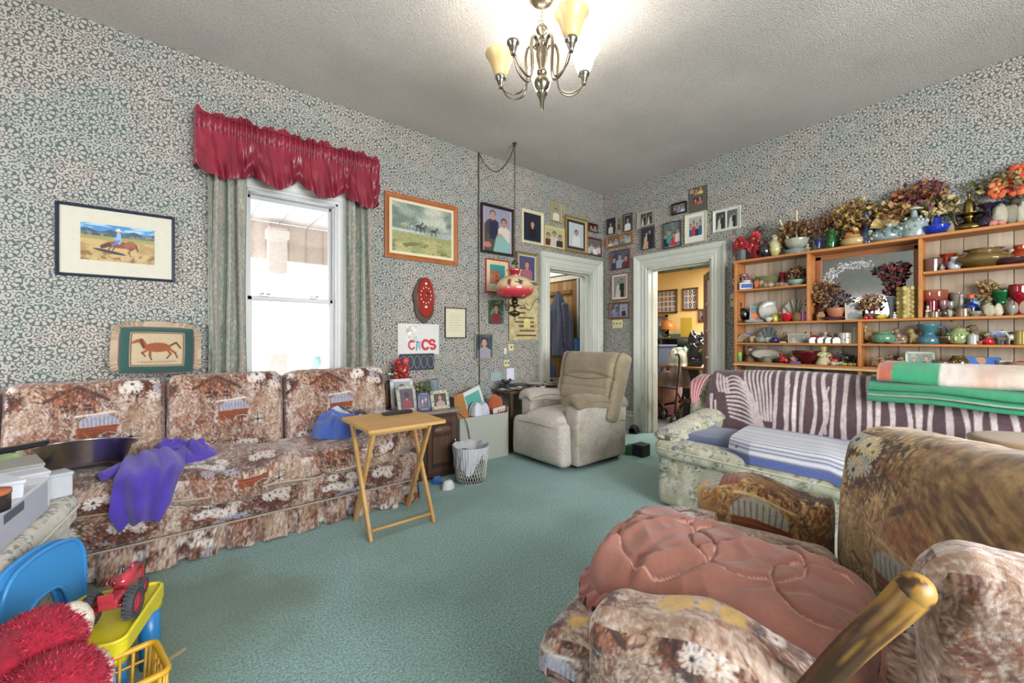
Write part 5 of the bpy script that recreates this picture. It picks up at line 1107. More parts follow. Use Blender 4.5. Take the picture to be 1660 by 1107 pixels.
# ---------------------------------------------------------------- ornament builders: all in their own frame, base at z=0, viewer towards -y
YMAX = [.1]
def bouquet(m, z, R, H, cols, n, s, r, stems='#6a5236', form='dome'):
    for _ in range(n):
        a = r.random()*6.283; q = r.random()**.5; t = r.random()
        px, py = R*q*math.cos(a), R*.7*q*math.sin(a); pz = z+H*(.25+.75*t)*(1-.35*q*q)
        if form == 'spray': pz = z+H*(t**.6); px *= .35+.65*t; py *= .35+.65*t
        py = min(py, YMAX[0]-s*.9)
        d = np.array([r.gauss(0, 1), r.gauss(0, 1), r.gauss(.4, 1)]); d /= np.linalg.norm(d); e = np.cross(d, [r.gauss(0, 1), r.gauss(0, 1), r.gauss(0, 1)]); e /= max(np.linalg.norm(e), 1e-6); f_ = np.cross(d, e)
        p = np.array([px, py, pz]); L = s*r.uniform(.6, 1.4); c = r.choice(cols)
        m.add([p, p+d*L*.5+e*L*.35, p+d*L, p+d*L*.5-e*L*.35, p+d*L*.5+f_*L*.15], [(0, 1, 4), (1, 2, 4), (2, 3, 4), (3, 0, 4)], c, smooth=False)
    for _ in range(max(5, n//14)):
        a = r.random()*6.283; q = r.random()**.5; m.tube([(0, 0, z-.02), (R*.5*q*math.cos(a), min(R*.35*q*math.sin(a), YMAX[0]*.6), z+H*.5), (R*.8*q*math.cos(a), min(R*.55*q*math.sin(a), YMAX[0]*.7), z+H*(.8))], .0013, 3, stems)
def blossoms(m, z, R, H, cols, n, s, r):
    for _ in range(n):
        a = r.random()*6.283; q = r.random()**.6; p = np.array([R*q*math.cos(a), min(R*.6*q*math.sin(a), YMAX[0]-s*1.2), z+H*r.random()]); c = r.choice(cols)
        for k in range(6):
            b = k*PI/3; m.ell(p+np.array([s*.55*math.cos(b), -s*.3, s*.55*math.sin(b)]), (s*.42, s*.25, s*.42), c, 6)
        m.ell(p+np.array([0, -s*.45, 0]), (s*.22, s*.2, s*.22), '#c9a24a', 5)
VP = {'urn': [(.5, 0), (.55, .05), (.95, .3), (1, .45), (.85, .65), (.5, .82), (.6, .95), (.72, 1)], 'fluted': [(.6, 0), (.45, .08), (.4, .3), (.55, .6), (.8, .9), (1, 1)], 'bottle': [(.9, 0), (1, .08), (1, .5), (.75, .66), (.3, .75), (.28, .95), (.36, 1)], 'round': [(.5, 0), (.85, .12), (1, .4), (.92, .7), (.6, .92), (.62, 1)], 'bowl': [(.35, 0), (.4, .08), (.75, .35), (.95, .75), (1, 1)], 'dish': [(.5, 0), (.55, .15), (.85, .5), (1, 1)], 'goblet': [(.7, 0), (.68, .04), (.12, .1), (.1, .38), (.5, .5), (.85, .7), (.9, 1)], 'jug': [(.7, 0), (.95, .15), (1, .4), (.8, .65), (.55, .78), (.62, 1)], 'cyl': [(.95, 0), (1, .04), (1, .96), (.97, 1)], 'cone': [(1, 0), (.9, .2), (.6, .6), (.2, .95), (.05, 1)], 'hour': [(.9, 0), (1, .1), (.95, .3), (.5, .5), (.6, .62), (.95, .9), (1, 1)], 'tulip': [(.5, 0), (.7, .1), (.85, .4), (.7, .65), (.75, .85), (1, 1)], 'flare': [(.75, 0), (1, .12), (.9, .35), (.35, .62), (.3, .8), (.8, .97), (.95, 1)]}
def turned(m, kind, w_, h_, col, col2=None, wob=0, sy=1, n=22, T=None, z0=0):
    pr = curve([(p[0]*w_/2, z0+p[1]*h_) for p in VP[kind]], 18); pr = np.maximum(pr, [[0, -9]]); inner = [(max(p[0]-.003, .001), p[1]+.001) for p in pr[::-1][:12]]
    full = [(0, z0)]+[tuple(p) for p in pr]+inner+[(0, inner[-1][1])]
    A = np.array(full); c = np.zeros((len(A), 3))+hx(col)
    if col2: t = np.clip((A[:, 1]-z0)/h_, 0, 1)[:, None]; c = hx(col)*(1-t)+hx(col2)*t
    m.lathe(full, n, c, wob=wob, sy=sy, T=T)
def shelf_spot(u, off): X, Y, Z = ray(u, 500); k = (XW-off)/X; return k*Y, k/FP
ROW = {'top': 1.9325, 'A': 1.647, 'R1': 1.662, 'B': 1.3225, 'C': 1.1255, 'D': .9395, 'low': .6305, 'M': 1.3225}
GRP = {'top': 'vases and dried flowers along the top of the shelf unit', 'A': 'ornaments on the upper left shelf', 'R1': 'glass and china on the upper right shelf', 'B': 'ornaments on the long middle shelf', 'C': 'ornaments on the narrow third shelf', 'D': 'ornaments on the cream edged shelf', 'low': 'plates on the low shelf behind the sofa', 'M': 'ornaments before the mirror'}
def item(name, kind, u, row, w, h, cols, label, cat=None, off=.12, mat='gloss', **k):
    y, s = shelf_spot(u, off); W_, H_ = w*s, h*s; z = ROW[row]+k.get('dz', 0)
    YMAX[0] = off-.012 if row == 'top' else off-.045
    t = thing(name, label, cat or name.replace('_', ' '), (XW-off, y, z), -PI/2+(0 if k.get('flow') or k.get('bloss') else k.get('rz', .55)), GRP[row]); r = random.Random(int(u*7+h)); c0 = cols[0]; c1 = cols[1] if len(cols) > 1 else cols[0]; c2 = cols[2] if len(cols) > 2 else c1
    if kind in VP:
        m = MB(); turned(m, kind, W_, H_, c0, k.get('grad'), k.get('wob', 0), k.get('sy', 1)); part('body', m, mat, t)
        if k.get('band'):
            m = MB()
            for _ in range(k['band']): a = r.uniform(2.2, 5.8); zz = H_*r.uniform(.25, .7); q = W_/2*.97; m.ell((q*math.cos(a), q*math.sin(a), zz), (W_*.07, W_*.05, W_*.07), r.choice(cols[1:]), 6)
            part('painted_decoration', m, mat, t)['kind'] = 'stuff'
        if k.get('handle'):
            m = MB(); q = W_/2*.8; m.tube(curve([(q*.8, 0, H_*.8), (q*1.9, 0, H_*.85), (q*2.0, 0, H_*.4), (q*1.05, 0, H_*.22)], 16), max(.003, W_*.05), 6, c0); part('handle', m, mat, t)
        if k.get('lid'): m = MB(); m.lathe([(W_*.34, H_), (W_*.36, H_*1.03), (W_*.2, H_*1.12), (W_*.05, H_*1.16), (W_*.07, H_*1.22), (0, H_*1.24)], 16, k['lid']); part('lid', m, mat, t)
        if k.get('flow'):
            R_f, H_f, cl, nn, sz = k['flow'][:5]; m = MB(); form = k['flow'][5] if len(k['flow']) > 5 else 'dome'
            bouquet(m, H_*.9, R_f*s, H_f*s, cl, nn, sz*s, r, form=form); part('dried_flowers', m, 'leaf', t)
        if k.get('bloss'):
            R_f, H_f, z_f, cl, nn, sz = k['bloss']; m = MB(); blossoms(m, H_+z_f*s, R_f*s, H_f*s, cl, nn, sz*s, r); part('blossoms', m, 'leaf', t)
    elif kind == 'plate':
        m = MB(); pr = [(0, .004), (W_*.3, .004), (W_*.36, .008), (W_*.5, .02), (W_*.5, .024), (W_*.36, .012), (W_*.3, .009), (0, .009)]
        cc = [c0]*3+[c1]*2+[c0]*3; m.lathe(pr, 28, np.array([hx(q) for q in cc]), wob=k.get('wob', 0), sy=H_/W_ if k.get('oval') else 1, T=Matrix.Translation((0, .02, W_/2*(H_/W_ if k.get('oval') else 1))) @ Matrix.Rotation(PI/2-k.get('lean', .2), 4, 'X'))
        part('plate_body', m, mat, t)
        m = MB(); m.tube([(-W_*.2, .03, 0), (-W_*.2, -.012, .004), (-W_*.2, -.016, .018)], .002, 5, '#3a3430'); m.tube([(W_*.2, .03, 0), (W_*.2, -.012, .004), (W_*.2, -.016, .018)], .002, 5, '#3a3430'); part('easel', m, 'metal', t)
    elif kind == 'fig':        # little standing figure: skirt or robe, torso, head, hat, arms
        m = MB(); turned(m, 'cone', W_*.9, H_*.62, c0); m.ell((0, 0, H_*.52), (W_*.26, W_*.22, H_*.16), c1, 10)
        for e in (-1, 1): m.tube([(e*W_*.22, 0, H_*.6), (e*W_*.36, -W_*.1, H_*.48), (e*W_*.1, -W_*.3, H_*.42)], W_*.08, 6, c1)
        part('body', m, mat, t); m = MB(); m.ell((0, 0, H_*.78), (W_*.2, W_*.2, H_*.13), '#c9a58c', 10); m.ell((-W_*.07, -W_*.19, H_*.8), (W_*.03,)*3, '#222', 5); m.ell((W_*.07, -W_*.19, H_*.8), (W_*.03,)*3, '#222', 5); part('head', m, mat, t)
        m = MB(); m.ell((0, W_*.03, H_*.86), (W_*.24, W_*.23, H_*.12), c2, 10); part('hat', m, mat, t)
    elif kind == 'sit':        # sitting animal: haunches, chest, head, ears, forelegs, tail
        m = MB(); m.ell((W_*.08, 0, H_*.3), (W_*.36, W_*.3, H_*.3), c0, 12, noise=.08, seed=3); m.ell((-W_*.12, 0, H_*.48), (W_*.22, W_*.22, H_*.28), c0, 10)
        for e in (-1, 1): m.tube([(-W_*.22, e*W_*.12, H_*.42), (-W_*.28, e*W_*.12, H_*.04)], W_*.07, 6, c0); m.ell((W_*.12, e*W_*.24, H_*.16), (W_*.2, W_*.1, H_*.16), c0, 8)
        m.tube([(W_*.36, 0, H_*.12), (W_*.48, 0, H_*.2), (W_*.42, 0, H_*.36)], W_*.05, 5, c1); part('body', m, mat, t)
        m = MB(); m.ell((-W_*.22, 0, H_*.8), (W_*.2, W_*.2, H_*.17), c0, 10); m.ell((-W_*.38, 0, H_*.75), (W_*.1, W_*.1, H_*.07), c1, 8)
        for e in (-1, 1): m.add([(-W_*.2, e*W_*.04, H_*.9), (-W_*.2, e*W_*.2, H_*.88), (-W_*.2, e*W_*.16, H_*1.0), (-W_*.12, e*W_*.12, H_*.88)], [(0, 1, 2), (1, 3, 2), (3, 0, 2)], c1); m.ell((-W_*.37, e*W_*.09, H_*.83), (W_*.025,)*3, '#1c1a18', 5)
        part('head', m, mat, t)
    elif kind == 'stand':      # four legged animal standing
        m = MB(); m.ell((0, 0, H_*.55), (W_*.36, W_*.16, H_*.24), c0, 12)
        for x in (-.24, .24):
            for e in (-1, 1): m.tube([(x*W_, e*W_*.09, H_*.5), (x*W_*1.08, e*W_*.09, H_*.25), (x*W_, e*W_*.09, 0)], [W_*.07, W_*.045, W_*.05], 6, c0)
        m.tube([(-W_*.26, 0, H_*.62), (-W_*.38, 0, H_*.82)], [W_*.12, W_*.08], 7, c0); m.tube([(W_*.34, 0, H_*.65), (W_*.44, 0, H_*.4)], W_*.03, 5, c1); part('body', m, mat, t)
        m = MB(); m.ell((-W_*.42, 0, H_*.86), (W_*.12, W_*.08, H_*.11), c0, 8); m.ell((-W_*.36, W_*.07, H_*.95), (W_*.03, W_*.02, H_*.06), c1, 5); m.ell((-W_*.36, -W_*.07, H_*.95), (W_*.03, W_*.02, H_*.06), c1, 5); part('head', m, mat, t)
    elif kind == 'bird':
        m = MB(); m.ell((0, 0, H_*.42), (W_*.38, W_*.22, H_*.3), c0, 12, R=Matrix.Rotation(-.4, 3, 'Y')); m.add([(W_*.25, -W_*.08, H_*.35), (W_*.25, W_*.08, H_*.35), (W_*.52, W_*.06, H_*.16), (W_*.52, -W_*.06, H_*.16)], [(0, 1, 2, 3)], c1); part('body', m, mat, t)
        m = MB(); m.tube(curve([(-W_*.2, 0, H_*.55), (-W_*.3, 0, H_*.72), (-W_*.24, 0, H_*.86)], 8), [W_*.12, W_*.11, W_*.1, W_*.09, W_*.08, W_*.08, W_*.09, W_*.1], 7, c0); m.ell((-W_*.26, 0, H_*.9), (W_*.12, W_*.1, H_*.09), c2, 8); m.tube([(-W_*.36, 0, H_*.9), (-W_*.52, 0, H_*.87)], [W_*.035, W_*.005], 5, '#c98a3a'); part('head', m, mat, t)
        m = MB(); m.lathe([(0, 0), (W_*.25, 0), (W_*.25, H_*.04), (0, H_*.05)], 12, c1); [m.tube([(e*W_*.06, 0, H_*.04), (e*W_*.05, 0, H_*.2)], W_*.025, 5, c1) for e in (-1, 1)]; part('stand', m, mat, t)
    elif kind == 'box': part('carton', MB().box((0, 0, H_/2), (W_, W_*.5, H_), c0, b=.002), 'paper', t); part('front_panel', MB().box((0, -W_*.251, H_*.5), (W_*.8, .001, H_*.6), c1, b=0), 'paper', t)
    elif kind == 'book': part('cover', MB().box((0, .02, H_/2), (W_, .09, H_), c0, b=.002), 'paper', t); part('pages', MB().box((0, .019, H_/2), (W_*.8, .086, H_+.002), c1, b=.001), 'paper', t)
    elif kind == 'photo':
        T = Matrix.Rotation(-k.get('lean', .2), 4, 'X') @ Matrix.Rotation(k.get('roll', 0), 4, 'Y'); m = MB(); fw = k.get('fw', .006)
        for c, d in (((0, 0, fw/2), (W_, .01, fw)), ((0, 0, H_-fw/2), (W_, .01, fw)), ((-W_/2+fw/2, 0, H_/2), (fw, .01, H_)), ((W_/2-fw/2, 0, H_/2), (fw, .01, H_))): m.box(c, d, c0, b=.001, T=T)
        part('frame', m, 'satin', t); cv = k['cv']; g = np.zeros((cv.w, cv.h, 3)); g[..., 0] = np.linspace(-W_/2+fw, W_/2-fw, cv.w)[:, None]; g[..., 1] = -.003; g[..., 2] = np.linspace(fw, H_-fw, cv.h)[None]
        m = MB(); m.grid(g, cv.a.transpose(1, 0, 2), T=T); m.box((0, .002, H_/2), (W_-fw, .004, H_-fw), '#4a4038', T=T); part('print', m, 'print', t)
    elif kind == 'fan':        # open scallop shell or folding fan
        m = MB(); n = 13; P = [[(q*W_/2*math.cos(a)*(1+.03*(j % 2)), .01*(j % 2)-.12*W_*q*q*0, q*H_*math.sin(a)*(1+.02*(j % 2))+.002) for q in np.linspace(.06, 1, 7)] for j, a in enumerate(np.linspace(.12, PI-.12, n*2))]
        C_ = np.zeros((n*2, 7, 3))+hx(c0); C_[:, 4:] = hx(c1); C_[::4, :] = hx(c2); m.grid(P, C_, flip=True, smooth=False); m.grid(np.array(P)+np.array([0, .004, 0]), C_, smooth=False); part('ribs', m, mat, t)
    elif kind == 'lump':       # rock, shell, cluster of cones
        m = MB()
        for i in range(k.get('n', 3)): m.ell(((i-(k.get('n', 3)-1)/2)*W_/k.get('n', 3), r.uniform(-.01, .01), H_*.42), (W_/k.get('n', 3)*.62, W_/k.get('n', 3)*.5, H_*.45), cols[i % len(cols)], 18, noise=.5, seed=i+int(u))
        part('body', m, mat, t)
        if k.get('leaves'): m = MB(); bouquet(m, H_*.3, W_*.5, H_*.8, k['leaves'], 30, W_*.2, r); part('leaves', m, 'leaf', t)
    elif kind == 'house':
        m = MB(); m.box((0, 0, H_*.3), (W_, W_*.6, H_*.6), c0, b=.002); part('walls', m, mat, t); m = MB(); m.prism([(-W_*.58, H_*.58), (W_*.58, H_*.58), (W_*.25, H_), (-W_*.25, H_)], -W_*.36, W_*.36, c1, T=Matrix.Rotation(PI/2, 4, 'X')); part('roof', m, mat, t)
        m = MB(); [m.box((x*W_, -W_*.305, H_*.32), (W_*.14, .002, H_*.22), '#2a3a34', b=0) for x in (-.28, .05, .32)]; part('windows', m, mat, t)
    return t
BRD = ['#7a5434', '#8f6a42', '#5c3c28', '#a07c50', '#6b4630']; BRP = ['#6a4a40', '#84604c', '#4c322c', '#9a7a5c', '#775048']; YEL = ['#a88a4c', '#8a6c38', '#c0a464', '#6a5030', '#94743e']
it = item
# top of the unit, from the doorway end
it('flower_vase', 'cyl', 1204, 'top', 9, 20, ['#8f9a94'], 'clear vase of red silk roses at the doorway end of the shelf top', 'vase', .10, 'glass', bloss=(10, 22, 2, ['#a81f30', '#c22c3c', '#8c1826'], 8, 7))
it('glass_jar', 'cyl', 1224, 'top', 13, 20, ['#8c1420'], 'deep red glass jar under the red silk flowers on the shelf top', 'jar', .09, 'glass', bloss=(10, 22, 0, ['#b32236', '#c93a46', '#8c1826'], 7, 8))
it('clay_pot', 'round', 1230, 'top', 14, 17, ['#8a5c3c'], 'raised brown clay pot of blue and red berries behind the red flowers', 'pot', .06, 'gloss', dz=.13, flow=(12, 18, ['#3a6ea0', '#6a8a4a', '#a0403a', '#4a5a34'], 70, 5, 'spray'))
it('pedestal', 'cyl', 1231.5, 'top', 12, 25, ['#5c4a3c'], 'dark round pedestal carrying the small clay pot', 'stand', .06, 'gloss')
it('heron_figurine', 'bird', 1240, 'top', 22, 34, ['#2c2a2c', '#3a3634', '#2c2a2c'], 'tall near black bird ornament between the red flowers and the yellow vase', 'ornament', .12)
it('floral_vase', 'urn', 1257, 'top', 17, 36, ['#b5ab6a', '#c9a83a', '#d6d2b0'], 'white and yellow flowered vase on the shelf top', 'vase', .10, grad='#c3c3a4', band=12)
it('dark_vase', 'tulip', 1271, 'top', 13, 13, ['#22242c'], 'small black vase with a wiry dried posy', 'vase', .09, flow=(11, 20, BRP, 80, 5))
it('planter', 'bowl', 1291, 'top', 34, 17, ['#9a9a8c'], 'ribbed pale glass planter with brown dried flowers', 'planter', .11, wob=.05, dz=.045, flow=(27, 30, BRD, 260, 8))
it('planter_stand', 'cyl', 1290, 'top', 30, 8.2, ['#6f7f7c'], 'grey green round base carrying the ribbed planter', 'stand', .11)
for uu, hh, lb in ((1291.5, 62, 'tall cream taper candle rising from the middle of the dried flowers'), (1284, 52, 'cream taper candle leaning left out of the dried flowers')):
    t_ = it('taper_candle', 'cyl', uu, 'top', 2.6, hh, ['#cdbf96'], lb, 'candle', .14, 'satin', dz=.06); t_.rotation_euler[1] = -.35 if uu < 1290 else 0
it('brass_figurine', 'fig', 1309, 'top', 11, 18, ['#8f8658', '#a8a06c', '#8f8658'], 'small gold coloured figure beside the ribbed planter', 'ornament', .08)
it('blue_vase', 'fluted', 1327, 'top', 13, 20, ['#2c3f78'], 'short cobalt striped vase with a spreading brown posy', 'vase', .10, 'glass', flow=(22, 36, BRP+['#a09068'], 200, 6))
it('green_vase', 'tulip', 1348, 'top', 15, 34, ['#2c7a3c'], 'tall fluted emerald glass vase on the shelf top', 'vase', .10, 'glass', wob=.08, flow=(19, 24, BRD, 170, 7))
it('brass_candlestick', 'hour', 1364, 'top', 9, 18, ['#8f8250'], 'small brass candlestick between the emerald vase and the beige bowl', 'candlestick', .07, 'metal')
it('beige_bowl', 'round', 1385, 'top', 36, 18, ['#b39a68'], 'squat beige pottery bowl holding orange leaves and tall golden dried stems', 'bowl', .11, flow=(30, 60, YEL, 420, 8), bloss=(13, 4, -2, ['#b8562a', '#c06a34'], 5, 7))
it('slate_vase', 'hour', 1406, 'top', 18, 52, ['#3c4a66'], 'tall slate blue vase on a square foot', 'vase', .13)
it('speckled_planter', 'jug', 1437, 'top', 46, 28, ['#7f8c8a', '#5a686a', '#a0aaa4'], 'grey speckled pottery planter with one loop handle', 'planter', .11, handle=1, band=26, flow=(32, 34, YEL+BRD, 330, 9))
it('gilded_leaf_spray', 'fan', 1436, 'top', 40, 22, ['#a8905a', '#bca66c', '#8c7644'], 'gilded leaf spray fixed before the speckled planter', 'ornament', .02+.16, 'leaf', dz=.10)
it('milk_can_jar', 'bottle', 1482, 'top', 33, 46, ['#8c9a96', '#6a7876', '#a8b2ac'], 'grey white stoneware jar shaped like a milk can', 'jar', .11, band=24, lid='#a3a893')
it('dried_bouquet', 'cyl', 1490, 'top', 8, 44, ['#5a4a3a'], 'tall plum and orange dried bouquet standing behind the milk can jar', 'bouquet', .05, 'matte', flow=(36, 52, ['#5a2c34', '#74404a', '#a86a34', '#8a5a2c', '#6a3c50', '#7a6a3c'], 420, 9))
it('cobalt_bowl', 'dish', 1518, 'top', 36, 15, ['#1c2f94'], 'shiny cobalt blue bowl on the shelf top', 'bowl', .13, n=24)
it('cobalt_vase', 'cyl', 1517, 'top', 13, 32, ['#1c339c'], 'tall cobalt cylinder vase with cream paper leaves behind the bowl', 'vase', .05, dz=.0, flow=(26, 32, ['#c3b58a', '#a89668', '#5a5a34', '#b09a6c'], 90, 15))
it('knitted_cone_figure', 'cone', 1541, 'top', 13, 20, ['#8a7f60', '#a09470'], 'small pale knitted cone figure on the shelf top', 'ornament', .14, 'fabric')
e_ = it('brass_ewer', 'flare', 1571, 'top', 36, 28, ['#7d6a3c'], 'long necked engraved brass ewer with a thin handle', 'ewer', .11, 'metal'); y_, s_ = shelf_spot(1571, .11)
m = MB(); turned(m, 'bottle', 14*s_, 42*s_, '#7d6a3c', z0=20*s_); part('neck', m, 'metal', e_); m = MB(); m.tube(curve([(-4*s_, 0, 48*s_), (-17*s_, 0, 40*s_), (-18*s_, 0, 20*s_), (-12*s_, 0, 8*s_)], 16), .003, 6, '#6d5c34'); part('handle', m, 'metal', e_)
m = MB(); m.tube(curve([(10*s_, 0, 8*s_), (17*s_, 0, 16*s_), (18*s_, 0, 34*s_)], 12), .004, 6, '#7d6a3c'); part('spout', m, 'metal', e_)
it('amethyst_vase', 'flare', 1603, 'top', 32, 40, ['#2e2236'], 'dark amethyst glass vase with a flared rim', 'vase', .12, 'gloss')
it('pink_rock', 'lump', 1617, 'top', 19, 10, ['#b5766c'], 'rough pink rock at the front of the shelf top', 'rock', .19, 'matte', n=2)
it('driftwood_sculpture', 'lump', 1648, 'top', 56, 40, ['#9c9684', '#7c7666', '#a8a290'], 'large pale driftwood and shell sculpture at the right end of the shelf top', 'sculpture', .11, 'matte', n=4)
it('silk_flower_arrangement', 'cyl', 1646, 'top', 12, 46, ['#4a4034'], 'spray of orange red silk flowers behind the driftwood', 'bouquet', .04, 'matte', flow=(46, 60, ['#4a5a34', '#7a6a3c', '#5a3a2c', '#a09468'], 180, 10), bloss=(36, 36, 6, ['#b8402c', '#c25a34', '#a83030', '#c98a5c'], 15, 13))
# upper left shelf
it('gift_box', 'box', 1209, 'A', 19, 11, ['#c3c6cc', '#4a5a96'], 'small white and blue carton on the upper left shelf', 'box', .17)
it('posy_dish', 'dish', 1210, 'A', 15, 6, ['#c9c0b8'], 'pale dish of dried blooms on top of the white carton', 'dish', .15, dz=.053, flow=(9, 12, ['#9a8a84', '#b5443c', '#5c5048', '#c3b8ac'], 60, 5))
it('orange_flower_ornament', 'lump', 1231, 'A', 14, 16, ['#b8623a', '#c9a07a'], 'orange and cream ceramic flower on the upper left shelf', 'ornament', .17, n=2, leaves=['#3a6a3c', '#5c8a4c'])
it('green_basket', 'bowl', 1243, 'A', 34, 19, ['#5c6034'], 'olive green basket with a woven rim', 'basket', .08, 'fabric', handle=1)
it('shell_cluster', 'lump', 1258, 'A', 38, 9, ['#8a7460', '#a08a74', '#6c5644'], 'low row of brown shells and cones on the upper left shelf', 'ornament', .18, 'matte', n=5)
it('red_vase', 'fluted', 1269.5, 'A', 13, 24, ['#a01822'], 'small ruby glass vase on the upper left shelf', 'vase', .09, 'glass')
it('turquoise_dish', 'dish', 1292, 'A', 27, 9, ['#7fa394'], 'turquoise oval dish heaped with russet dried flowers', 'dish', .13, flow=(15, 22, ['#6a4430', '#8a6048', '#573426', '#a08060'], 200, 6))
# middle shelf, left bay
it('metal_bird', 'bird', 1206, 'B', 20, 34, ['#3c3f3a', '#4a4c44', '#3c3f3a'], 'dark metal wading bird at the end of the middle shelf', 'ornament', .10, 'metal')
it('baby_photo', 'photo', 1228, 'B', 24, 27, ['#a9b0bc'], 'leaning photograph of a baby on blue cloth', 'photograph', .12, cv=P_baby(), lean=.3, roll=.12)
it('painted_plate', 'plate', 1250, 'B', 36, 36, ['#b3b1a6', '#8e9690'], 'large pale round plate leaning behind the baby photograph', 'plate', .06)
it('lily_ornament', 'lump', 1263, 'B', 20, 16, ['#b3a750', '#8a8a3a'], 'yellow green glass lily ornament', 'ornament', .14, n=2, leaves=['#b8ae5c', '#8f9440'])
it('red_dish', 'bowl', 1275, 'B', 19, 13, ['#b01a26'], 'glossy red ceramic dish on the middle shelf', 'dish', .17)
it('spotted_fan', 'fan', 1290, 'B', 40, 36, ['#b3ab94', '#c6c0ac', '#4a4640'], 'cream folding fan with black specks', 'fan', .05, 'paper')
it('wicker_ball', 'round', 1293, 'B', 16, 14, ['#6c5228'], 'brown wicker ball jar before the cream fan', 'jar', .15, 'fabric')
it('lilac_block', 'box', 1303.5, 'B', 7, 15, ['#a05c9a', '#b070aa'], 'lilac block against the shelf divider', 'box', .17)
it('slate_tray', 'box', 1222, 'B', 26, 4, ['#66727a', '#7a868c'], 'flat slate blue tray at the front of the middle shelf', 'tray', .19)
it('white_cup', 'bowl', 1246, 'B', 11, 7, ['#c6c6c0'], 'tiny white cup at the front of the middle shelf', 'cup', .19)
# before the mirror
it('tall_dried_posy', 'fluted', 1334, 'M', 12, 20, ['#6c4a3a'], 'brown dried bush at the left end of the mirror', 'bouquet', .10, flow=(22, 46, BRD, 380, 6))
it('copper_pot', 'bowl', 1355, 'M', 26, 20, ['#a8694a'], 'round copper coloured pot of indigo dried petals before the mirror', 'pot', .12, 'satin', flow=(17, 24, ['#3a4058', '#6a5040', '#50546a', '#846a4c'], 210, 6))
it('purple_tray', 'dish', 1351, 'M', 30, 5, ['#4a2c4a'], 'low purple dish in front of the copper pot', 'dish', .185)
it('wooden_easel', 'house', 1330, 'M', 10, 14, ['#a07c50', '#8c6a40'], 'tiny brown wooden frame house before the mirror', 'ornament', .16, 'matte')
it('framed_portrait', 'photo', 1384, 'M', 23, 28, ['#b5a468'], 'small gold framed grey portrait standing before the mirror', 'photograph', .13, cv=portrait('#8c8e8c', bw=True, w=28, h=34, top=('#5a5a5a',)), lean=.1)
it('pinecone_topiary', 'cyl', 1410, 'M', 14, 10, ['#6a5a48'], 'egg shaped topiary of russet dried buds', 'ornament', .12, 'matte', flow=(13, 32, ['#8f6a48', '#a88664', '#6a4430', '#b5977a'], 330, 5))
it('red_apples', 'lump', 1408, 'M', 12, 6, ['#a01c2c', '#b02434'], 'pair of shiny red balls before the topiary', 'ornament', .19, n=2)
it('glass_pear', 'lump', 1429, 'M', 14, 9, ['#b8a83a'], 'yellow glass fruit before the mirror', 'ornament', .17, n=1, leaves=['#5a6a2c'])
it('grey_vase', 'fluted', 1446, 'M', 17, 36, ['#84848c'], 'tall grey vase of wine red and black dried stems', 'vase', .10, flow=(24, 54, ['#6c2c30', '#8a3a3c', '#2c2a30', '#46484c'], 230, 8, 'spray'))
t_ = it('carved_owl_totem', 'cyl', 1472, 'M', 26, 50, ['#a8965a'], 'carved cream and gold totem of stacked owls', 'carving', .13, 'satin', n=12); y_, s_ = shelf_spot(1472, .13); m = MB(); rr = random.Random(8)
for k in range(7):
    for a in np.linspace(0, 2*PI, 9)[:-1]: m.ell((12.5*s_*math.cos(a), 12.5*s_*math.sin(a), (3+7.4*k)*s_), (3.6*s_, 3.6*s_, 4.2*s_), rr.choice(['#b3a468', '#8f7c40', '#c6ba84', '#a08c50']), 7, noise=.2, seed=k)
part('carved_owls', m, 'satin', t_, 'rings of carved owls'); 
it('tiny_white_figure', 'fig', 1450, 'M', 7, 11, ['#b9b6a8', '#c6c3b8', '#b9b6a8'], 'tiny white figure beside the owl totem', 'ornament', .185)
# upper right shelf
it('bronze_box', 'cyl', 1513, 'R1', 24, 21, ['#54402c'], 'brown lustre pot on the upper right shelf', 'pot', .13, grad='#6c4a44', sy=.8)
it('orange_glass_vase', 'tulip', 1537, 'R1', 22, 28, ['#b03a20'], 'ruffled orange red glass vase on the upper right shelf', 'vase', .09, 'glass', wob=.06)
it('delft_vase', 'jug', 1547, 'R1', 15, 21, ['#a9b0b8', '#3c5a8c', '#5a76a4'], 'small blue and white vase on the upper right shelf', 'vase', .15, band=14)
it('angel_figurine', 'fig', 1527, 'R1', 9, 11, ['#8c8478', '#a39a8c', '#6c6458'], 'small grey figure before the orange vase', 'ornament', .17)
it('swan_dish', 'bird', 1560, 'R1', 16, 22, ['#8f8460', '#a3976c', '#8f8460'], 'olive glass bird next to the carnival bowl', 'ornament', .12)
it('carnival_glass_bowl', 'urn', 1594, 'R1', 66, 30, ['#7c6a34'], 'wide amber carnival glass bowl with pointed rim', 'bowl', .12, 'glass', wob=.05, grad='#96794a', n=28)
it('plum_plate', 'dish', 1638, 'R1', 44, 10, ['#3c2228'], 'dark plum glass dish at the right of the upper right shelf', 'dish', .16)
it('orange_pitcher', 'jug', 1655, 'R1', 28, 32, ['#b5401c'], 'bright orange glass pitcher', 'pitcher', .10, 'glass', handle=1)
it('white_bud_vase', 'fluted', 1640, 'R1', 9, 26, ['#b9b5a4'], 'slim white bud vase beside the orange pitcher', 'vase', .10)
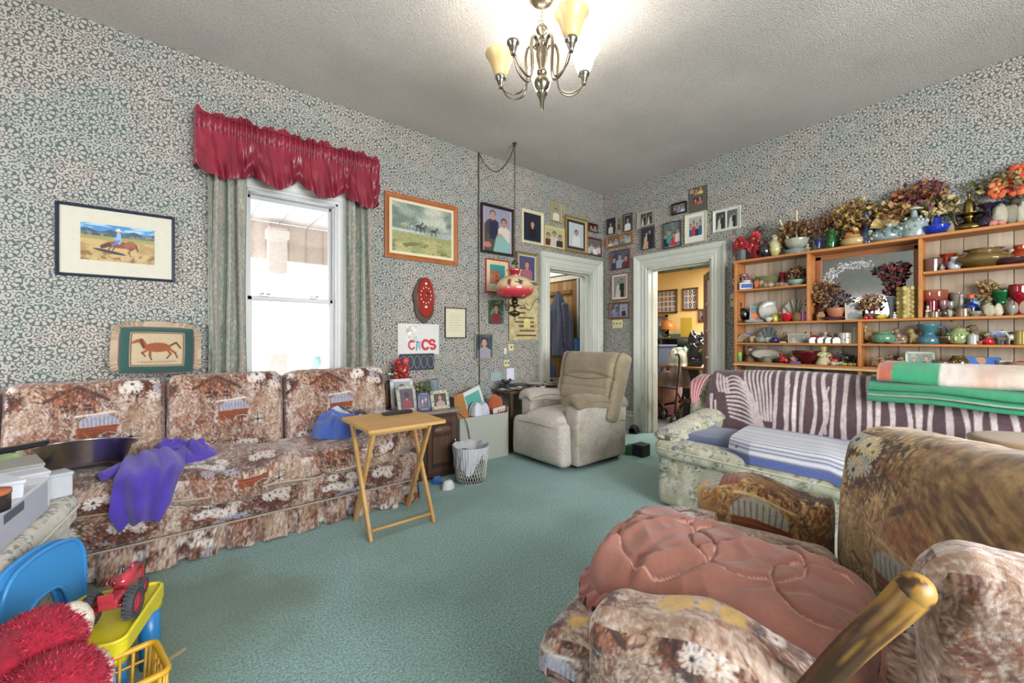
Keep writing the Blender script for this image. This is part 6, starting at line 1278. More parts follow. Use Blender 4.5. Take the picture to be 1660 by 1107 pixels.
# middle shelf, right bay
it('ruffled_red_compote', 'goblet', 1513, 'B', 38, 44, ['#8c2c2c'], 'ruffled red and amber glass compote on a stem', 'compote', .09, 'glass', grad='#b36a4a', wob=.05)
it('red_tumbler', 'cyl', 1511, 'B', 14, 28, ['#8c1c2c'], 'tall red striped tumbler below the compote rim', 'tumbler', .145, 'glass')
it('wine_glass', 'goblet', 1529, 'B', 12, 28, ['#9a6a70'], 'pink tinted wine glass next to the red tumbler', 'wine glass', .14, 'glass')
it('wine_glass', 'goblet', 1540, 'B', 12, 26, ['#9a9488'], 'clear wine glass between the pink glass and the frosted vase', 'wine glass', .10, 'glass')
it('frosted_vase', 'fluted', 1550, 'B', 20, 40, ['#9c9082'], 'tall frosted grey vase in the middle of the right bay', 'vase', .06, 'glass')
it('stone_statuette', 'fig', 1504, 'B', 9, 20, ['#b3ab98', '#bdb5a4', '#a8a08c'], 'pale stone statuette at the left of the right bay', 'ornament', .18)
it('brown_ramekin', 'cyl', 1515, 'B', 14, 9, ['#74603c'], 'low brown ramekin at the front of the right bay', 'ramekin', .185)
it('white_duck', 'bird', 1526, 'B', 12, 13, ['#bab7aa', '#a8a498', '#bab7aa'], 'little white duck at the front of the right bay', 'ornament', .185)
it('nativity_group', 'lump', 1540, 'B', 20, 14, ['#3a362f', '#a39a86', '#4c463c'], 'small dark and white animal group at the front of the right bay', 'ornament', .185, n=3)
it('brown_mug', 'cyl', 1561, 'B', 17, 13, ['#7c6444'], 'brown stoneware mug on the middle shelf', 'mug', .17, handle=1)
it('white_book', 'book', 1556, 'B', 4, 36, ['#bfc0ba', '#d3d0c3'], 'slim white book standing behind the mugs', 'book', .07)
b_ = it('blue_bottle', 'bottle', 1574, 'B', 19, 30, ['#1f3f94'], 'cobalt blue bottle with an orange cap', 'bottle', .12, 'glass'); y_, s_ = shelf_spot(1574, .12); m = MB(); m.cyl((0, 0, 29*s_), (0, 0, 36*s_), 4*s_, col='#c9622a'); part('cap', m, 'plastic', b_)
it('blue_tin', 'box', 1586, 'B', 22, 32, ['#4a7a94', '#a9b8bc'], 'blue and white picture tin behind the blue bottle', 'tin', .04)
it('small_shell_dish', 'dish', 1581, 'B', 17, 8, ['#8c8468'], 'low olive shell dish before the blue bottle', 'dish', .185)
it('coral_branch', 'cyl', 1601, 'B', 10, 22, ['#5c7a5c'], 'branching tan coral in a small green vase', 'coral', .08, 'gloss', flow=(16, 34, ['#a88a5c', '#b59a70', '#927448'], 160, 7, 'spray'))
it('abalone_shell', 'fan', 1600, 'B', 22, 10, ['#a8a49a', '#55585c', '#c0bcb0'], 'small black and white shell at the front of the right bay', 'shell', .19)
it('emerald_vase', 'hour', 1623, 'B', 26, 42, ['#1c6a3c'], 'squat emerald green glass vase on the middle shelf', 'vase', .07, 'glass')
it('conch_shell', 'lump', 1619, 'B', 38, 22, ['#a39a84', '#b8b09a', '#7c7460'], 'large grey and cream conch shell', 'shell', .15, 'matte', n=3)
it('ruby_goblet', 'goblet', 1652, 'B', 26, 50, ['#a01424'], 'tall ruby glass goblet at the right edge', 'goblet', .10, 'glass')
it('glass_candle_cup', 'bowl', 1640, 'B', 12, 16, ['#a9a9a0'], 'clear glass candle cup before the ruby goblet', 'candle holder', .17, 'glass')
# narrow third shelf
it('folded_purple_scarf', 'box', 1206, 'C', 20, 15, ['#5a5a84', '#6c6c9a'], 'folded violet cloth parcel on the third shelf', 'cloth', .06)
it('scallop_shell', 'fan', 1207, 'C', 22, 14, ['#b3a888', '#a08c6c', '#c6bda0'], 'large cream scallop shell on the third shelf', 'shell', .17)
it('spiral_shell', 'lump', 1226, 'C', 18, 13, ['#b39c74', '#c3b294', '#9c8460'], 'cream spiral shell on the third shelf', 'shell', .16, 'gloss', n=2)
it('bridge_ornament', 'fan', 1246, 'C', 34, 25, ['#7c807a', '#5c605c', '#8c9088'], 'grey arched bridge ornament', 'ornament', .06, 'matte')
it('grey_rock', 'lump', 1240, 'C', 24, 12, ['#7c8478', '#9aa096'], 'pair of grey green stones on the third shelf', 'rock', .16, 'matte', n=2)
it('navy_cup', 'round', 1256, 'C', 11, 9, ['#20285c'], 'navy blue cup on the third shelf', 'cup', .17)
it('goose_figurine', 'bird', 1280, 'C', 26, 18, ['#84684c', '#9a7c5a', '#5c4838'], 'brown gliding goose on the third shelf', 'ornament', .11)
for k, uu in enumerate((1265.5, 1269, 1272.5)): it('ivory_bead', 'round', uu, 'C', 3, 2.6, ['#d3cbb0'], ('leftmost', 'middle', 'rightmost')[k]+' of the three ivory beads at the front of the third shelf', 'bead', .20)
it('double_picture_frame', 'photo', 1295, 'C', 30, 15, ['#a39a70'], 'small gilt double frame on the third shelf', 'photograph', .15, cv=portrait('#5c6056', 2, w=44, h=22, top=('#8a7c6c', '#6c7478'), s=.16), lean=.15)
it('red_cardinal', 'bird', 1320, 'C', 16, 18, ['#9c1c20', '#6c2420', '#a8242a'], 'red cardinal on the third shelf', 'ornament', .08)
it('santa_figurine', 'fig', 1338, 'C', 14, 19, ['#a83030', '#c6c0b4', '#b9b2a8'], 'small white bearded santa figure on the third shelf', 'ornament', .07)
it('white_dog', 'sit', 1354, 'C', 15, 17, ['#a9a390', '#8c8674'], 'cream dog sitting on the third shelf', 'ornament', .09)
for k, uu in enumerate((1317, 1330.5, 1343, 1355)): it('china_cottage', 'house', uu, 'C', 11, 9.5, ['#9c9786', ['#5c6a50', '#7c4a38', '#4c5a6a', '#6c6244'][k]], ['green roofed', 'red roofed', 'slate roofed', 'brown roofed'][k]+' china cottage in the white village on the third shelf', 'ornament', .185)
it('cat_mug', 'cyl', 1370, 'C', 20, 17, ['#aba696', '#3c3a38', '#5c564c'], 'white mug with dark cats painted round it', 'mug', .14, handle=1, band=10)
it('white_book', 'book', 1386, 'C', 6, 26, ['#b5ae98', '#cfc9b8'], 'small cream book standing against the lower divider', 'book', .15)
it('goose_jug', 'bird', 1411, 'C', 26, 30, ['#8a7650', '#9c8860', '#a39068'], 'tan goose shaped jug right of the lower divider', 'jug', .12)
it('green_egg_dish', 'round', 1432, 'C', 31, 19, ['#5c8466'], 'sea green egg shaped covered dish', 'dish', .15)
it('striped_cat', 'sit', 1459, 'C', 24, 26, ['#7c6450', '#b8ac98'], 'brown and white striped china cat', 'ornament', .13)
it('tan_bear', 'sit', 1482, 'C', 22, 26, ['#8f7a50', '#7c6842'], 'tan carved bear beside the teal vase', 'ornament', .12, 'matte')
it('teal_vase', 'hour', 1505, 'C', 28, 32, ['#3f6c78'], 'teal blue pinched waist vase with small side handles', 'vase', .13, handle=1)
it('silver_tray_stack', 'dish', 1531, 'C', 24, 12, ['#9a9a92'], 'small stack of silver dishes', 'dish', .13, 'metal')
it('green_floral_jar', 'round', 1554, 'C', 28, 24, ['#8c9a68', '#c3bd8c', '#5a7a44'], 'green flower painted jar with a wide lip', 'jar', .14, band=20, lid='#7c8a58')
it('white_pill_jar', 'cyl', 1577, 'C', 13, 15, ['#9aa39c', '#5c706a'], 'small white jar with a grey band', 'jar', .18, lid='#b3b6ac')
it('stone_cat', 'sit', 1586, 'C', 34, 33, ['#6c5c44', '#84745a'], 'large mottled stone cat on the third shelf', 'ornament', .09, 'matte')
it('teddy_figurine', 'sit', 1606, 'C', 18, 20, ['#8c8064', '#a09478'], 'small pale teddy before the stone cat', 'ornament', .14, 'matte')
it('red_heart_pot', 'round', 1602, 'C', 13, 11, ['#b01c28'], 'small bright red heart pot on the third shelf', 'pot', .185)
it('elephant_figurine', 'stand', 1624, 'C', 20, 17, ['#5c5246', '#6c6254'], 'dark wooden elephant on the third shelf', 'ornament', .16, 'matte')
it('white_lamb', 'stand', 1641, 'C', 18, 22, ['#a8a294', '#8c867a'], 'cream lamb on the third shelf', 'ornament', .15)
it('blue_fish_dish', 'dish', 1634, 'C', 50, 22, ['#8fa0b4'], 'long blue and white fish dish behind the lamb', 'dish', .07, sy=.4)
it('amber_mug', 'cyl', 1656, 'C', 18, 22, ['#8c7a34'], 'amber yellow mug at the right edge of the third shelf', 'mug', .14, handle=1)
it('china_ashtray', 'dish', 1451, 'C', 26, 4, ['#a39a8c'], 'flat ribbed dish before the striped cat', 'dish', .19)
it('rose_bead_dish', 'dish', 1588, 'C', 9, 6, ['#a0584c'], 'tiny rose coloured dish left of the red heart pot', 'dish', .19)
# cream edged shelf
it('green_bottle', 'cyl', 1199, 'D', 7, 15, ['#3c8a6a'], 'little green and yellow bottle at the doorway end', 'bottle', .18, 'plastic', grad='#9ab03a')
it('brown_angel', 'fig', 1216, 'D', 16, 26, ['#6c5a4c', '#84705c', '#54443a'], 'brown draped angel figure', 'ornament', .12, 'matte')
it('oval_platter', 'plate', 1243, 'D', 44, 22, ['#b5b0a2', '#9a968a'], 'white oval platter with a grey rim, propped at an angle', 'platter', .12, oval=1, lean=.75)
it('glass_tumbler', 'cyl', 1243, 'D', 14, 9, ['#9a968c'], 'low clear glass under the oval platter', 'tumbler', .17, 'glass')
it('santa_claus', 'sit', 1271, 'D', 19, 16, ['#a02420', '#c9bfb4'], 'red suited santa lying on the cream edged shelf', 'ornament', .15)
it('clown_figurine', 'fig', 1287, 'D', 14, 16, ['#a8825c', '#b89a70', '#8a3a34'], 'tan clown figure on a violet base', 'ornament', .16)
it('violet_block', 'box', 1288, 'D', 16, 4, ['#4a3a74', '#5c4c8c'], 'low violet block at the front of the cream edged shelf', 'box', .20)
it('red_glass_bowl', 'bowl', 1308, 'D', 40, 21, ['#6c1a20'], 'ruby cut glass bowl on the cream edged shelf', 'bowl', .12, 'glass', wob=.06)
it('cream_doll_figure', 'fig', 1335, 'D', 24, 32, ['#c3b592', '#b8b284', '#b5b04c'], 'cream doll with yellow hair on the cream edged shelf', 'ornament', .14)
it('red_bird', 'bird', 1353, 'D', 18, 15, ['#a83420', '#8a2c1c', '#b03a24'], 'orange red bird next to the cream doll', 'ornament', .12)
it('cow_figurine', 'stand', 1374, 'D', 28, 22, ['#3c3a38', '#8c8a84'], 'black and white cow by the lower divider', 'ornament', .11)
it('magnolia_flower', 'lump', 1358, 'D', 16, 7, ['#bdb8ac', '#a8a498'], 'white china flower before the red bird', 'ornament', .19, n=3)
it('yellow_chick_group', 'lump', 1378, 'D', 20, 6, ['#a8983a', '#8c8a3c', '#b5a84c'], 'row of yellow china chicks before the cow', 'ornament', .19, n=3)
it('bear_family', 'sit', 1418, 'D', 17, 15, ['#7c5c3c', '#a0845c'], 'first brown bear right of the lower divider', 'ornament', .16, 'matte')
it('bear_family', 'sit', 1433, 'D', 20, 18, ['#8f7150', '#b39a74'], 'tawny bear between the brown bear and the tabby cats', 'ornament', .13, 'matte')
it('tabby_cat', 'sit', 1448, 'D', 18, 21, ['#6f6252', '#948672'], 'grey tabby cat looking left', 'ornament', .10)
it('tabby_cat', 'sit', 1465, 'D', 18, 19, ['#84745a', '#aa9a80'], 'tan tabby cat next to the picture box', 'ornament', .15)
it('picture_box', 'photo', 1492, 'D', 38, 27, ['#a8aa8c'], 'green edged glass picture box with a red corner', 'picture box', .11, cv=portrait('#5c6c60', 2, bg2='#8c9484', w=50, h=36, top=('#4a4038', '#a39480'), s=.2), lean=.1, fw=.016)
it('quail_figurine', 'bird', 1504, 'D', 16, 13, ['#5c4438', '#74584a', '#5c4438'], 'brown quail before the picture box', 'ornament', .185)
it('pheasant_figurine', 'bird', 1519, 'D', 17, 16, ['#6c4c40', '#84604c', '#4c3a34'], 'reddish pheasant left of the white handled mug', 'ornament', .14)
it('white_handled_mug', 'cyl', 1528, 'D', 17, 13, ['#7c6454'], 'brown relief mug with a white handle', 'mug', .17, handle=1)
it('folk_painted_jug', 'round', 1554, 'D', 26, 23, ['#4a4420', '#a8963a', '#8a3a2c'], 'black and yellow folk painted two handled jug', 'jug', .14, band=24, handle=1)
it('boy_photo', 'photo', 1597, 'D', 50, 25, ['#3a5c94'], 'postcard photograph of a blond boy on a blue background', 'photograph', .15, cv=portrait('#3f6cae', hair='#a08050', w=60, h=30, top=('#c3b8a8',), s=.34), lean=.5, fw=.001)
it('white_carton', 'box', 1628, 'D', 16, 18, ['#bdbab0', '#c9c6bc'], 'plain white carton behind the blue photograph', 'box', .08)
it('tan_basket', 'bowl', 1651, 'D', 28, 17, ['#84704c', '#a8202c'], 'low tan basket with red fruit at the right edge', 'basket', .14, 'fabric', bloss=(5, 2, -3, ['#a01c28'], 2, 5))
# low shelf: tops of plates showing over the zebra blanket
it('lace_edge_plate', 'plate', 1306, 'low', 42, 42, ['#a3aa98', '#7c8c80'], 'pale green lace edged plate behind the sofa back', 'plate', .10, dz=.03, wob=.02)
it('lace_edge_plate', 'plate', 1345, 'low', 42, 42, ['#9aa6aa', '#c0c6c6'], 'pale blue lace edged plate behind the sofa back', 'plate', .10, wob=.02)
it('yellow_plate', 'plate', 1259, 'low', 38, 42, ['#a89a5a', '#b8ae78'], 'yellow flowered plate behind the sofa back', 'plate', .10, dz=.03)
it('navy_plate', 'plate', 1378, 'low', 34, 40, ['#545c78', '#20245a'], 'navy rimmed plate by the lower divider', 'plate', .13, dz=.02)
it('green_figurine', 'lump', 1212, 'low', 26, 40, ['#5c7a5c', '#7a8c6c'], 'sea green ornament just above the zebra blanket at the doorway end', 'ornament', .12, n=3)
# ================================================================ ARMCHAIR IN THE FOREGROUND
TH = .25; AC = Vector((1.29, .505, 0)); ac = thing('armchair', 'worn brown country print armchair with wooden arm posts and bare foam, nearest the camera', 'armchair', tuple(AC), TH)
def worn(cv, spots, wid=.6, ou=0, ov=0, foam='#c79f55', tint=(1, 1, 1)):
    base = fab(cv, wid, ou, ov)
    def f(V, N, side, h):
        c = base(V, N, side, h)*np.array(tint)
        for (x, y, z, r) in spots:
            d = np.sqrt((V[:, 0]-x)**2+(V[:, 1]-y)**2+(V[:, 2]-z)**2)+.018*(fbm(V[:, 0]*40, V[:, 1]*40, V[:, 2]*40, 6)-.5)*2
            edge = np.clip((r*1.6-d)/.02, 0, 1)[:, None]*.5*(vn(V[:, 0]*300, V[:, 1]*300, V[:, 2]*300)>.5)[:, None]; c = c*(1-edge)+hx('#b9a083')*edge
            m = np.clip((r-d)/.006, 0, 1)[:, None]; c = c*(1-m)+hx(foam)*m*(.9+.2*vn(V[:, 0]*60, V[:, 1]*60, V[:, 2]*60)[:, None])
        return np.clip(c, 0, 1)
    return f
b = MB(); b.cushion((0, .02, .2), (.86, .62, .34), .2, .014, fab(T_SOFA, .6, .3, .1), bulge(.006, 1, .004)); part('base', b, 'fabric', ac)
b = MB()
def tq(V, N, h):
    V = V.copy(); q = V/h; V[:, 0] *= np.where(V[:, 1] > .06, 1.0, .80)+0*q[:, 0]; V[:, 2] -= .05*np.clip(q[:, 1], 0, 1)**3*(q[:, 2] > -.2); V[:, 2] += .02*np.clip(1-q[:, 0]**2, 0, 1)*(q[:, 2] > 0); return V+N*(.010*(fbm(V[:, 0]*9, V[:, 1]*9, V[:, 2]*9, 2)-.5))[:, None]
b.cushion((0, .10, .385), (1.02, .64, .17), .75, .0065, worn(T_SOFA, [(-.44, .22, .085, .022), (-.36, .19, .085, .018), (-.48, .16, .07, .012)], .5, .1, .6), tq)
loop_pipe(b, (.505, .315), -.03, .005, '#8a7660', .07, c=(0, .10, .385), fz=lambda x, y: -.04*max(0, y/.32)**3); part('seat_cushion', b, 'fabric', ac)
def armf(sd):
    def f(V, N, h):
        V = V.copy(); q = V/h; top = np.clip(q[:, 2], 0, 1); V[:, 0] += N[:, 0]*.025*top; V[:, 2] -= .03*(q[:, 1] < 0)*top*np.abs(q[:, 1])*0; V[:, 2] += (.02*np.sin(q[:, 1]*4+sd)-.035*np.clip(q[:, 1]-.5, 0, 1))*top; return V+N*(.012*(fbm(V[:, 0]*11, V[:, 1]*11, V[:, 2]*11, sd)-.5))[:, None]
    return f
b = MB(); b.cushion((.53, .02, .33), (.15, .46, .54), .6, .0035, worn(T_CHAIR, [(-.03, .21, .23, .045), (-.075, .235, .12, .035), (-.07, .16, .06, .035), (-.05, .05, .245, .02)], .80, .60, .40, tint=(1.0, .95, .88)), armf(1))
loop_pipe(b, (.225, .26), .074, .005, '#7a5a38', .06, c=(.53-.15, .02, .33), axis=0, T=None) if False else None; part('arm', b, 'fabric', ac, 'far arm with the wagon scene and torn corner')
b = MB(); b.cushion((-.455, .03, .33), (.17, .46, .52), .75, .0045, worn(T_SOFA, [(.02, .055, .25, .040), (.025, -.01, .255, .022), (.02, -.06, .25, .03), (.05, .12, .24, .02)], .55, .05, .4, tint=(1.02, 1, .98)), armf(2))
b.tube([(-.54-.008*math.sin(t*4), .03+.23*t, .505+.012*math.sin(t*4+2)-.03*max(0, t-.5)) for t in np.linspace(-1, .98, 22)], .005, 6, '#a39079'); part('arm', b, 'fabric', ac, 'near arm worn through to yellow foam')
b = MB()
def backf(V, N, h):
    V = V.copy(); q = V/h; up = np.clip((q[:, 2]+.6)/1.6, 0, 1)
    V[:, 2] += up*(-.035*q[:, 0]); V[:, 1] += .035*np.clip(1-q[:, 0]**2, 0, 1)*np.clip(1-q[:, 2]**2, 0, 1)*(q[:, 1] > 0)
    V[:, 1] -= .04*up*up; V += N*(.018*(fbm(V[:, 0]*6, V[:, 1]*6, V[:, 2]*6, 4)-.5))[:, None]; return V
def mixcol(V, N, side, h):
    a = fab(T_CHAIR, .88, .512, .70)(V, N, side, h); sm = np.clip((V[:, 2]-.0)/.12, 0, 1)[:, None]*np.clip((-V[:, 0]+.16)/.16, 0, 1)[:, None]*.85
    sw = V[:, 0]*9+(V[:, 2]*2)**2*6; hair = fbm(sw*2+fbm(V[:, 0]*6, V[:, 2]*6, 0, 3)*4, (V[:, 2]-V[:, 0]*.6)*60, V[:, 1]*20, 2, 3)[:, None]; hair = np.clip((hair-.3)*2.4, 0, 1)
    c = a*(1-sm)+(hx('#5c4020')*(1-hair)+hx('#b0905e')*hair)*sm; ru = np.exp(-(((V[:, 0]-.06)/.11)**2+((V[:, 2]-.02)/.06)**2))[:, None]*.8; return np.clip(c*(1-ru)+(hx('#7c3a16')*(1-hair)+hx('#a8824c')*hair)*ru, 0, 1)
b.cushion((0, 0, 0), (.98, .23, .60), .8, .003, mixcol, backf, T=TR((.135, -.50, .60), .425))
part('backrest', b, 'fabric', ac)
b = MB(); b.cushion((-.40, -.47, .58), (.15, .33, .50), .9, .003, fab(T_SOFA, .42, .05, .2), bulge(.02, 0, .022, 7)); part('side_wing', b, 'fabric', ac)
# wooden arm post, placed in the chair's frame
b = MB(); Mi = (Matrix.Translation(AC) @ Matrix.Rotation(TH, 4, 'Z')).inverted()
pw = curve([(.835, .30, .40), (.838, .235, .55), (.842, .175, .67), (.850, .125, .755), (.856, .105, .79)], 26); Rw = np.interp(np.linspace(0, 1, 26), [0, .5, .85, 1], [.028, .022, .022, .024])
nr = 34; A, Q = np.meshgrid(np.linspace(0, 2*PI, nr), np.arange(26), indexing='ij'); pw = curve(pw.tolist(), 120); Rw = np.interp(np.linspace(0, 1, 120), [0, .5, .85, 1], [.026, .021, .022, .024])
wc_ = []
for k in range(120):
    a = np.linspace(0, 2*PI, 28, endpoint=False); n = fbm(np.cos(a)*3+4, np.sin(a)*3+4, k*.05, 3); g_ = np.clip((n-.62+.55*max(0, k/119-.62)*2.4)*3.5, 0, 1)[:, None]; st = vn(np.cos(a)*9, np.sin(a)*9, k*.04)[:, None]; wc_.append((hx('#35200f')*(1-st)+hx('#5c3a1c')*st)*(1-g_)+hx('#9a7230')*g_)
b.tube(pw, Rw, 28, '#ffffff', T=Mi); b.C[-1] = lin(np.concatenate(wc_)); kn = len(b.V); b.ell((.857, .102, .794), (.026, .024, .025), '#9a7432', 26, T=Mi, noise=.05, seed=3)
Vk = np.random.RandomState(3); n_ = fbm(b.V[-1][:, 0]*60, b.V[-1][:, 1]*60, b.V[-1][:, 2]*60, 7)[:, None]; m_ = np.clip((n_-.55)*12, 0, 1); b.C[-1] = b.C[-1]*(1-m_)+lin('#43290f')*m_
part('arm_post', b, 'wood', ac, 'varnished wooden arm post with a worn yellow knob')
b = MB(); b.box((-.44, .30, .15), (.05, .03, .30), '#4a3220', b=.006); part('front_post', b, 'wood', ac, 'dark wooden post under the near arm')
for sx_ in (-1, 1):
    for yy in (-.28, .26): part('leg', MB().cyl((sx_*.36, yy, .05), (sx_*.37, yy*1.05, 0), .024, .018, 10, '#4a3220'), 'wood', ac)
# ---- quilted pink pillow on the seat
b = MB(); b.cushion((-.25, -.36, .26), (.50, .36, .50), .5, .008, fab(T_SOFA, .5, .2, .6), bulge(.01, 0, .01, 8)); part('rear_seat', b, 'fabric', ac)
pk = thing('quilted_pillow', 'long dusty pink quilted pillow with a ruffled edge on the foreground armchair', 'pillow', (1.10, .49, .46), .17)
b = MB()
def pf(V, N, h):
    V = V.copy(); q = V/h; m = np.clip(1-q[:, 0]**4, 0, 1)*np.clip(1-q[:, 1]**4, 0, 1); V[:, 2] += .035*m*np.sign(q[:, 2])
    # quilting grooves, folds running across
    x, y = V[:, 0], V[:, 1]; g = 0
    for cx, cy, r_ in ((-.05, .13, .12), (.04, -.04, .13), (-.02, -.22, .11), (.12, .2, .1)): g = g-.010*np.exp(-((np.hypot(x-cx, (y-cy))-r_)/.006)**2)
    for k, (a, off_) in enumerate(((.7, -.08), (.9, .0), (1.2, .07), (.5, -.16), (1.0, .14))): g = g+.011*np.exp(-((x*math.cos(a)+y*math.sin(a)-off_)/.014)**2)*np.clip(np.sin(x*9+k*2)+.3, 0, 1)-.008*np.exp(-((x*math.cos(a)+y*math.sin(a)-off_-.025)/.012)**2)
    V[:, 2] += (q[:, 2] > -.2)*(g*.9+.024*(fbm(x*7, y*7, 0, 4, 2)-.5)+.013*(1-np.abs(2*fbm(x*6+y*3, y*7-x*5, 0, 14, 2)-1)*3).clip(0, 1)); V[:, 2] -= .07*np.clip(-q[:, 0]-.35, 0, 1)**1.5*(q[:, 2] > -.5); V[:, 2] += .015*q[:, 1]; return V
def pcol(V, N, side, h):
    t = fbm(V[:, 0]*8, V[:, 1]*8, V[:, 2]*8, 5)[:, None]; c = hx('#82503f')*(1-t)+hx('#925f52')*t; x, y = V[:, 0], V[:, 1]
    for cx, cy, r_ in ((-.05, .13, .12), (.04, -.04, .13), (-.02, -.22, .11), (.12, .2, .1)): m = (np.abs(np.hypot(x-cx, y-cy)-r_) < .0016)[:, None]; c = np.where(m, hx('#c28f80'), c)
    return c
b.cushion((0, 0, .07), (.40, .60, .125), .85, .0035, pcol, pf); part('pillow_body', b, 'cottonm' if 'cottonm' in M else 'fabric', pk)
b = MB(); P = []; NR = 420
for i in range(NR+1):
    a = i/NR*2*PI; ex = .5; cx = .205*np.sign(math.cos(a))*abs(math.cos(a))**ex; cy = .305*np.sign(math.sin(a))*abs(math.sin(a))**ex; nx_, ny_ = math.cos(a), math.sin(a); row = []
    for j, q in enumerate(np.linspace(0, 1, 5)): zz = .060-.045*q*(1 if cx < .1 else .2)+.014*math.sin(i*.55)*q; o_ = .050*q; row.append((cx+nx_*o_+.004*math.sin(i*.9)*q, cy+ny_*o_, zz))
    P.append(row)
b.grid(P, '#a0645f'); b.grid(np.array(P)-np.array([0, 0, .003]), '#a0645f', flip=True); part('ruffle', b, 'fabric', pk)
# ================================================================ CLOTHES AND THINGS ON THE LONG SOFA
def heap(name, label, cat, c, rx, ry, H, colf, seed, res=90, spill=0, mat='fabric', rz=0, edge=.0):
    """crumpled cloth dropped in a pile: closed top surface with folds and a turned-under rim"""
    a = np.linspace(0, 2*PI, res*2+1); q = np.linspace(0, 1, res); A, Q = np.meshgrid(a, q, indexing='ij'); ca, sa = np.cos(A), np.sin(A); rr_ = 1+.22*(fbm(ca*1.4+7, sa*1.4+7, 0, seed)-.5)*2
    X = ca*Q*rx*rr_; Y = sa*Q*ry*rr_; n = fbm(X*14, Y*14, 0, seed, 3); ridg = 1-np.abs(2*fbm(X*11+3, Y*11+3, 0, seed+3, 2)-1)*2.2
    lump = fbm(X*7+9, Y*7+9, 0, seed+7, 2); Z = H*(1-Q**5)**.8*(.35+.75*lump+.25*n)+.40*H*np.clip(ridg, 0, 1)*(1-Q**3)*.6+.006; Z = np.where(Q > .97, 0, Z)
    if spill: Z -= spill*np.clip((-Y/ry-.45), 0, 1)**1.2*(Q)
    P = np.stack([X, Y, Z], 2); C_ = colf(X/rx, Y/ry, n); mb = MB(); mb.grid(P, C_); mb.lathe([(0, .001), (rx*.8, .001)], 20, '#444', sy=ry/rx)
    o = solo(name, mb, mat, label, cat); 
    if edge or True: o.location = (c[0], c[1], c[2]) if not rz else (c[0], c[1], c[2]); o.rotation_euler[2] = rz
    return o
def flat(col, v=.25):
    def f(x, y, n): return np.clip(hx(col)[None, None]*(1-v/2+v*n)[..., None], 0, 1)
    return f
def jacket(x, y, n):
    c = np.zeros(x.shape+(3,))+hx('#3a56a0'); u = x*.8+y*.6; c[u > .15] = hx('#a9afb8'); c[u > .32] = hx('#252a38'); c[u > .66] = hx('#2a3a6a'); return c*(.85+.3*n)[..., None]
heap('blue_jacket', 'blue, grey and navy jacket heaped on the right seat of the long sofa', 'jacket', (.92, 3.04, .50), .20, .21, .13, jacket, 5)
heap('white_shirt', 'crumpled white and grey shirt beside the blue jacket', 'shirt', (1.20, 3.02, .525), .17, .17, .08, lambda x, y, n: np.where((n > .56)[..., None], hx('#6f8496'), hx('#b9bdc2'))*(.8+.3*n)[..., None], 9)
# violet sweater: bundle plus a sleeve hanging over the seat front
vs_ = thing('violet_sweater', 'bright violet sweater tossed over the left seat cushion of the long sofa', 'sweater', (-.02, 3.0, .46))
def vio(P): n = fbm(P[..., 0]*12, P[..., 1]*12, P[..., 2]*12, 3); return hx('#46309a')[None, None]*(.75+.5*n)[..., None]
a = np.linspace(0, 2*PI, 121); q = np.linspace(0, 1, 60); A, Q = np.meshgrid(a, q, indexing='ij'); X = np.cos(A)*Q*.19*(1+.2*np.sin(3*A+1)); Y = np.sin(A)*Q*.15*(1+.15*np.cos(2*A)); n_ = fbm(X*16, Y*16, 0, 8); Z = .13*(1-Q**2)**.8*(.5+.9*n_)+.03*np.sin((X*1.2+Y)*45+n_*6)*(1-Q); P = np.stack([X, Y, Z+.01], 2)
mb = MB(); mb.grid(P, vio(P)); part('body', mb, 'fabric', vs_)
mid = curve([(-.06, -.05, .09), (-.07, -.17, .06), (-.09, -.27, .02), (-.11, -.295, -.08), (-.12, -.285, -.20)], 60); mb = MB(); P = np.zeros((44, 60, 3))
for i, t in enumerate(np.linspace(-1, 1, 44)):
    wv = np.interp(np.linspace(0, 1, 60), [0, .4, .8, 1], [.12, .13, .11, .07]); P[i, :, 0] = mid[:, 0]+t*wv; P[i, :, 1] = mid[:, 1]+.020*np.sin(t*7+mid[:, 2]*9)-.03*(1-t*t); P[i, :, 2] = mid[:, 2]+.02*(1-t*t)+.012*np.sin(t*9+mid[:, 1]*20)
sheet(P, None, .006, mb=mb, col=vio); part('hanging_front', mb, 'fabric', vs_)
mid = curve([(-.06, -.02, .08), (-.18, -.10, .055), (-.27, -.16, .03)], 24); mb = MB(); mb.tube(mid, np.interp(np.linspace(0, 1, 24), [0, 1], [.05, .035]), 14, vio(mid[None])[0], sq=.6); part('sleeve', mb, 'fabric', vs_)
# steel basin
bs_ = thing('steel_basin', 'stainless steel basin sitting on the left end of the long sofa', 'basin', (-.36, 3.04, .50)); bs_.rotation_euler[0] = -.34; m = MB(); m.lathe([(0, 0), (.125, 0), (.14, .012), (.175, .105), (.195, .112), (.196, .116), (.172, .112), (.137, .018), (0, .006)], 48, '#d0ced2'); part('bowl', m, 'metal', bs_)
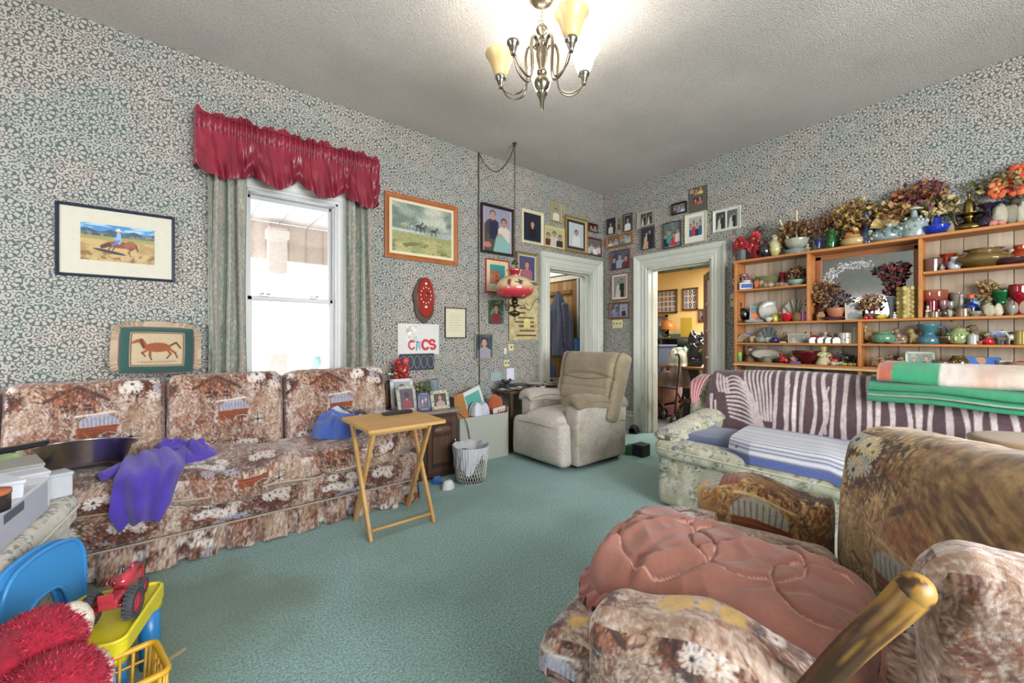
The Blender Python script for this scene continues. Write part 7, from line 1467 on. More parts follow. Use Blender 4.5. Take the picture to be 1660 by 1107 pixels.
# cushion with horse
hc_ = Cv(150, 128, '#1f4a44'); hc_.rect(.14, .12, .86, .74, '#a08c70'); hc_.rect(.155, .135, .845, .725, '#5a3030'); hc_.rect(.165, .145, .835, .715, '#b39f80')
HB = '#8a4a2a'; hc_.ell(.5, .46, .17, .085, HB); hc_.poly([(.62, .48), (.70, .62), (.78, .60), (.80, .55), (.74, .54), (.68, .42)], HB); hc_.ell(.79, .56, .05, .025, HB, -.5); hc_.line(.68, .46, .72, .6, .03, '#5c2c1a')
for x0, y0, x1, y1, x2, y2 in ((.62, .42, .70, .36, .66, .30), (.60, .40, .60, .31, .58, .24), (.38, .42, .33, .34, .38, .26), (.36, .44, .27, .36, .24, .27)): hc_.line(x0, y0, x1, y1, .035, HB); hc_.line(x1, y1, x2, y2, .02, '#5c2c1a')
hc_.line(.33, .5, .26, .55, .03, '#5c2c1a'); hc_.line(.26, .55, .2, .45, .025, '#5c2c1a'); hc_.line(.25, .21, .75, .2, .01, '#4f6a54')
for k in range(14): hc_.line(.3+k*.03, .17, .31+k*.03, .185, .006, '#6a4a3a')
hq = thing('throw_pillow', 'green bordered pillow printed with a trotting chestnut horse, on the sofa back', 'pillow', (-.095, 3.475, .925), 0); hq.rotation_euler = (-.16, .02, .02)
g = np.zeros((150, 128, 3)); U, V_ = np.meshgrid(np.linspace(-1, 1, 150), np.linspace(-1, 1, 128), indexing='ij'); mm_ = np.clip(1-U**4, 0, 1)*np.clip(1-V_**4, 0, 1); g[..., 0] = U*.185*(1-.03*V_**2); hc_.a[:, :] = hc_.a[:, ::-1]; g[..., 2] = .17+V_*.15*(1-.04*U**2); g[..., 1] = -.045*mm_**.6
mb = MB(); mb.grid(g, hc_.a.transpose(1, 0, 2)); g2 = g.copy(); g2[..., 1] = .05*mm_**.6; mb.grid(g2, '#1f4a44', flip=True); part('pillow_body', mb, 'fabric', hq)
mb = MB(); P = []
for i in range(361):
    a = i/360*2*PI; ex = .32; cx = .183*np.sign(math.cos(a))*abs(math.cos(a))**ex; cz = .17+.148*np.sign(math.sin(a))*abs(math.sin(a))**ex
    if cz < .05: o_ = .006
    else: o_ = .036
    P.append([(cx+math.cos(a)*o_*q*1.1, (.016*math.sin(i*.75)+.006*math.sin(i*1.9))*q, cz+math.sin(a)*o_*q) for q in (0, .5, 1)])
mb.grid(P, '#b09a80'); mb.grid(np.array(P)+np.array([0, .003, 0]), '#b09a80', flip=True); mb.tube([p[0] for p in P[::6]], .004, 5, '#8c3038', cap=False); part('ruffle', mb, 'fabric', hq)
# ================================================================ BOXES ON THE LOVESEAT
GB_ = 'white boxes heaped on the loveseat'
def carton(label, c, d, rz, col='#bfc2cc', top=None, tilt=0, name='white_box', cat='box', group=GB_):
    t = thing(name, label, cat, c, 0, group); t.rotation_euler = (0, tilt, rz)
    part('carton', MB().box((0, 0, d[2]/2), (d[0], d[1], d[2]), col, b=.003), 'paper', t)
    part('lid', MB().box((0, 0, d[2]+.004), (d[0]+.006, d[1]+.006, .012), top or col, b=.002), 'paper', t)
    part('front_slot', MB().box((d[0]/2+.001, 0, d[2]*.8), (.001, d[1]*.25, d[2]*.25), '#5a5c66', b=0), 'paper', t); return t
carton('long grey white storage box lying along the loveseat edge', (-.50, 2.10, .505), (.17, .58, .115), -.10, '#b3b5c2', '#d0d2d8')
carton('small white upright box at the far end of the long storage box', (-.45, 2.45, .505), (.10, .08, .13), .35, '#bdbdc2')
carton('white box with a printed marble grey lid behind the storage boxes', (-.57, 2.62, .505), (.24, .22, .14), .28, '#bfc3d0', '#98968f')
carton('thin box of folded papers wedged beside the printed lid box', (-.40, 2.565, .505), (.09, .09, .09), .4, '#b5b8bd')
carton('open white gift box lid tilted on top of the long storage box', (-.53, 2.16, .635), (.20, .17, .05), .5, '#c9cbd3', tilt=.05)
carton('large flat white box in the lower left corner on the long storage box', (-.56, 1.92, .635), (.22, .22, .05), .2, '#c9cbd6')
t_ = thing('round_tin', 'round dark tin with an orange lid at the left frame edge', 'tin', (-.445, 1.985, .64)); part('tin_body', MB().cyl((0, 0, 0), (0, 0, .05), .045, n=24, col='#2c2828'), 'satin', t_); part('lid', MB().cyl((0, 0, .05), (0, 0, .062), .047, n=24, col='#b5663f'), 'plastic', t_)
t_ = thing('frying_pan', 'black handled pan lying on the boxes at the far left', 'pan', (-.74, 2.86, .60)); part('pan_body', MB().lathe([(0, 0), (.14, 0), (.17, .05), (.175, .05), (.145, .006), (0, .006)], 30, '#1c1e22'), 'satin', t_); part('handle', MB().box((.20, -.02, .055), (.18, .045, .022), '#1a1c20', b=.008, T=Matrix.Rotation(-.12, 4, 'Y')), 'plastic', t_)
carton('closed tan carton holding up the black pan at the far left', (-.66, 2.98, .455), (.30, .30, .12), .05, '#a08a6c', name='tan_carton')
heap('green_cloth', 'pale green cloth crumpled at the far left between boxes and pan', 'cloth', (-.60, 2.76, .60), .10, .08, .06, flat('#7d9a5c', .4), 12)
# ================================================================ CHILD'S TABLE, CHAIR AND TOYS
kt = thing('child_table', 'small yellow plastic child table with blue legs', 'table', (-.1875, 1.856, 0), -.268); YL, BL = '#cdc12c', '#2c74ae'
hw, hd = .118, .17; rc_ = .03
def rr2(w_, d_, r_, n=6):
    o = []
    for cx, cy, t0 in ((w_-r_, d_-r_, 0), (-w_+r_, d_-r_, PI/2), (-w_+r_, -d_+r_, PI), (w_-r_, -d_+r_, 1.5*PI)): o += [(cx+r_*math.cos(t), cy+r_*math.sin(t)) for t in np.linspace(t0, t0+PI/2, n)]
    return o
m = MB(); m.prism(rr2(hw, hd, rc_), .268, .276, YL); m.prism(rr2(hw, hd, rc_), .235, .268, YL); rim = rr2(hw-.006, hd-.006, rc_); m.tube([(x, y, .278) for x, y in rim+rim[:1]], .006, 6, '#d6ca34', cap=False); part('tabletop', m, 'plastic', kt)
for sx_ in (-1, 1):
    for sy_ in (-1, 1):
        lg = part('leg', MB().cyl((sx_*(hw-.035), sy_*(hd-.035), 0), (sx_*(hw-.038), sy_*(hd-.038), .21), .029, .031, 20, BL), 'plastic', kt, 'blue tube leg'); part('leg_socket', MB().cyl((sx_*(hw-.037), sy_*(hd-.037), .205), (sx_*(hw-.037), sy_*(hd-.037), .25), .034, .036, 20, YL), 'plastic', lg, 'yellow leg socket')
kc = thing('child_chair', 'light blue plastic child chair behind the yellow table', 'chair', (-.335, 1.97, -.008), math.atan2(.25, .12)); BC = '#3a86c4'
outl = [(-.15, .22), (-.155, .34), (-.15, .42), (-.12, .475), (-.07, .497), (0, .505), (.07, .497), (.12, .475), (.15, .42), (.155, .34), (.15, .22), (.085, .22), (.08, .30), (.06, .345), (.03, .365), (-.03, .365), (-.06, .345), (-.08, .30), (-.085, .22)]
oc = curve([(x, z, 0) for x, z in outl[:11]], 40)[:, :2].tolist()+curve([(x, z, 0) for x, z in outl[11:]], 26)[:, :2].tolist()
m = MB(); TB = Matrix.Rotation(PI/2, 4, 'X'); m.prism(oc, -.016, .016, BC, T=TB); 
for zz in (-.016, .016): m.tube([(x, -zz, z) for x, z in oc+oc[:1]], .007, 6, BC, cap=False)
part('backrest', m, 'plastic', kc)
m = MB(); m.box((0, -.075, .21), (.26, .13, .024), BC, b=.010); part('seat', m, 'plastic', kc)
for sx_ in (-1, 1):
    for yy in (-.11, .0): part('leg', MB().cyl((sx_*.10, yy, .24), (sx_*.11, yy, 0), .020, .017, 14, BC), 'plastic', kc)
tr = thing('toy_tractor', 'red die cast toy tractor with black ribbed wheels on the yellow table', 'toy tractor', (-.150, 1.825, .2795), -.32); RD = '#b03a44'
m = MB(); m.box((0, .075, .075), (.036, .11, .034), RD, b=.006); m.cyl((0, .02, .094), (0, .135, .094), .020, .017, 14, RD); m.box((0, -.02, .065), (.05, .07, .03), RD, b=.006); m.box((0, .135, .07), (.04, .012, .05), '#8c2c34', b=.004); m.cyl((-.006, .06, .1), (-.006, .06, .135), .004, col='#3a3436'); m.cyl((.006, .09, .1), (.006, .09, .125), .005, col=RD); part('body', m, 'gloss', tr)
m = MB(); m.box((0, -.045, .082), (.038, .03, .006), RD, b=.002); m.box((0, -.06, .094), (.038, .006, .02), RD, b=.002); part('seat', m, 'gloss', tr)
m = MB(); m.tube([(.018*math.cos(a), -.012+.006*math.sin(a), .118+.016*math.sin(a)) for a in np.linspace(0, 6.3, 16)], .0025, 5, '#8c2c34', cap=False); m.cyl((0, .0, .09), (0, -.012, .118), .0025, col='#8c2c34'); part('steering_wheel', m, 'gloss', tr)
def wheel(x, y, R, wd, par, lab=None):
    T = Matrix.Translation((x, y, R)) @ Matrix.Rotation(PI/2, 4, 'Y'); m = MB(); m.lathe([(R*.62, -wd/2), (R*.92, -wd/2), (R*.97, -wd*.3), (R*.97, wd*.3), (R*.92, wd/2), (R*.62, wd/2), (R*.62, -wd/2)], 30, '#3a3a40', T=T)
    for k in range(22):
        a = k*2*PI/22
        for e in (-1, 1): m.box((R*.97*math.cos(a+e*.07), R*.97*math.sin(a+e*.07), e*wd*.22), (.006, .004, wd*.5), '#4a4a52', b=.001, T=T @ Matrix.Identity(4))
    o = part('wheel', m, 'rubber', par); m = MB(); m.lathe([(0, -wd*.15), (R*.3, -wd*.2), (R*.5, -wd*.1), (R*.63, -wd*.42), (R*.63, wd*.42), (R*.5, wd*.1), (R*.3, wd*.2), (0, wd*.15)], 20, RD, T=T); part('rim', m, 'gloss', o, 'red wheel rim')
wheel(-.052, -.02, .047, .026, tr); wheel(.052, -.02, .047, .026, tr); wheel(-.022, .125, .026, .014, tr); wheel(.022, .125, .026, .014, tr)
part('axle', MB().cyl((-.05, -.02, .047), (.05, -.02, .047), .008, col=RD), 'gloss', tr); part('axle', MB().cyl((-.02, .125, .026), (.02, .125, .026), .004, col=RD), 'gloss', tr)
# yellow toy basket
bk_ = thing('toy_basket', 'yellow plastic lattice basket of toys under the child table edge', 'basket', (-.17, 1.575, 0), .2); YB = '#c79a28'; m = MB(); a_, d_ = .14, .09; zt = .235
rm = rr2(a_, d_, .02, 4); m.tube([(x, y, zt) for x, y in rm+rm[:1]], .009, 7, YB, cap=False); rb = rr2(a_*.88, d_*.85, .02, 4); m.prism(rb, 0, .01, YB); m.tube([(x, y, zt-.045) for x, y in rm+rm[:1]], .004, 6, YB, cap=False); m.tube([(x*.95, y*.93, .11) for x, y in rm+rm[:1]], .004, 6, YB, cap=False); part('rim_and_floor', m, 'plastic', bk_)
m = MB()
for (p, q) in zip(rm, rm[1:]+rm[:1]):
    n = max(1, int(math.hypot(q[0]-p[0], q[1]-p[1])/.028))
    for k in range(n):
        x, y = p[0]+(q[0]-p[0])*k/n, p[1]+(q[1]-p[1])*k/n; m.tube([(x, y, zt), (x*.88, y*.86, .008)], .0045, 5, YB)
part('lattice_sides', m, 'plastic', bk_)
for nm, cx, cy, cz, col, lb in (('toy_car', -.04, .0, .10, '#a01c24', 'red toy car in the yellow basket'), ('toy_car', .05, .02, .12, '#23407c', 'blue toy car in the yellow basket')):
    t_ = thing(nm, lb, 'toy car', (-.205+cx, 1.575+cy, cz), .9); part('body', MB().box((0, 0, .03), (.11, .055, .03), col, b=.012).box((0, 0, .055), (.06, .048, .03), col, b=.012), 'gloss', t_)
    for ex_ in (-.035, .035):
        for ey in (-.028, .028): part('wheel', MB().cyl((ex_, ey-.005, .015), (ex_, ey+.005, .015), .014, n=14, col='#26262a'), 'rubber', t_)
solo('toy_block', MB().box((-.255, 1.62, .215), (.05, .04, .05), '#c27c1c', b=.006), 'plastic', 'orange toy block standing in the yellow basket', 'toy')
# red plush
pl = thing('plush_toy', 'shaggy red plush toy with white soles in the lower left corner', 'plush toy', (-.43, 1.40, 0)); r = random.Random(2)
def fur(m, c, rr_, n, col, L=.013):
    c = np.array(c); rr_ = np.array(rr_)
    for _ in range(n):
        d = np.array([r.gauss(0, 1) for _ in range(3)]); d /= np.linalg.norm(d); p = c+d*rr_*.97; t = d+np.array([r.gauss(0, .5), r.gauss(0, .5), r.gauss(-.2, .5)]); t /= np.linalg.norm(t); s_ = np.cross(d, t); s_ = s_/max(np.linalg.norm(s_), 1e-6)*.0022; k = r.choice(col); m.add([p-s_, p+s_, p+t*L*r.uniform(.6, 1.2)], [(0, 1, 2)], k, smooth=False)
RC = ['#a0142c', '#b42440', '#86102a', '#bc3450']
def pell(c, rr_, nm, n, par=pl, T=None): m = MB(); m.ell(c, rr_, '#96142c', 22, noise=.06, seed=3); fur(m, c, rr_, int(n*2.4), RC); return part(nm, m, 'plush', par)
pell((0, 0, .22), (.17, .15, .22), 'body', 900); pell((-.02, -.02, .52), (.13, .12, .12), 'head', 500)
f1 = pell((.155, .165, .40), (.095, .10, .075), 'foot', 1500); m = MB(); m.ell((.215, .20, .405), (.040, .052, .058), '#c9bfb0', 16, R=Matrix.Rotation(.5, 3, 'Z')); part('sole', m, 'plush', f1, 'white sole')
f2 = pell((.20, .02, .345), (.105, .105, .085), 'foot', 1800); m = MB(); m.ell((.268, .055, .335), (.038, .055, .062), '#c9bfb0', 16, R=Matrix.Rotation(.5, 3, 'Z')); part('sole', m, 'plush', f2, 'white sole')
m = MB(); m.tube([(0, 0, .28), (.08, .08, .34), (.15, .16, .40)], [.09, .085, .08], 14, '#96142c'); m.tube([(0, 0, .2), (.1, .01, .27), (.2, .02, .345)], [.09, .09, .085], 14, '#96142c'); part('legs', m, 'plush', pl)
# scrap of paper on the carpet
solo('paper_scrap', MB().prism([(0, 0), (.13, .05), (.135, .07), (.02, .03)], 0, .002, '#a99878', T=TR((*FW(232, 1100), .001), .2)), 'paper', 'torn tan paper scrap on the grimy carpet by the child table', 'paper')
# ================================================================ FOLDING TRAY TABLE
tt = thing('tray_table', 'folding oak tray table with crossed legs before the long sofa', 'table', (1.07, 2.525, 0), 0); WD = '#c4995c'; hw, hd = .245, .255
m = MB(); m.prism(rr2(hw, hd, .02), .640, .658, WD); o_ = part('tray_top', m, 'woodx', tt)
for sx_ in (-1, 1):
    x = sx_*.18
    part('leg', MB().box((0, 0, 0), (.020, .036, .735), WD, b=.003, T=Matrix.Translation((x, .005, .322)) @ Matrix.Rotation(.47, 4, 'X')), 'wood', tt)
    part('leg', MB().box((0, 0, 0), (.020, .036, .735), WD, b=.003, T=Matrix.Translation((x+sx_*.022, .005, .322)) @ Matrix.Rotation(-.47, 4, 'X')), 'wood', tt)
part('stretcher', MB().cyl((-.19, -.145, .05), (.19, -.145, .05), .010, n=10, col=WD), 'woodx', tt); part('top_cleat', MB().box((0, .10, .615), (.40, .035, .03), WD).box((0, -.13, .615), (.40, .035, .03), WD), 'woodx', tt)
rm_ = thing('remote_control', 'black remote control on the oak tray table', 'remote control', (1.16, 2.66, .6585), .02); part('casing', MB().box((0, 0, .011), (.20, .05, .022), '#232326', b=.006), 'plastic', rm_)
m = MB(); [m.box((-.08+.02*i, -.013+.013*j, .0225), (.010, .008, .002), '#4a4a50', b=.0005) for i in range(8) for j in range(3)]; part('buttons', m, 'rubber', rm_)['kind'] = 'stuff'
# ================================================================ SIDE CABINET AND WHAT STANDS ON IT
cb = thing('side_cabinet', 'dark carved wood side cabinet between the long sofa and the white bin', 'cabinet', (1.63, 3.29, 0)); DK = '#3f2c22'
part('carcass', MB().box((0, 0, .27), (.50, .42, .53), DK, b=.006), 'wood', cb); part('cabinet_top', MB().box((0, 0, .552), (.56, .48, .03), '#7c7066', b=.008), 'wood', cb)
d_ = part('door', MB().box((.10, -.215, .28), (.27, .018, .46), '#4a3226', b=.004), 'wood', cb); m = MB(); m.box((.10, -.226, .28), (.19, .006, .36), '#33231b', b=.002); [m.box((.02+.018*k, -.231, .24), (.010, .006, .22), '#6a4c38', b=.002) for k in range(9)]; m.lathe([(0, 0), (.085, 0), (.08, .008), (0, .01)], 20, '#5a4030', sy=.45, T=Matrix.Translation((.10, -.228, .40)) @ Matrix.Rotation(PI/2, 4, 'X')); part('carved_panel', m, 'wood', d_); part('handle', MB().ell((.215, -.24, .30), (.012, .012, .018), '#a08c5c'), 'metal', d_)
def stand_frame(label, x, y, z, w_, h_, rz, cv, fc, spk=None, lean=.22):
    t = thing('standing_photo', label, 'photograph', (x, y, z), rz, 'standing photographs on the side cabinet'); T = Matrix.Rotation(-lean, 4, 'X'); m = MB(); fw = .028; r = random.Random(3)
    for c, d in (((0, 0, fw/2), (w_, .014, fw)), ((0, 0, h_-fw/2), (w_, .014, fw)), ((-w_/2+fw/2, 0, h_/2), (fw, .014, h_)), ((w_/2-fw/2, 0, h_/2), (fw, .014, h_))): m.box(c, d, fc, b=.003, T=T)
    if spk:
        for _ in range(90):
            e = r.choice([0, 1]); xx = r.uniform(-w_/2, w_/2) if e else r.choice([-1, 1])*(w_/2-fw/2)+r.uniform(-.01, .01); zz = r.uniform(0, h_) if not e else r.choice([fw/2, h_-fw/2])+r.uniform(-.01, .01); m.ell((xx, -.008, zz), (.0045, .003, .0045), r.choice(spk), 5, T=T)
    part('frame', m, 'satin', t); g = np.zeros((cv.w, cv.h, 3)); g[..., 0] = np.linspace(-w_/2+fw, w_/2-fw, cv.w)[:, None]; g[..., 1] = -.002; g[..., 2] = np.linspace(fw, h_-fw, cv.h)[None]; m = MB(); m.grid(g, cv.a.transpose(1, 0, 2), T=T); m.box((0, .006, h_/2), (w_-.01, .006, h_-.01), '#5a5248', T=T); m.box((0, .05, h_*.33), (.03, .004, h_*.62), '#5a5248', T=Matrix.Rotation(.25, 4, 'X')); part('print', m, 'print', t); return t
stand_frame('standing photograph in a silvery speckled frame, left on the side cabinet', 1.47, 3.16, .568, .18, .215, .15, portrait('#5a5460', top=('#8a4a50',), s=.34), '#aaa79c', ['#6a6458', '#c6c2b2', '#8c8678'])
stand_frame('small standing photograph in a dark blue frame between the speckled frames', 1.60, 3.13, .568, .11, .15, -.3, portrait('#39466a', 2, top=('#7a3c48', '#2c3450')), '#2c3a5c')
stand_frame('standing square photograph in a black and cream speckled frame, right on the side cabinet', 1.74, 3.10, .568, .18, .16, .1, portrait('#4c4a48', top=('#a08c84',), w=50, h=44, s=.4), '#b3ae9c', ['#3c3a34', '#cfc9b8', '#7c766a'])
stand_frame('tall white standing photograph behind the speckled frames', 1.49, 3.30, .568, .20, .26, -.1, portrait('#8a8c90', top=('#5c6068',)), '#b9b9ba')
fl_ = thing('poinsettia', 'red silk poinsettia plant on the side cabinet', 'plant', (1.53, 3.45, .568)); m = MB(); m.lathe([(0, 0), (.05, 0), (.065, .09), (.05, .09), (0, .08)], 18, '#5c4a3a'); part('pot', m, 'satin', fl_)
m = MB(); m.tube([(0, 0, .08), (0, 0, .24)], .008, 6, '#5a4a34'); part('stem', m, 'matte', fl_); YMAX[0] = .12; m = MB(); blossoms(m, .20, .10, .20, ['#b01c2c', '#c22a3c', '#9a1424', '#c84450'], 22, .032, random.Random(4)); bouquet(m, .16, .10, .2, ['#2c4a2c', '#3f5c38', '#c9c0b8'], 60, .03, random.Random(5)); part('flowers', m, 'leaf', fl_)
dr = thing('antler_carving', 'brown branched wood carving left of the poinsettia', 'carving', (1.40, 3.46, .568)); m = MB(); [m.tube(curve([(x*.2, 0, 0), (x*.5, 0, .12), (x, 0, .24)], 8), [.016, .014, .012, .012, .010, .008, .006, .003], 6, '#8a6440') for x in (-.06, .02, .07)]; m.ell((0, 0, .02), (.05, .04, .025), '#6c4c30'); part('branches', m, 'wood', dr)
gp = thing('green_plant', 'small drooping green plant behind the speckled frames', 'plant', (1.68, 3.42, .568)); part('pot', MB().lathe([(0, 0), (.04, 0), (.05, .06), (0, .055)], 16, '#6c6454'), 'satin', gp); m = MB(); bouquet(m, .05, .12, .16, ['#4c5c3c', '#6c7a54', '#8a9470', '#5a6648'], 160, .035, random.Random(6)); part('leaves', m, 'leaf', gp)
gl_ = thing('glass_jar', 'tall pale clear glass jar at the back corner of the side cabinet', 'jar', (1.84, 3.42, .568)); m = MB(); turned(m, 'cyl', .09, .22, '#9aaab0'); part('body', m, 'glass', gl_)
ss = thing('black_speaker', 'small black box at the right edge of the side cabinet top', 'box', (1.87, 3.20, .568)); part('casing', MB().box((0, 0, .04), (.07, .09, .08), '#1e2024', b=.006), 'plastic', ss)
# ================================================================ BIN, CARTON AND CORNER TABLE
bn_ = thing('waste_bin', 'white lattice waste bin lined with a plastic bag', 'bin', (1.88, 2.86, 0)); m = MB()
m.lathe([(0, 0), (.118, 0), (.120, .01)], 36, '#b9b7ae'); nb = 36
for k in range(nb):
    for e in (-1, 1): m.tube([((.120+.025*t)*math.cos(k*2*PI/nb+e*t*.7), (.120+.025*t)*math.sin(k*2*PI/nb+e*t*.7), .01+.27*t) for t in np.linspace(0, 1, 8)], .0035, 4, '#b9b7ae')
m.tube([(.145*math.cos(a), .145*math.sin(a), .285) for a in np.linspace(0, 2*PI, 40)], .007, 6, '#c3c1b8', cap=False); part('lattice_body', m, 'plastic', bn_)
A, Q = np.meshgrid(np.linspace(0, 2*PI, 130), np.linspace(0, 1, 40), indexing='ij'); drp = .15+.05*np.sin(A*2+.4)+.03*np.sin(A*5); R_ = .152-.02*Q+.006*np.sin(A*17+Q*5)*Q+.004*np.sin(A*41); P = np.stack([R_*np.cos(A), R_*np.sin(A), .294-Q*drp], 2); m = MB(); m.grid(P, '#c0c0c6', flip=True); m.grid(P*np.array([.985, .985, 1]), '#c0c0c6'); A2 = np.linspace(0, 2*PI, 60); m.grid(np.array([[(rr_*math.cos(a), rr_*math.sin(a), z+.01*math.sin(a*7)) for rr_, z in ((.152, .294), (.138, .296), (.125, .24), (.08, .19), (0, .18))] for a in A2]), '#b3b3b8'); part('bag_liner', m, 'plastic', bn_)
cx_ = thing('cardboard_box', 'pale grey carton stuffed with papers beside the recliner', 'box', (2.30, 3.40, 0)); m = MB(); c_ = '#a3a59a'
for c, d in (((0, -.15, .215), (.56, .008, .43)), ((0, .15, .215), (.56, .008, .43)), ((-.28, 0, .215), (.008, .30, .43)), ((.28, 0, .24), (.008, .30, .48)), ((0, 0, .006), (.56, .3, .01))): m.box(c, d, c_, b=.001)
part('walls', m, 'paper', cx_); part('printed_strip', MB().box((.17, -.1555, .425), (.15, .002, .05), '#c3bdb6', b=0, T=Matrix.Rotation(-.12, 4, 'Y') @ Matrix.Translation((.05, 0, .02))), 'paper', cx_)
fc_ = bpy.data.curves.new('lettering', 'FONT'); fc_.body = 'KLOX'; fc_.size = .048; fc_.extrude = .001; fc_.materials.append(vcm('red_print', .6)) ; 
rm2, rnt, rbs = nt_new('red_lettering'); rbs.inputs['Base Color'].default_value = c4('#a02430'); fc_.materials.clear(); fc_.materials.append(rm2)
ft_ = bpy.data.objects.new('lettering_curve', fc_); COL.objects.link(ft_); bpy.context.view_layer.update(); me_ = bpy.data.meshes.new_from_object(ft_.evaluated_get(bpy.context.evaluated_depsgraph_get())); bpy.data.objects.remove(ft_); fo = bpy.data.objects.new('lettering', me_); COL.objects.link(fo); fo.parent = cx_; fo.location = (.145, -.158, .435); fo.rotation_euler = (PI/2, -.1, 0)
solo('folded_magazine', MB().box((0, 0, .13), (.24, .012, .34), '#c6c8c4', b=.002, T=TR((2.33, 3.40, .38), .1, -.1, -.30)).box((0, -.008, .16), (.18, .002, .20), '#4f9a8c', b=0, T=TR((2.33, 3.40, .38), .1, -.1, -.30)), 'paper', 'teal covered magazine sticking out of the grey carton', 'magazine')
heap('white_paper_bag', 'crumpled white paper bag on the grey carton', 'bag', (2.28, 3.33, .43), .11, .08, .12, flat('#b9bcc8', .3), 15, 50, mat='paper')
heap('orange_bag', 'rust orange shopping bag at the right end of the grey carton', 'bag', (2.49, 3.35, .43), .08, .09, .17, flat('#a8502a', .5), 17, 50)
solo('wooden_board', MB().box((0, 0, .16), (.12, .02, .34), '#a06a34', b=.003, T=TR((2.13, 3.33, .32), 0, -.05, -.25)), 'wood', 'orange brown wooden board leaning out of the left end of the grey carton', 'board')
solo('power_cable', MB().tube(curve([(1.98, 3.55, .5), (2.02, 3.22, .46), (2.10, 3.23, .30), (2.12, 3.22, .05)], 30), .004, 6, '#3a3a3c'), 'rubber', 'thin black cable looping over the front of the grey carton', 'cable')
ct = thing('corner_table', 'low table behind the recliner, heaped with papers', 'table', (3.02, 3.42, 0)); part('tabletop', MB().box((0, 0, .615), (.80, .32, .03), '#5a4434', b=.004), 'woodx', ct)
for sx_ in (-1, 1):
    for sy_ in (-1, 1): part('leg', MB().box((sx_*.36, sy_*.12, .30), (.035, .035, .60), '#4a3628'), 'wood', ct)
r = random.Random(11)
for k in range(12):
    x, y = 2.70+.055*k+r.uniform(-.02, .02), 3.36+r.uniform(-.03, .05); cc = ['#b9b8b0', '#a8a498', '#c6c6c4', '#5c5a58', '#b3a684', '#8c8a84'][k % 6]; nm = ['white', 'grey', 'bright white', 'dark', 'tan', 'slate'][k % 6]
    w_, h_ = r.uniform(.14, .22), r.uniform(.10, .16); z = .632+.012*(k % 4)
    t_ = thing('newspaper', f'{nm} folded paper, number {k+1} from the wall lamp side in the heap on the corner table' if False else ['white envelope lying flattest at the left of the corner table heap', 'grey folded newspaper at the left of the corner table heap', 'bright white sheet over the grey newspaper on the corner table', 'dark magazine left of centre in the corner table heap', 'tan folder left of centre in the corner table heap', 'slate grey newspaper in the centre of the corner table heap', 'white folded flyer in the centre of the corner table heap', 'grey brochure right of centre in the corner table heap', 'bright white letter right of centre in the corner table heap', 'dark booklet at the right of the corner table heap', 'tan paper at the right of the corner table heap', 'rightmost slate paper against the door casing'][k], 'paper', (x, y, z), r.uniform(-.8, .8), 'papers heaped on the corner table')
    m = MB(); g = np.array([[(u*w_/2, v*h_/2, .004+.012*max(0, math.sin((u+v+k)*2.0))) for v in np.linspace(-1, 1, 8)] for u in np.linspace(-1, 1, 10)]); m.grid(g, cc); m.grid(g-np.array([0, 0, .004]), cc, flip=True); part('sheet', m, 'paper', t_)
ph_ = thing('desk_phone', 'dark rounded telephone among the papers on the corner table', 'telephone', (2.72, 3.45, .635), .3); part('base', MB().box((0, 0, .03), (.14, .12, .05), '#2c2e38', b=.015), 'plastic', ph_); part('handset', MB().tube(curve([(-.07, 0, .09), (-.04, 0, .075), (.04, 0, .075), (.07, 0, .09)], 12), .018, 10, '#23252e'), 'plastic', ph_)
# ---- odds and ends on the floor
def shoe(label, u, v, rz, col='#232328', s=1.0):
    x, y = FW(u, v); t = thing('shoe', label, 'shoe', (x, y, 0), rz); m = MB(); pr = curve([(-.13, .045, .055), (-.10, .06, .085), (-.02, .05, .075), (.06, .045, .05), (.12, .04, .035), (.145, .03, .015)], 24)
    g = np.array([[(p[0]*s, p[1]*s*math.cos(a)*(.85), .012+max(0, math.sin(a))*p[2]*s*1.1) for a in np.linspace(-.25, PI+.25, 15)] for p in pr]); m.grid(g, col, flip=True); part('upper', m, 'satin', t)
    o = [(p[0]*s, p[1]*s*.88) for p in pr]; m = MB(); m.prism(o+[(x_, -y_) for x_, y_ in o[::-1]], 0, .016, '#17171a'); part('sole', m, 'rubber', t)
shoe('black shoe against the left casing of the right doorway', 1030, 700, .3)
shoe('dark shoe on the floor between the tray table and the waste bin', 712, 758, 1.0, '#1c2030')
heap('blue_scrap', 'crumpled bright blue wrapper on the floor beside the waste bin', 'wrapper', (*FW(708, 783), 0), .045, .035, .04, flat('#1f5a9a'), 21, 24)
heap('white_tissue', 'white crumpled tissue on the floor before the waste bin', 'tissue', (*FW(727, 792), 0), .05, .035, .055, flat('#c9c9cc'), 23, 24)
heap('dark_cloth', 'dark navy cloth on the floor behind the tray table legs', 'cloth', (*FW(693, 752), 0), .14, .10, .07, flat('#23262e'), 25, 40)
solo('green_bottle', MB().lathe([(0, 0), (.03, 0), (.034, .02), (.034, .12), (.014, .15), (.013, .18), (.016, .19), (0, .19)], 16, '#2a6a4c', c=(*FW(668, 792), 0)), 'plastic', 'dark green bottle standing at the end of the long sofa skirt', 'bottle')
heap('green_cloth', 'bright green cloth on the floor behind the recliner', 'cloth', (3.56, 2.52, 0), .07, .06, .10, flat('#1f6a40'), 27, 30)
solo('black_case', MB().box((3.60, 2.40, .06), (.14, .12, .12), '#1b1c20', b=.008), 'plastic', 'small black case beside the rear corner of the recliner', 'case')
sp_ = thing('plant_stand', 'narrow dark stand holding cream flowers in the room corner', 'stand', (4.05, 3.2, 0)); part('shelf', MB().box((0, 0, .44), (.22, .22, .02), '#5a4c40').box((0, 0, .20), (.20, .20, .02), '#5a4c40'), 'woodx', sp_)
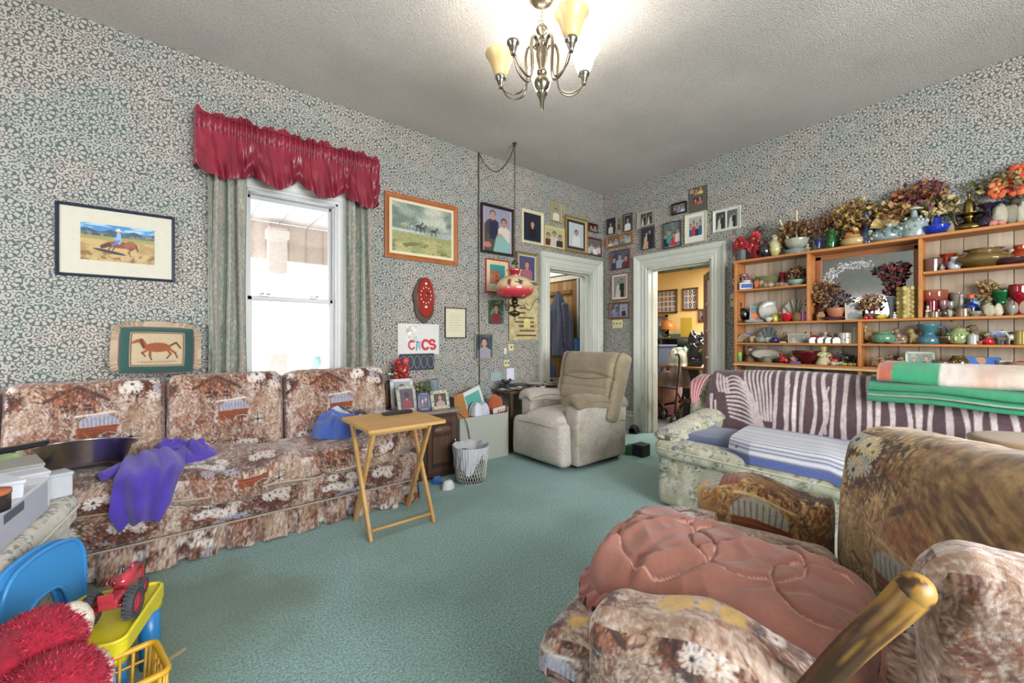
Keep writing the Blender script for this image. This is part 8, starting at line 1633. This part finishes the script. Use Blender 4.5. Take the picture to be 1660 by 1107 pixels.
for a, b_ in ((-1, -1), (-1, 1), (1, -1), (1, 1)): part('leg', MB().box((a*.09, b_*.09, .22), (.022, .022, .44), '#4a3c32'), 'wood', sp_)
fv = thing('flower_basket', 'basket of cream dried flowers on the corner stand', 'basket', (4.05, 3.2, .451)); m = MB(); turned(m, 'bowl', .18, .10, '#6c6f6c'); part('bowl', m, 'fabric', fv); m = MB(); YMAX[0] = .2; blossoms(m, .11, .11, .18, ['#b8a67c', '#a8946a', '#c6b894'], 22, .03, random.Random(3)); bouquet(m, .06, .12, .2, ['#5c6a3c', '#8c8a54', '#a89668'], 90, .03, random.Random(2)); part('flowers', m, 'leaf', fv)
# ================================================================ SEEN THROUGH THE LEFT DOORWAY
GH = 'coats on the hall hooks'
def coat(label, x, y, ztop, zbot, w_, col, seed, name='coat', hood=True):
    t = thing(name, label, name, (x, y, ztop), -PI/2, GH if name == 'coat' else None); A, Q = np.meshgrid(np.linspace(0, 2*PI, 90), np.linspace(0, 1, 60), indexing='ij'); W = w_*np.interp(Q, [0, .06, .2, .45, 1], [.06, .2, .42, .9, 1.0]); fo = 1+.13*np.sin(A*7+Q*2+seed)*np.clip(Q*2, 0, 1)+.06*np.sin(A*13+seed)
    P = np.stack([W/2*np.cos(A)*fo, np.minimum(.16*np.interp(Q, [0, .3, 1], [.15, .7, 1])*np.sin(A)*fo, .05), -Q*(ztop-zbot)], 2); n = fbm(P[..., 0]*9, P[..., 1]*9, P[..., 2]*3, seed); m = MB(); m.grid(P, hx(col)[None, None]*(.7+.7*n)[..., None], flip=True); part('body', m, 'fabric', t)
    if hood:
        for e in (-1, 1): m = MB(); m.tube(curve([(e*w_*.3, -.04, -.18), (e*w_*.42, -.06, -.45), (e*w_*.40, -.05, -.78)], 14), [.045+.012*(k % 2) for k in range(14)], 10, col); part('sleeve', m, 'fabric', t)
    return t
coat('long navy black hooded coat hanging in the hall', 4.26, 4.20, 1.84, .93, .52, '#232738', 1)
coat('second dark coat mostly hidden behind the left casing of the hall doorway', 4.24, 4.62, 1.74, .95, .34, '#1d232e', 5)
coat('faded navy trousers hanging below the coats in the hall', 4.22, 4.42, .98, .40, .34, '#2b3550', 8, name='trousers', hood=False)
heap('orange_scarf', 'small orange cloth bundle under the hall coats', 'scarf', (4.15, 4.52, .62), .09, .08, .10, flat('#b3603a'), 31, 24)
sh_ = thing('hall_shelf', 'low pine ledge in the hall under the coats', 'shelf', (4.15, 4.5, 0)); part('board', MB().box((0, 0, .60), (.26, .9, .025), '#6c5a48').box((0, .42, .3), (.24, .02, .6), '#6c5a48').box((0, -.42, .3), (.24, .02, .6), '#6c5a48'), 'wood', sh_)
solo('blue_towel', MB().cushion((4.36, 3.93, 1.02), (.03, .13, .30), .8, .02, '#3f7ab0', bulge(.004, 0, .01)), 'fabric', 'bright blue folded towel hanging at the hall corner trim', 'towel')
solo('coat_hook_rail', MB().box((4.415, 4.5, 1.84), (.03, .8, .06), '#7a5430', b=.004), 'wood', 'wooden rail carrying the hall coats', 'rail')
# ================================================================ SEEN THROUGH THE RIGHT DOORWAY
XF2 = 7.19
def far_frame(label, u0, v0, u1, v1, cv, col, fw=.03, mat=.0, matc='#d0c8b8', cat='photograph', name='framed_collage'):
    X, Y, Z = ray(u0, v0); k = XF2/X; a0, z1 = k*Y, HC+Z*k; X, Y, Z = ray(u1, v1); k = XF2/X; a1, z0 = k*Y, HC+Z*k; t = thing(name, label, cat, (XF2+.005, (a0+a1)/2, (z0+z1)/2), -PI/2, 'pictures on the yellow wall'); W_, H_ = abs(a1-a0), z1-z0; m = MB()
    for c, d in (((0, -.015, H_/2-fw/2), (W_, .03, fw)), ((0, -.015, -H_/2+fw/2), (W_, .03, fw)), ((-W_/2+fw/2, -.015, 0), (fw, .03, H_)), ((W_/2-fw/2, -.015, 0), (fw, .03, H_))): m.box(c, d, col)
    part('frame', m, 'wood', t); g = np.zeros((cv.w, cv.h, 3)); g[..., 0] = np.linspace(-W_/2+fw, W_/2-fw, cv.w)[:, None]; g[..., 1] = -.012; g[..., 2] = np.linspace(-H_/2+fw, H_/2-fw, cv.h)[None]; m = MB(); m.grid(g, cv.a.transpose(1, 0, 2)); part('print', m, 'print', t)
def collage(n, m_, seed, circ=False):
    c = Cv(100, 90, '#c9bfb4'); r = random.Random(seed)
    for i in range(n):
        for j in range(m_):
            x, y, w_, h_ = (i+.5)/n, .9*(j+.5)/m_, .35/n, .36/m_; k = r.choice(['#5a6a8c', '#8a6a60', '#3c4456', '#6c5a50', '#a08c80', '#4c5c74'])
            if circ: c.ell(x, y, w_, w_*1.1, k); c.ell(x, y, w_*.4, w_*.5, '#c9a48c')
            else: c.rect(x-w_, y-h_*.9, x+w_, y+h_*.9, k); c.ell(x, y, w_*.35, h_*.4, '#c09a84')
    return c
far_frame('large brown framed collage of small photographs on the yellow wall', 1062, 472, 1098.5, 507, collage(5, 4, 1), '#5a3a2c')
far_frame('brown framed print of round medallions on the yellow wall', 1107, 468, 1132, 502, collage(3, 3, 2, True), '#6a4430')
far_frame('wood framed couple portrait, lowest at the left on the yellow wall', 1062, 511, 1083, 541, couple('#6c7a80', w=50, h=60), '#8a5a34', .05)
far_frame('small framed photograph next to the glazed door', 1133, 501, 1143, 521, portrait('#8a90a0', w=30, h=40), '#6a4a3c')
dk_ = thing('cluttered_desk', 'tall desk of shelves against the yellow wall', 'desk', (6.85, 4.0, 0)); m = MB(); 
for z in (.35, .75, 1.0, 1.17): m.box((0, 0, z), (.55, 1.4, .03), '#5c4c40')
for y in (-.69, 0, .69): m.box((0, y, .58), (.53, .03, 1.17), '#4c3e34')
part('carcass', m, 'wood', dk_); r = random.Random(9)
for k, (y, z) in enumerate(((4.45, 1.19), (4.33, 1.19), (4.22, 1.19), (4.09, 1.19), (4.38, 1.02), (4.2, 1.02), (4.02, 1.02), (4.3, .77), (4.05, .77))):
    cc = ['#7c4a3c', '#c3beb0', '#3c5a8c', '#5c7a8c', '#2c3450', '#c9c6bc', '#34446c', '#8c6a4c', '#4c6a5c'][k]; nm = ['rust', 'cream', 'blue', 'steel blue', 'dark navy', 'white', 'indigo', 'tan', 'grey green'][k]
    h_ = .12+.1*r.random() if z < 1.1 else .10+.12*r.random(); h_ = min(h_, .14) if z < 1.1 and z > 1 else h_
    solo('storage_book', MB().box((6.72, y, z+h_/2), (.16, .10, h_), cc), 'paper', f'{nm} binder on the '+('top' if z > 1.1 else 'second' if z > .9 else 'lower')+' level of the cluttered desk', 'binder', 'binders on the cluttered desk')
lm = thing('table_lamp', 'desk lamp with a round orange shade against the yellow wall', 'lamp', (6.72, 3.99, 1.187)); lm.location[1] = 3.94; part('stem', MB().lathe([(0, 0), (.07, 0), (.06, .02), (.015, .04), (.015, .16), (0, .16)], 16, '#6a5a44'), 'metal', lm); m = MB(); m.lathe([(.125, .13), (.13, .19), (.10, .26), (.04, .295), (.0, .30)], 26, '#a4622a'); m.lathe([(.12, .131), (.125, .19), (.095, .255), (.035, .289), (0, .294)], 26, '#a4622a'); part('lamp_shade', m, 'satin', lm)
solo('yellow_folder', MB().box((6.95, 3.72, 1.36), (.02, .22, .34), '#b59a34', b=.003), 'paper', 'mustard yellow folder standing right of the orange lamp', 'folder')
solo('green_cushion', MB().cushion((6.5, 4.42, .86), (.4, .35, .22), .8, .03, '#4c6a3c'), 'fabric', 'dark green cushion left in the yellow room', 'cushion')
def wpos(u, v, x): X, Y, Z = ray(u, v); k = x/X; return k*Y, HC+k*Z
tb = thing('storage_tote', 'blue grey plastic storage tote in the yellow room', 'tote', (5.75, 3.62, .62)); m = MB(); m.add([(-.2, -.2, 0), (.2, -.2, 0), (.2, .2, 0), (-.2, .2, 0), (-.23, -.24, .42), (.23, -.24, .42), (.23, .24, .42), (-.23, .24, .42)], [(3, 2, 1, 0), (4, 5, 6, 7), (0, 1, 5, 4), (1, 2, 6, 5), (2, 3, 7, 6), (3, 0, 4, 7)], '#454b62', smooth=False); part('tub', m, 'plastic', tb); part('lid', MB().box((0, 0, .435), (.50, .52, .03), '#50566e', b=.008), 'plastic', tb); part('sticker', MB().box((-.222, -.05, .26), (.004, .12, .14), '#a85c4c', b=0), 'paper', tb)
st_ = thing('reclining_chair', 'rose brown upholstered chair supporting the storage tote', 'armchair', (5.72, 3.62, 0)); b = MB(); b.cushion((0, 0, .40), (.66, .72, .42), .6, .03, '#8a5c54', bulge(.02, 0, .01)); part('seat', b, 'fabric', st_); b = MB(); b.box((-.02, 0, .10), (.6, .66, .16), '#6a2c34', b=.02); part('base', b, 'satin', st_)
heap('green_white_bag', 'white and green plastic bag on the rollator seat', 'bag', (5.6, 3.10, .78), .17, .17, .22, lambda x, y, n: np.where((n > .52)[..., None], hx('#5c9a6c'), hx('#b9bcae'))*(.9+.2*n)[..., None], 41, 40, mat='plastic')
heap('garbage_bag', 'upper shiny black garbage bag behind the glazed door', 'bag', (5.75, 2.86, .78), .22, .20, .42, flat('#141518', .9), 43, 50, mat='gloss')
heap('garbage_bag', 'lower shiny black garbage bag on the floor of the yellow room', 'bag', (5.5, 2.88, 0), .20, .18, .36, flat('#17191e', .9), 44, 50, mat='gloss')
heap('brown_coat', 'brown and grey coat draped over the rollator', 'coat', (5.50, 3.12, .50), .25, .2, .26, flat('#5c4638', .8), 45, 50)
tbx = thing('bench', 'low wooden bench under the bags in the yellow room', 'bench', (5.65, 2.98, 0)); part('seat_board', MB().box((0, 0, .76), (.45, .7, .03), '#8a5c34'), 'woody', tbx)
for a, b_ in ((-1, -1), (-1, 1), (1, -1), (1, 1)): part('leg', MB().box((a*.19, b_*.31, .37), (.04, .04, .74), '#7c5230'), 'wood', tbx)
rl = thing('rollator', 'black and dark red rollator walker with small wheels', 'walker', (5.15, 3.08, 0)); m = MB()
for y in (-.18, .18): m.tube(curve([(-.05, y, .14), (.02, y, .5), (.08, y, .92), (-.02, y, .95)], 14), .012, 8, '#23262e'); m.tube([(.02, y, .45), (.3, y, .14)], .012, 8, '#6c2430')
m.tube([(.02, -.18, .5), (.02, .18, .5)], .012, 8, '#23262e'); part('frame', m, 'satin', rl)
for x, y in ((-.05, -.18), (-.05, .18), (.3, -.18), (.3, .18)):
    o = part('wheel', MB().lathe([(.07, -.014), (.085, -.014), (.085, .014), (.07, .014), (.07, -.014)], 22, '#1b1c20', T=Matrix.Translation((x, y, .086)) @ Matrix.Rotation(PI/2, 4, 'X')), 'rubber', rl); part('hub', MB().lathe([(0, -.01), (.02, -.012), (.02, .012), (0, .01)], 12, '#8c8c90', T=Matrix.Translation((x, y, .086)) @ Matrix.Rotation(PI/2, 4, 'X')).box((x, y, .086), (.14, .008, .012), '#8c8c90').box((x, y, .086), (.012, .008, .14), '#8c8c90'), 'metal', o)
# glazed door leaf standing open
a_d = math.atan2(.44, .62); dr_ = bpy.data.objects.new('door_2', None); COL.objects.link(dr_); dr_.location = (4.745, 2.185, 0); dr_.rotation_euler = (0, 0, a_d); dr_['kind'] = 'structure'
m = MB(); DC = '#6c5658'
for x in (.05, .70): m.box((x, 0, 1.0), (.10, .035, 1.98), DC)
for z, h_ in ((.13, .25), (1.94, .10)): m.box((.375, 0, z), (.56, .035, h_), DC)
for z in (.58, .92, 1.26, 1.60): m.box((.375, 0, z), (.56, .025, .025), '#b0a39c')
for x in (.28, .47): m.box((x, 0, 1.07), (.022, .025, 1.64), '#b0a39c')
part('door_frame', m, 'satin', dr_); part('panes', MB().box((.375, 0, 1.07), (.55, .004, 1.64), '#fff', b=0), 'pane', dr_); part('door_handle', MB().cyl((.70, -.05, 1.0), (.70, .05, 1.0), .012, col='#a08c5c').ell((.70, -.06, 1.0), (.025, .025, .025), '#a08c5c').ell((.70, .06, 1.0), (.025, .025, .025), '#a08c5c'), 'metal', dr_)
for o_ in dr_.children: o_['kind'] = 'structure'

hm = thing('round_hassock', 'dark green round hassock with a tan top rim at the right frame edge', 'hassock', (2.93, -.04, .475)); m = MB(); m.lathe([(0, 0), (.19, 0), (.205, .03), (.205, .20), (.19, .225)], 32, '#2c3a34'); part('side', m, 'fabric', hm); m = MB(); m.lathe([(.19, .222), (.212, .222), (.212, .24), (.18, .25), (0, .245)], 32, '#8c6e48'); part('top', m, 'fabric', hm)
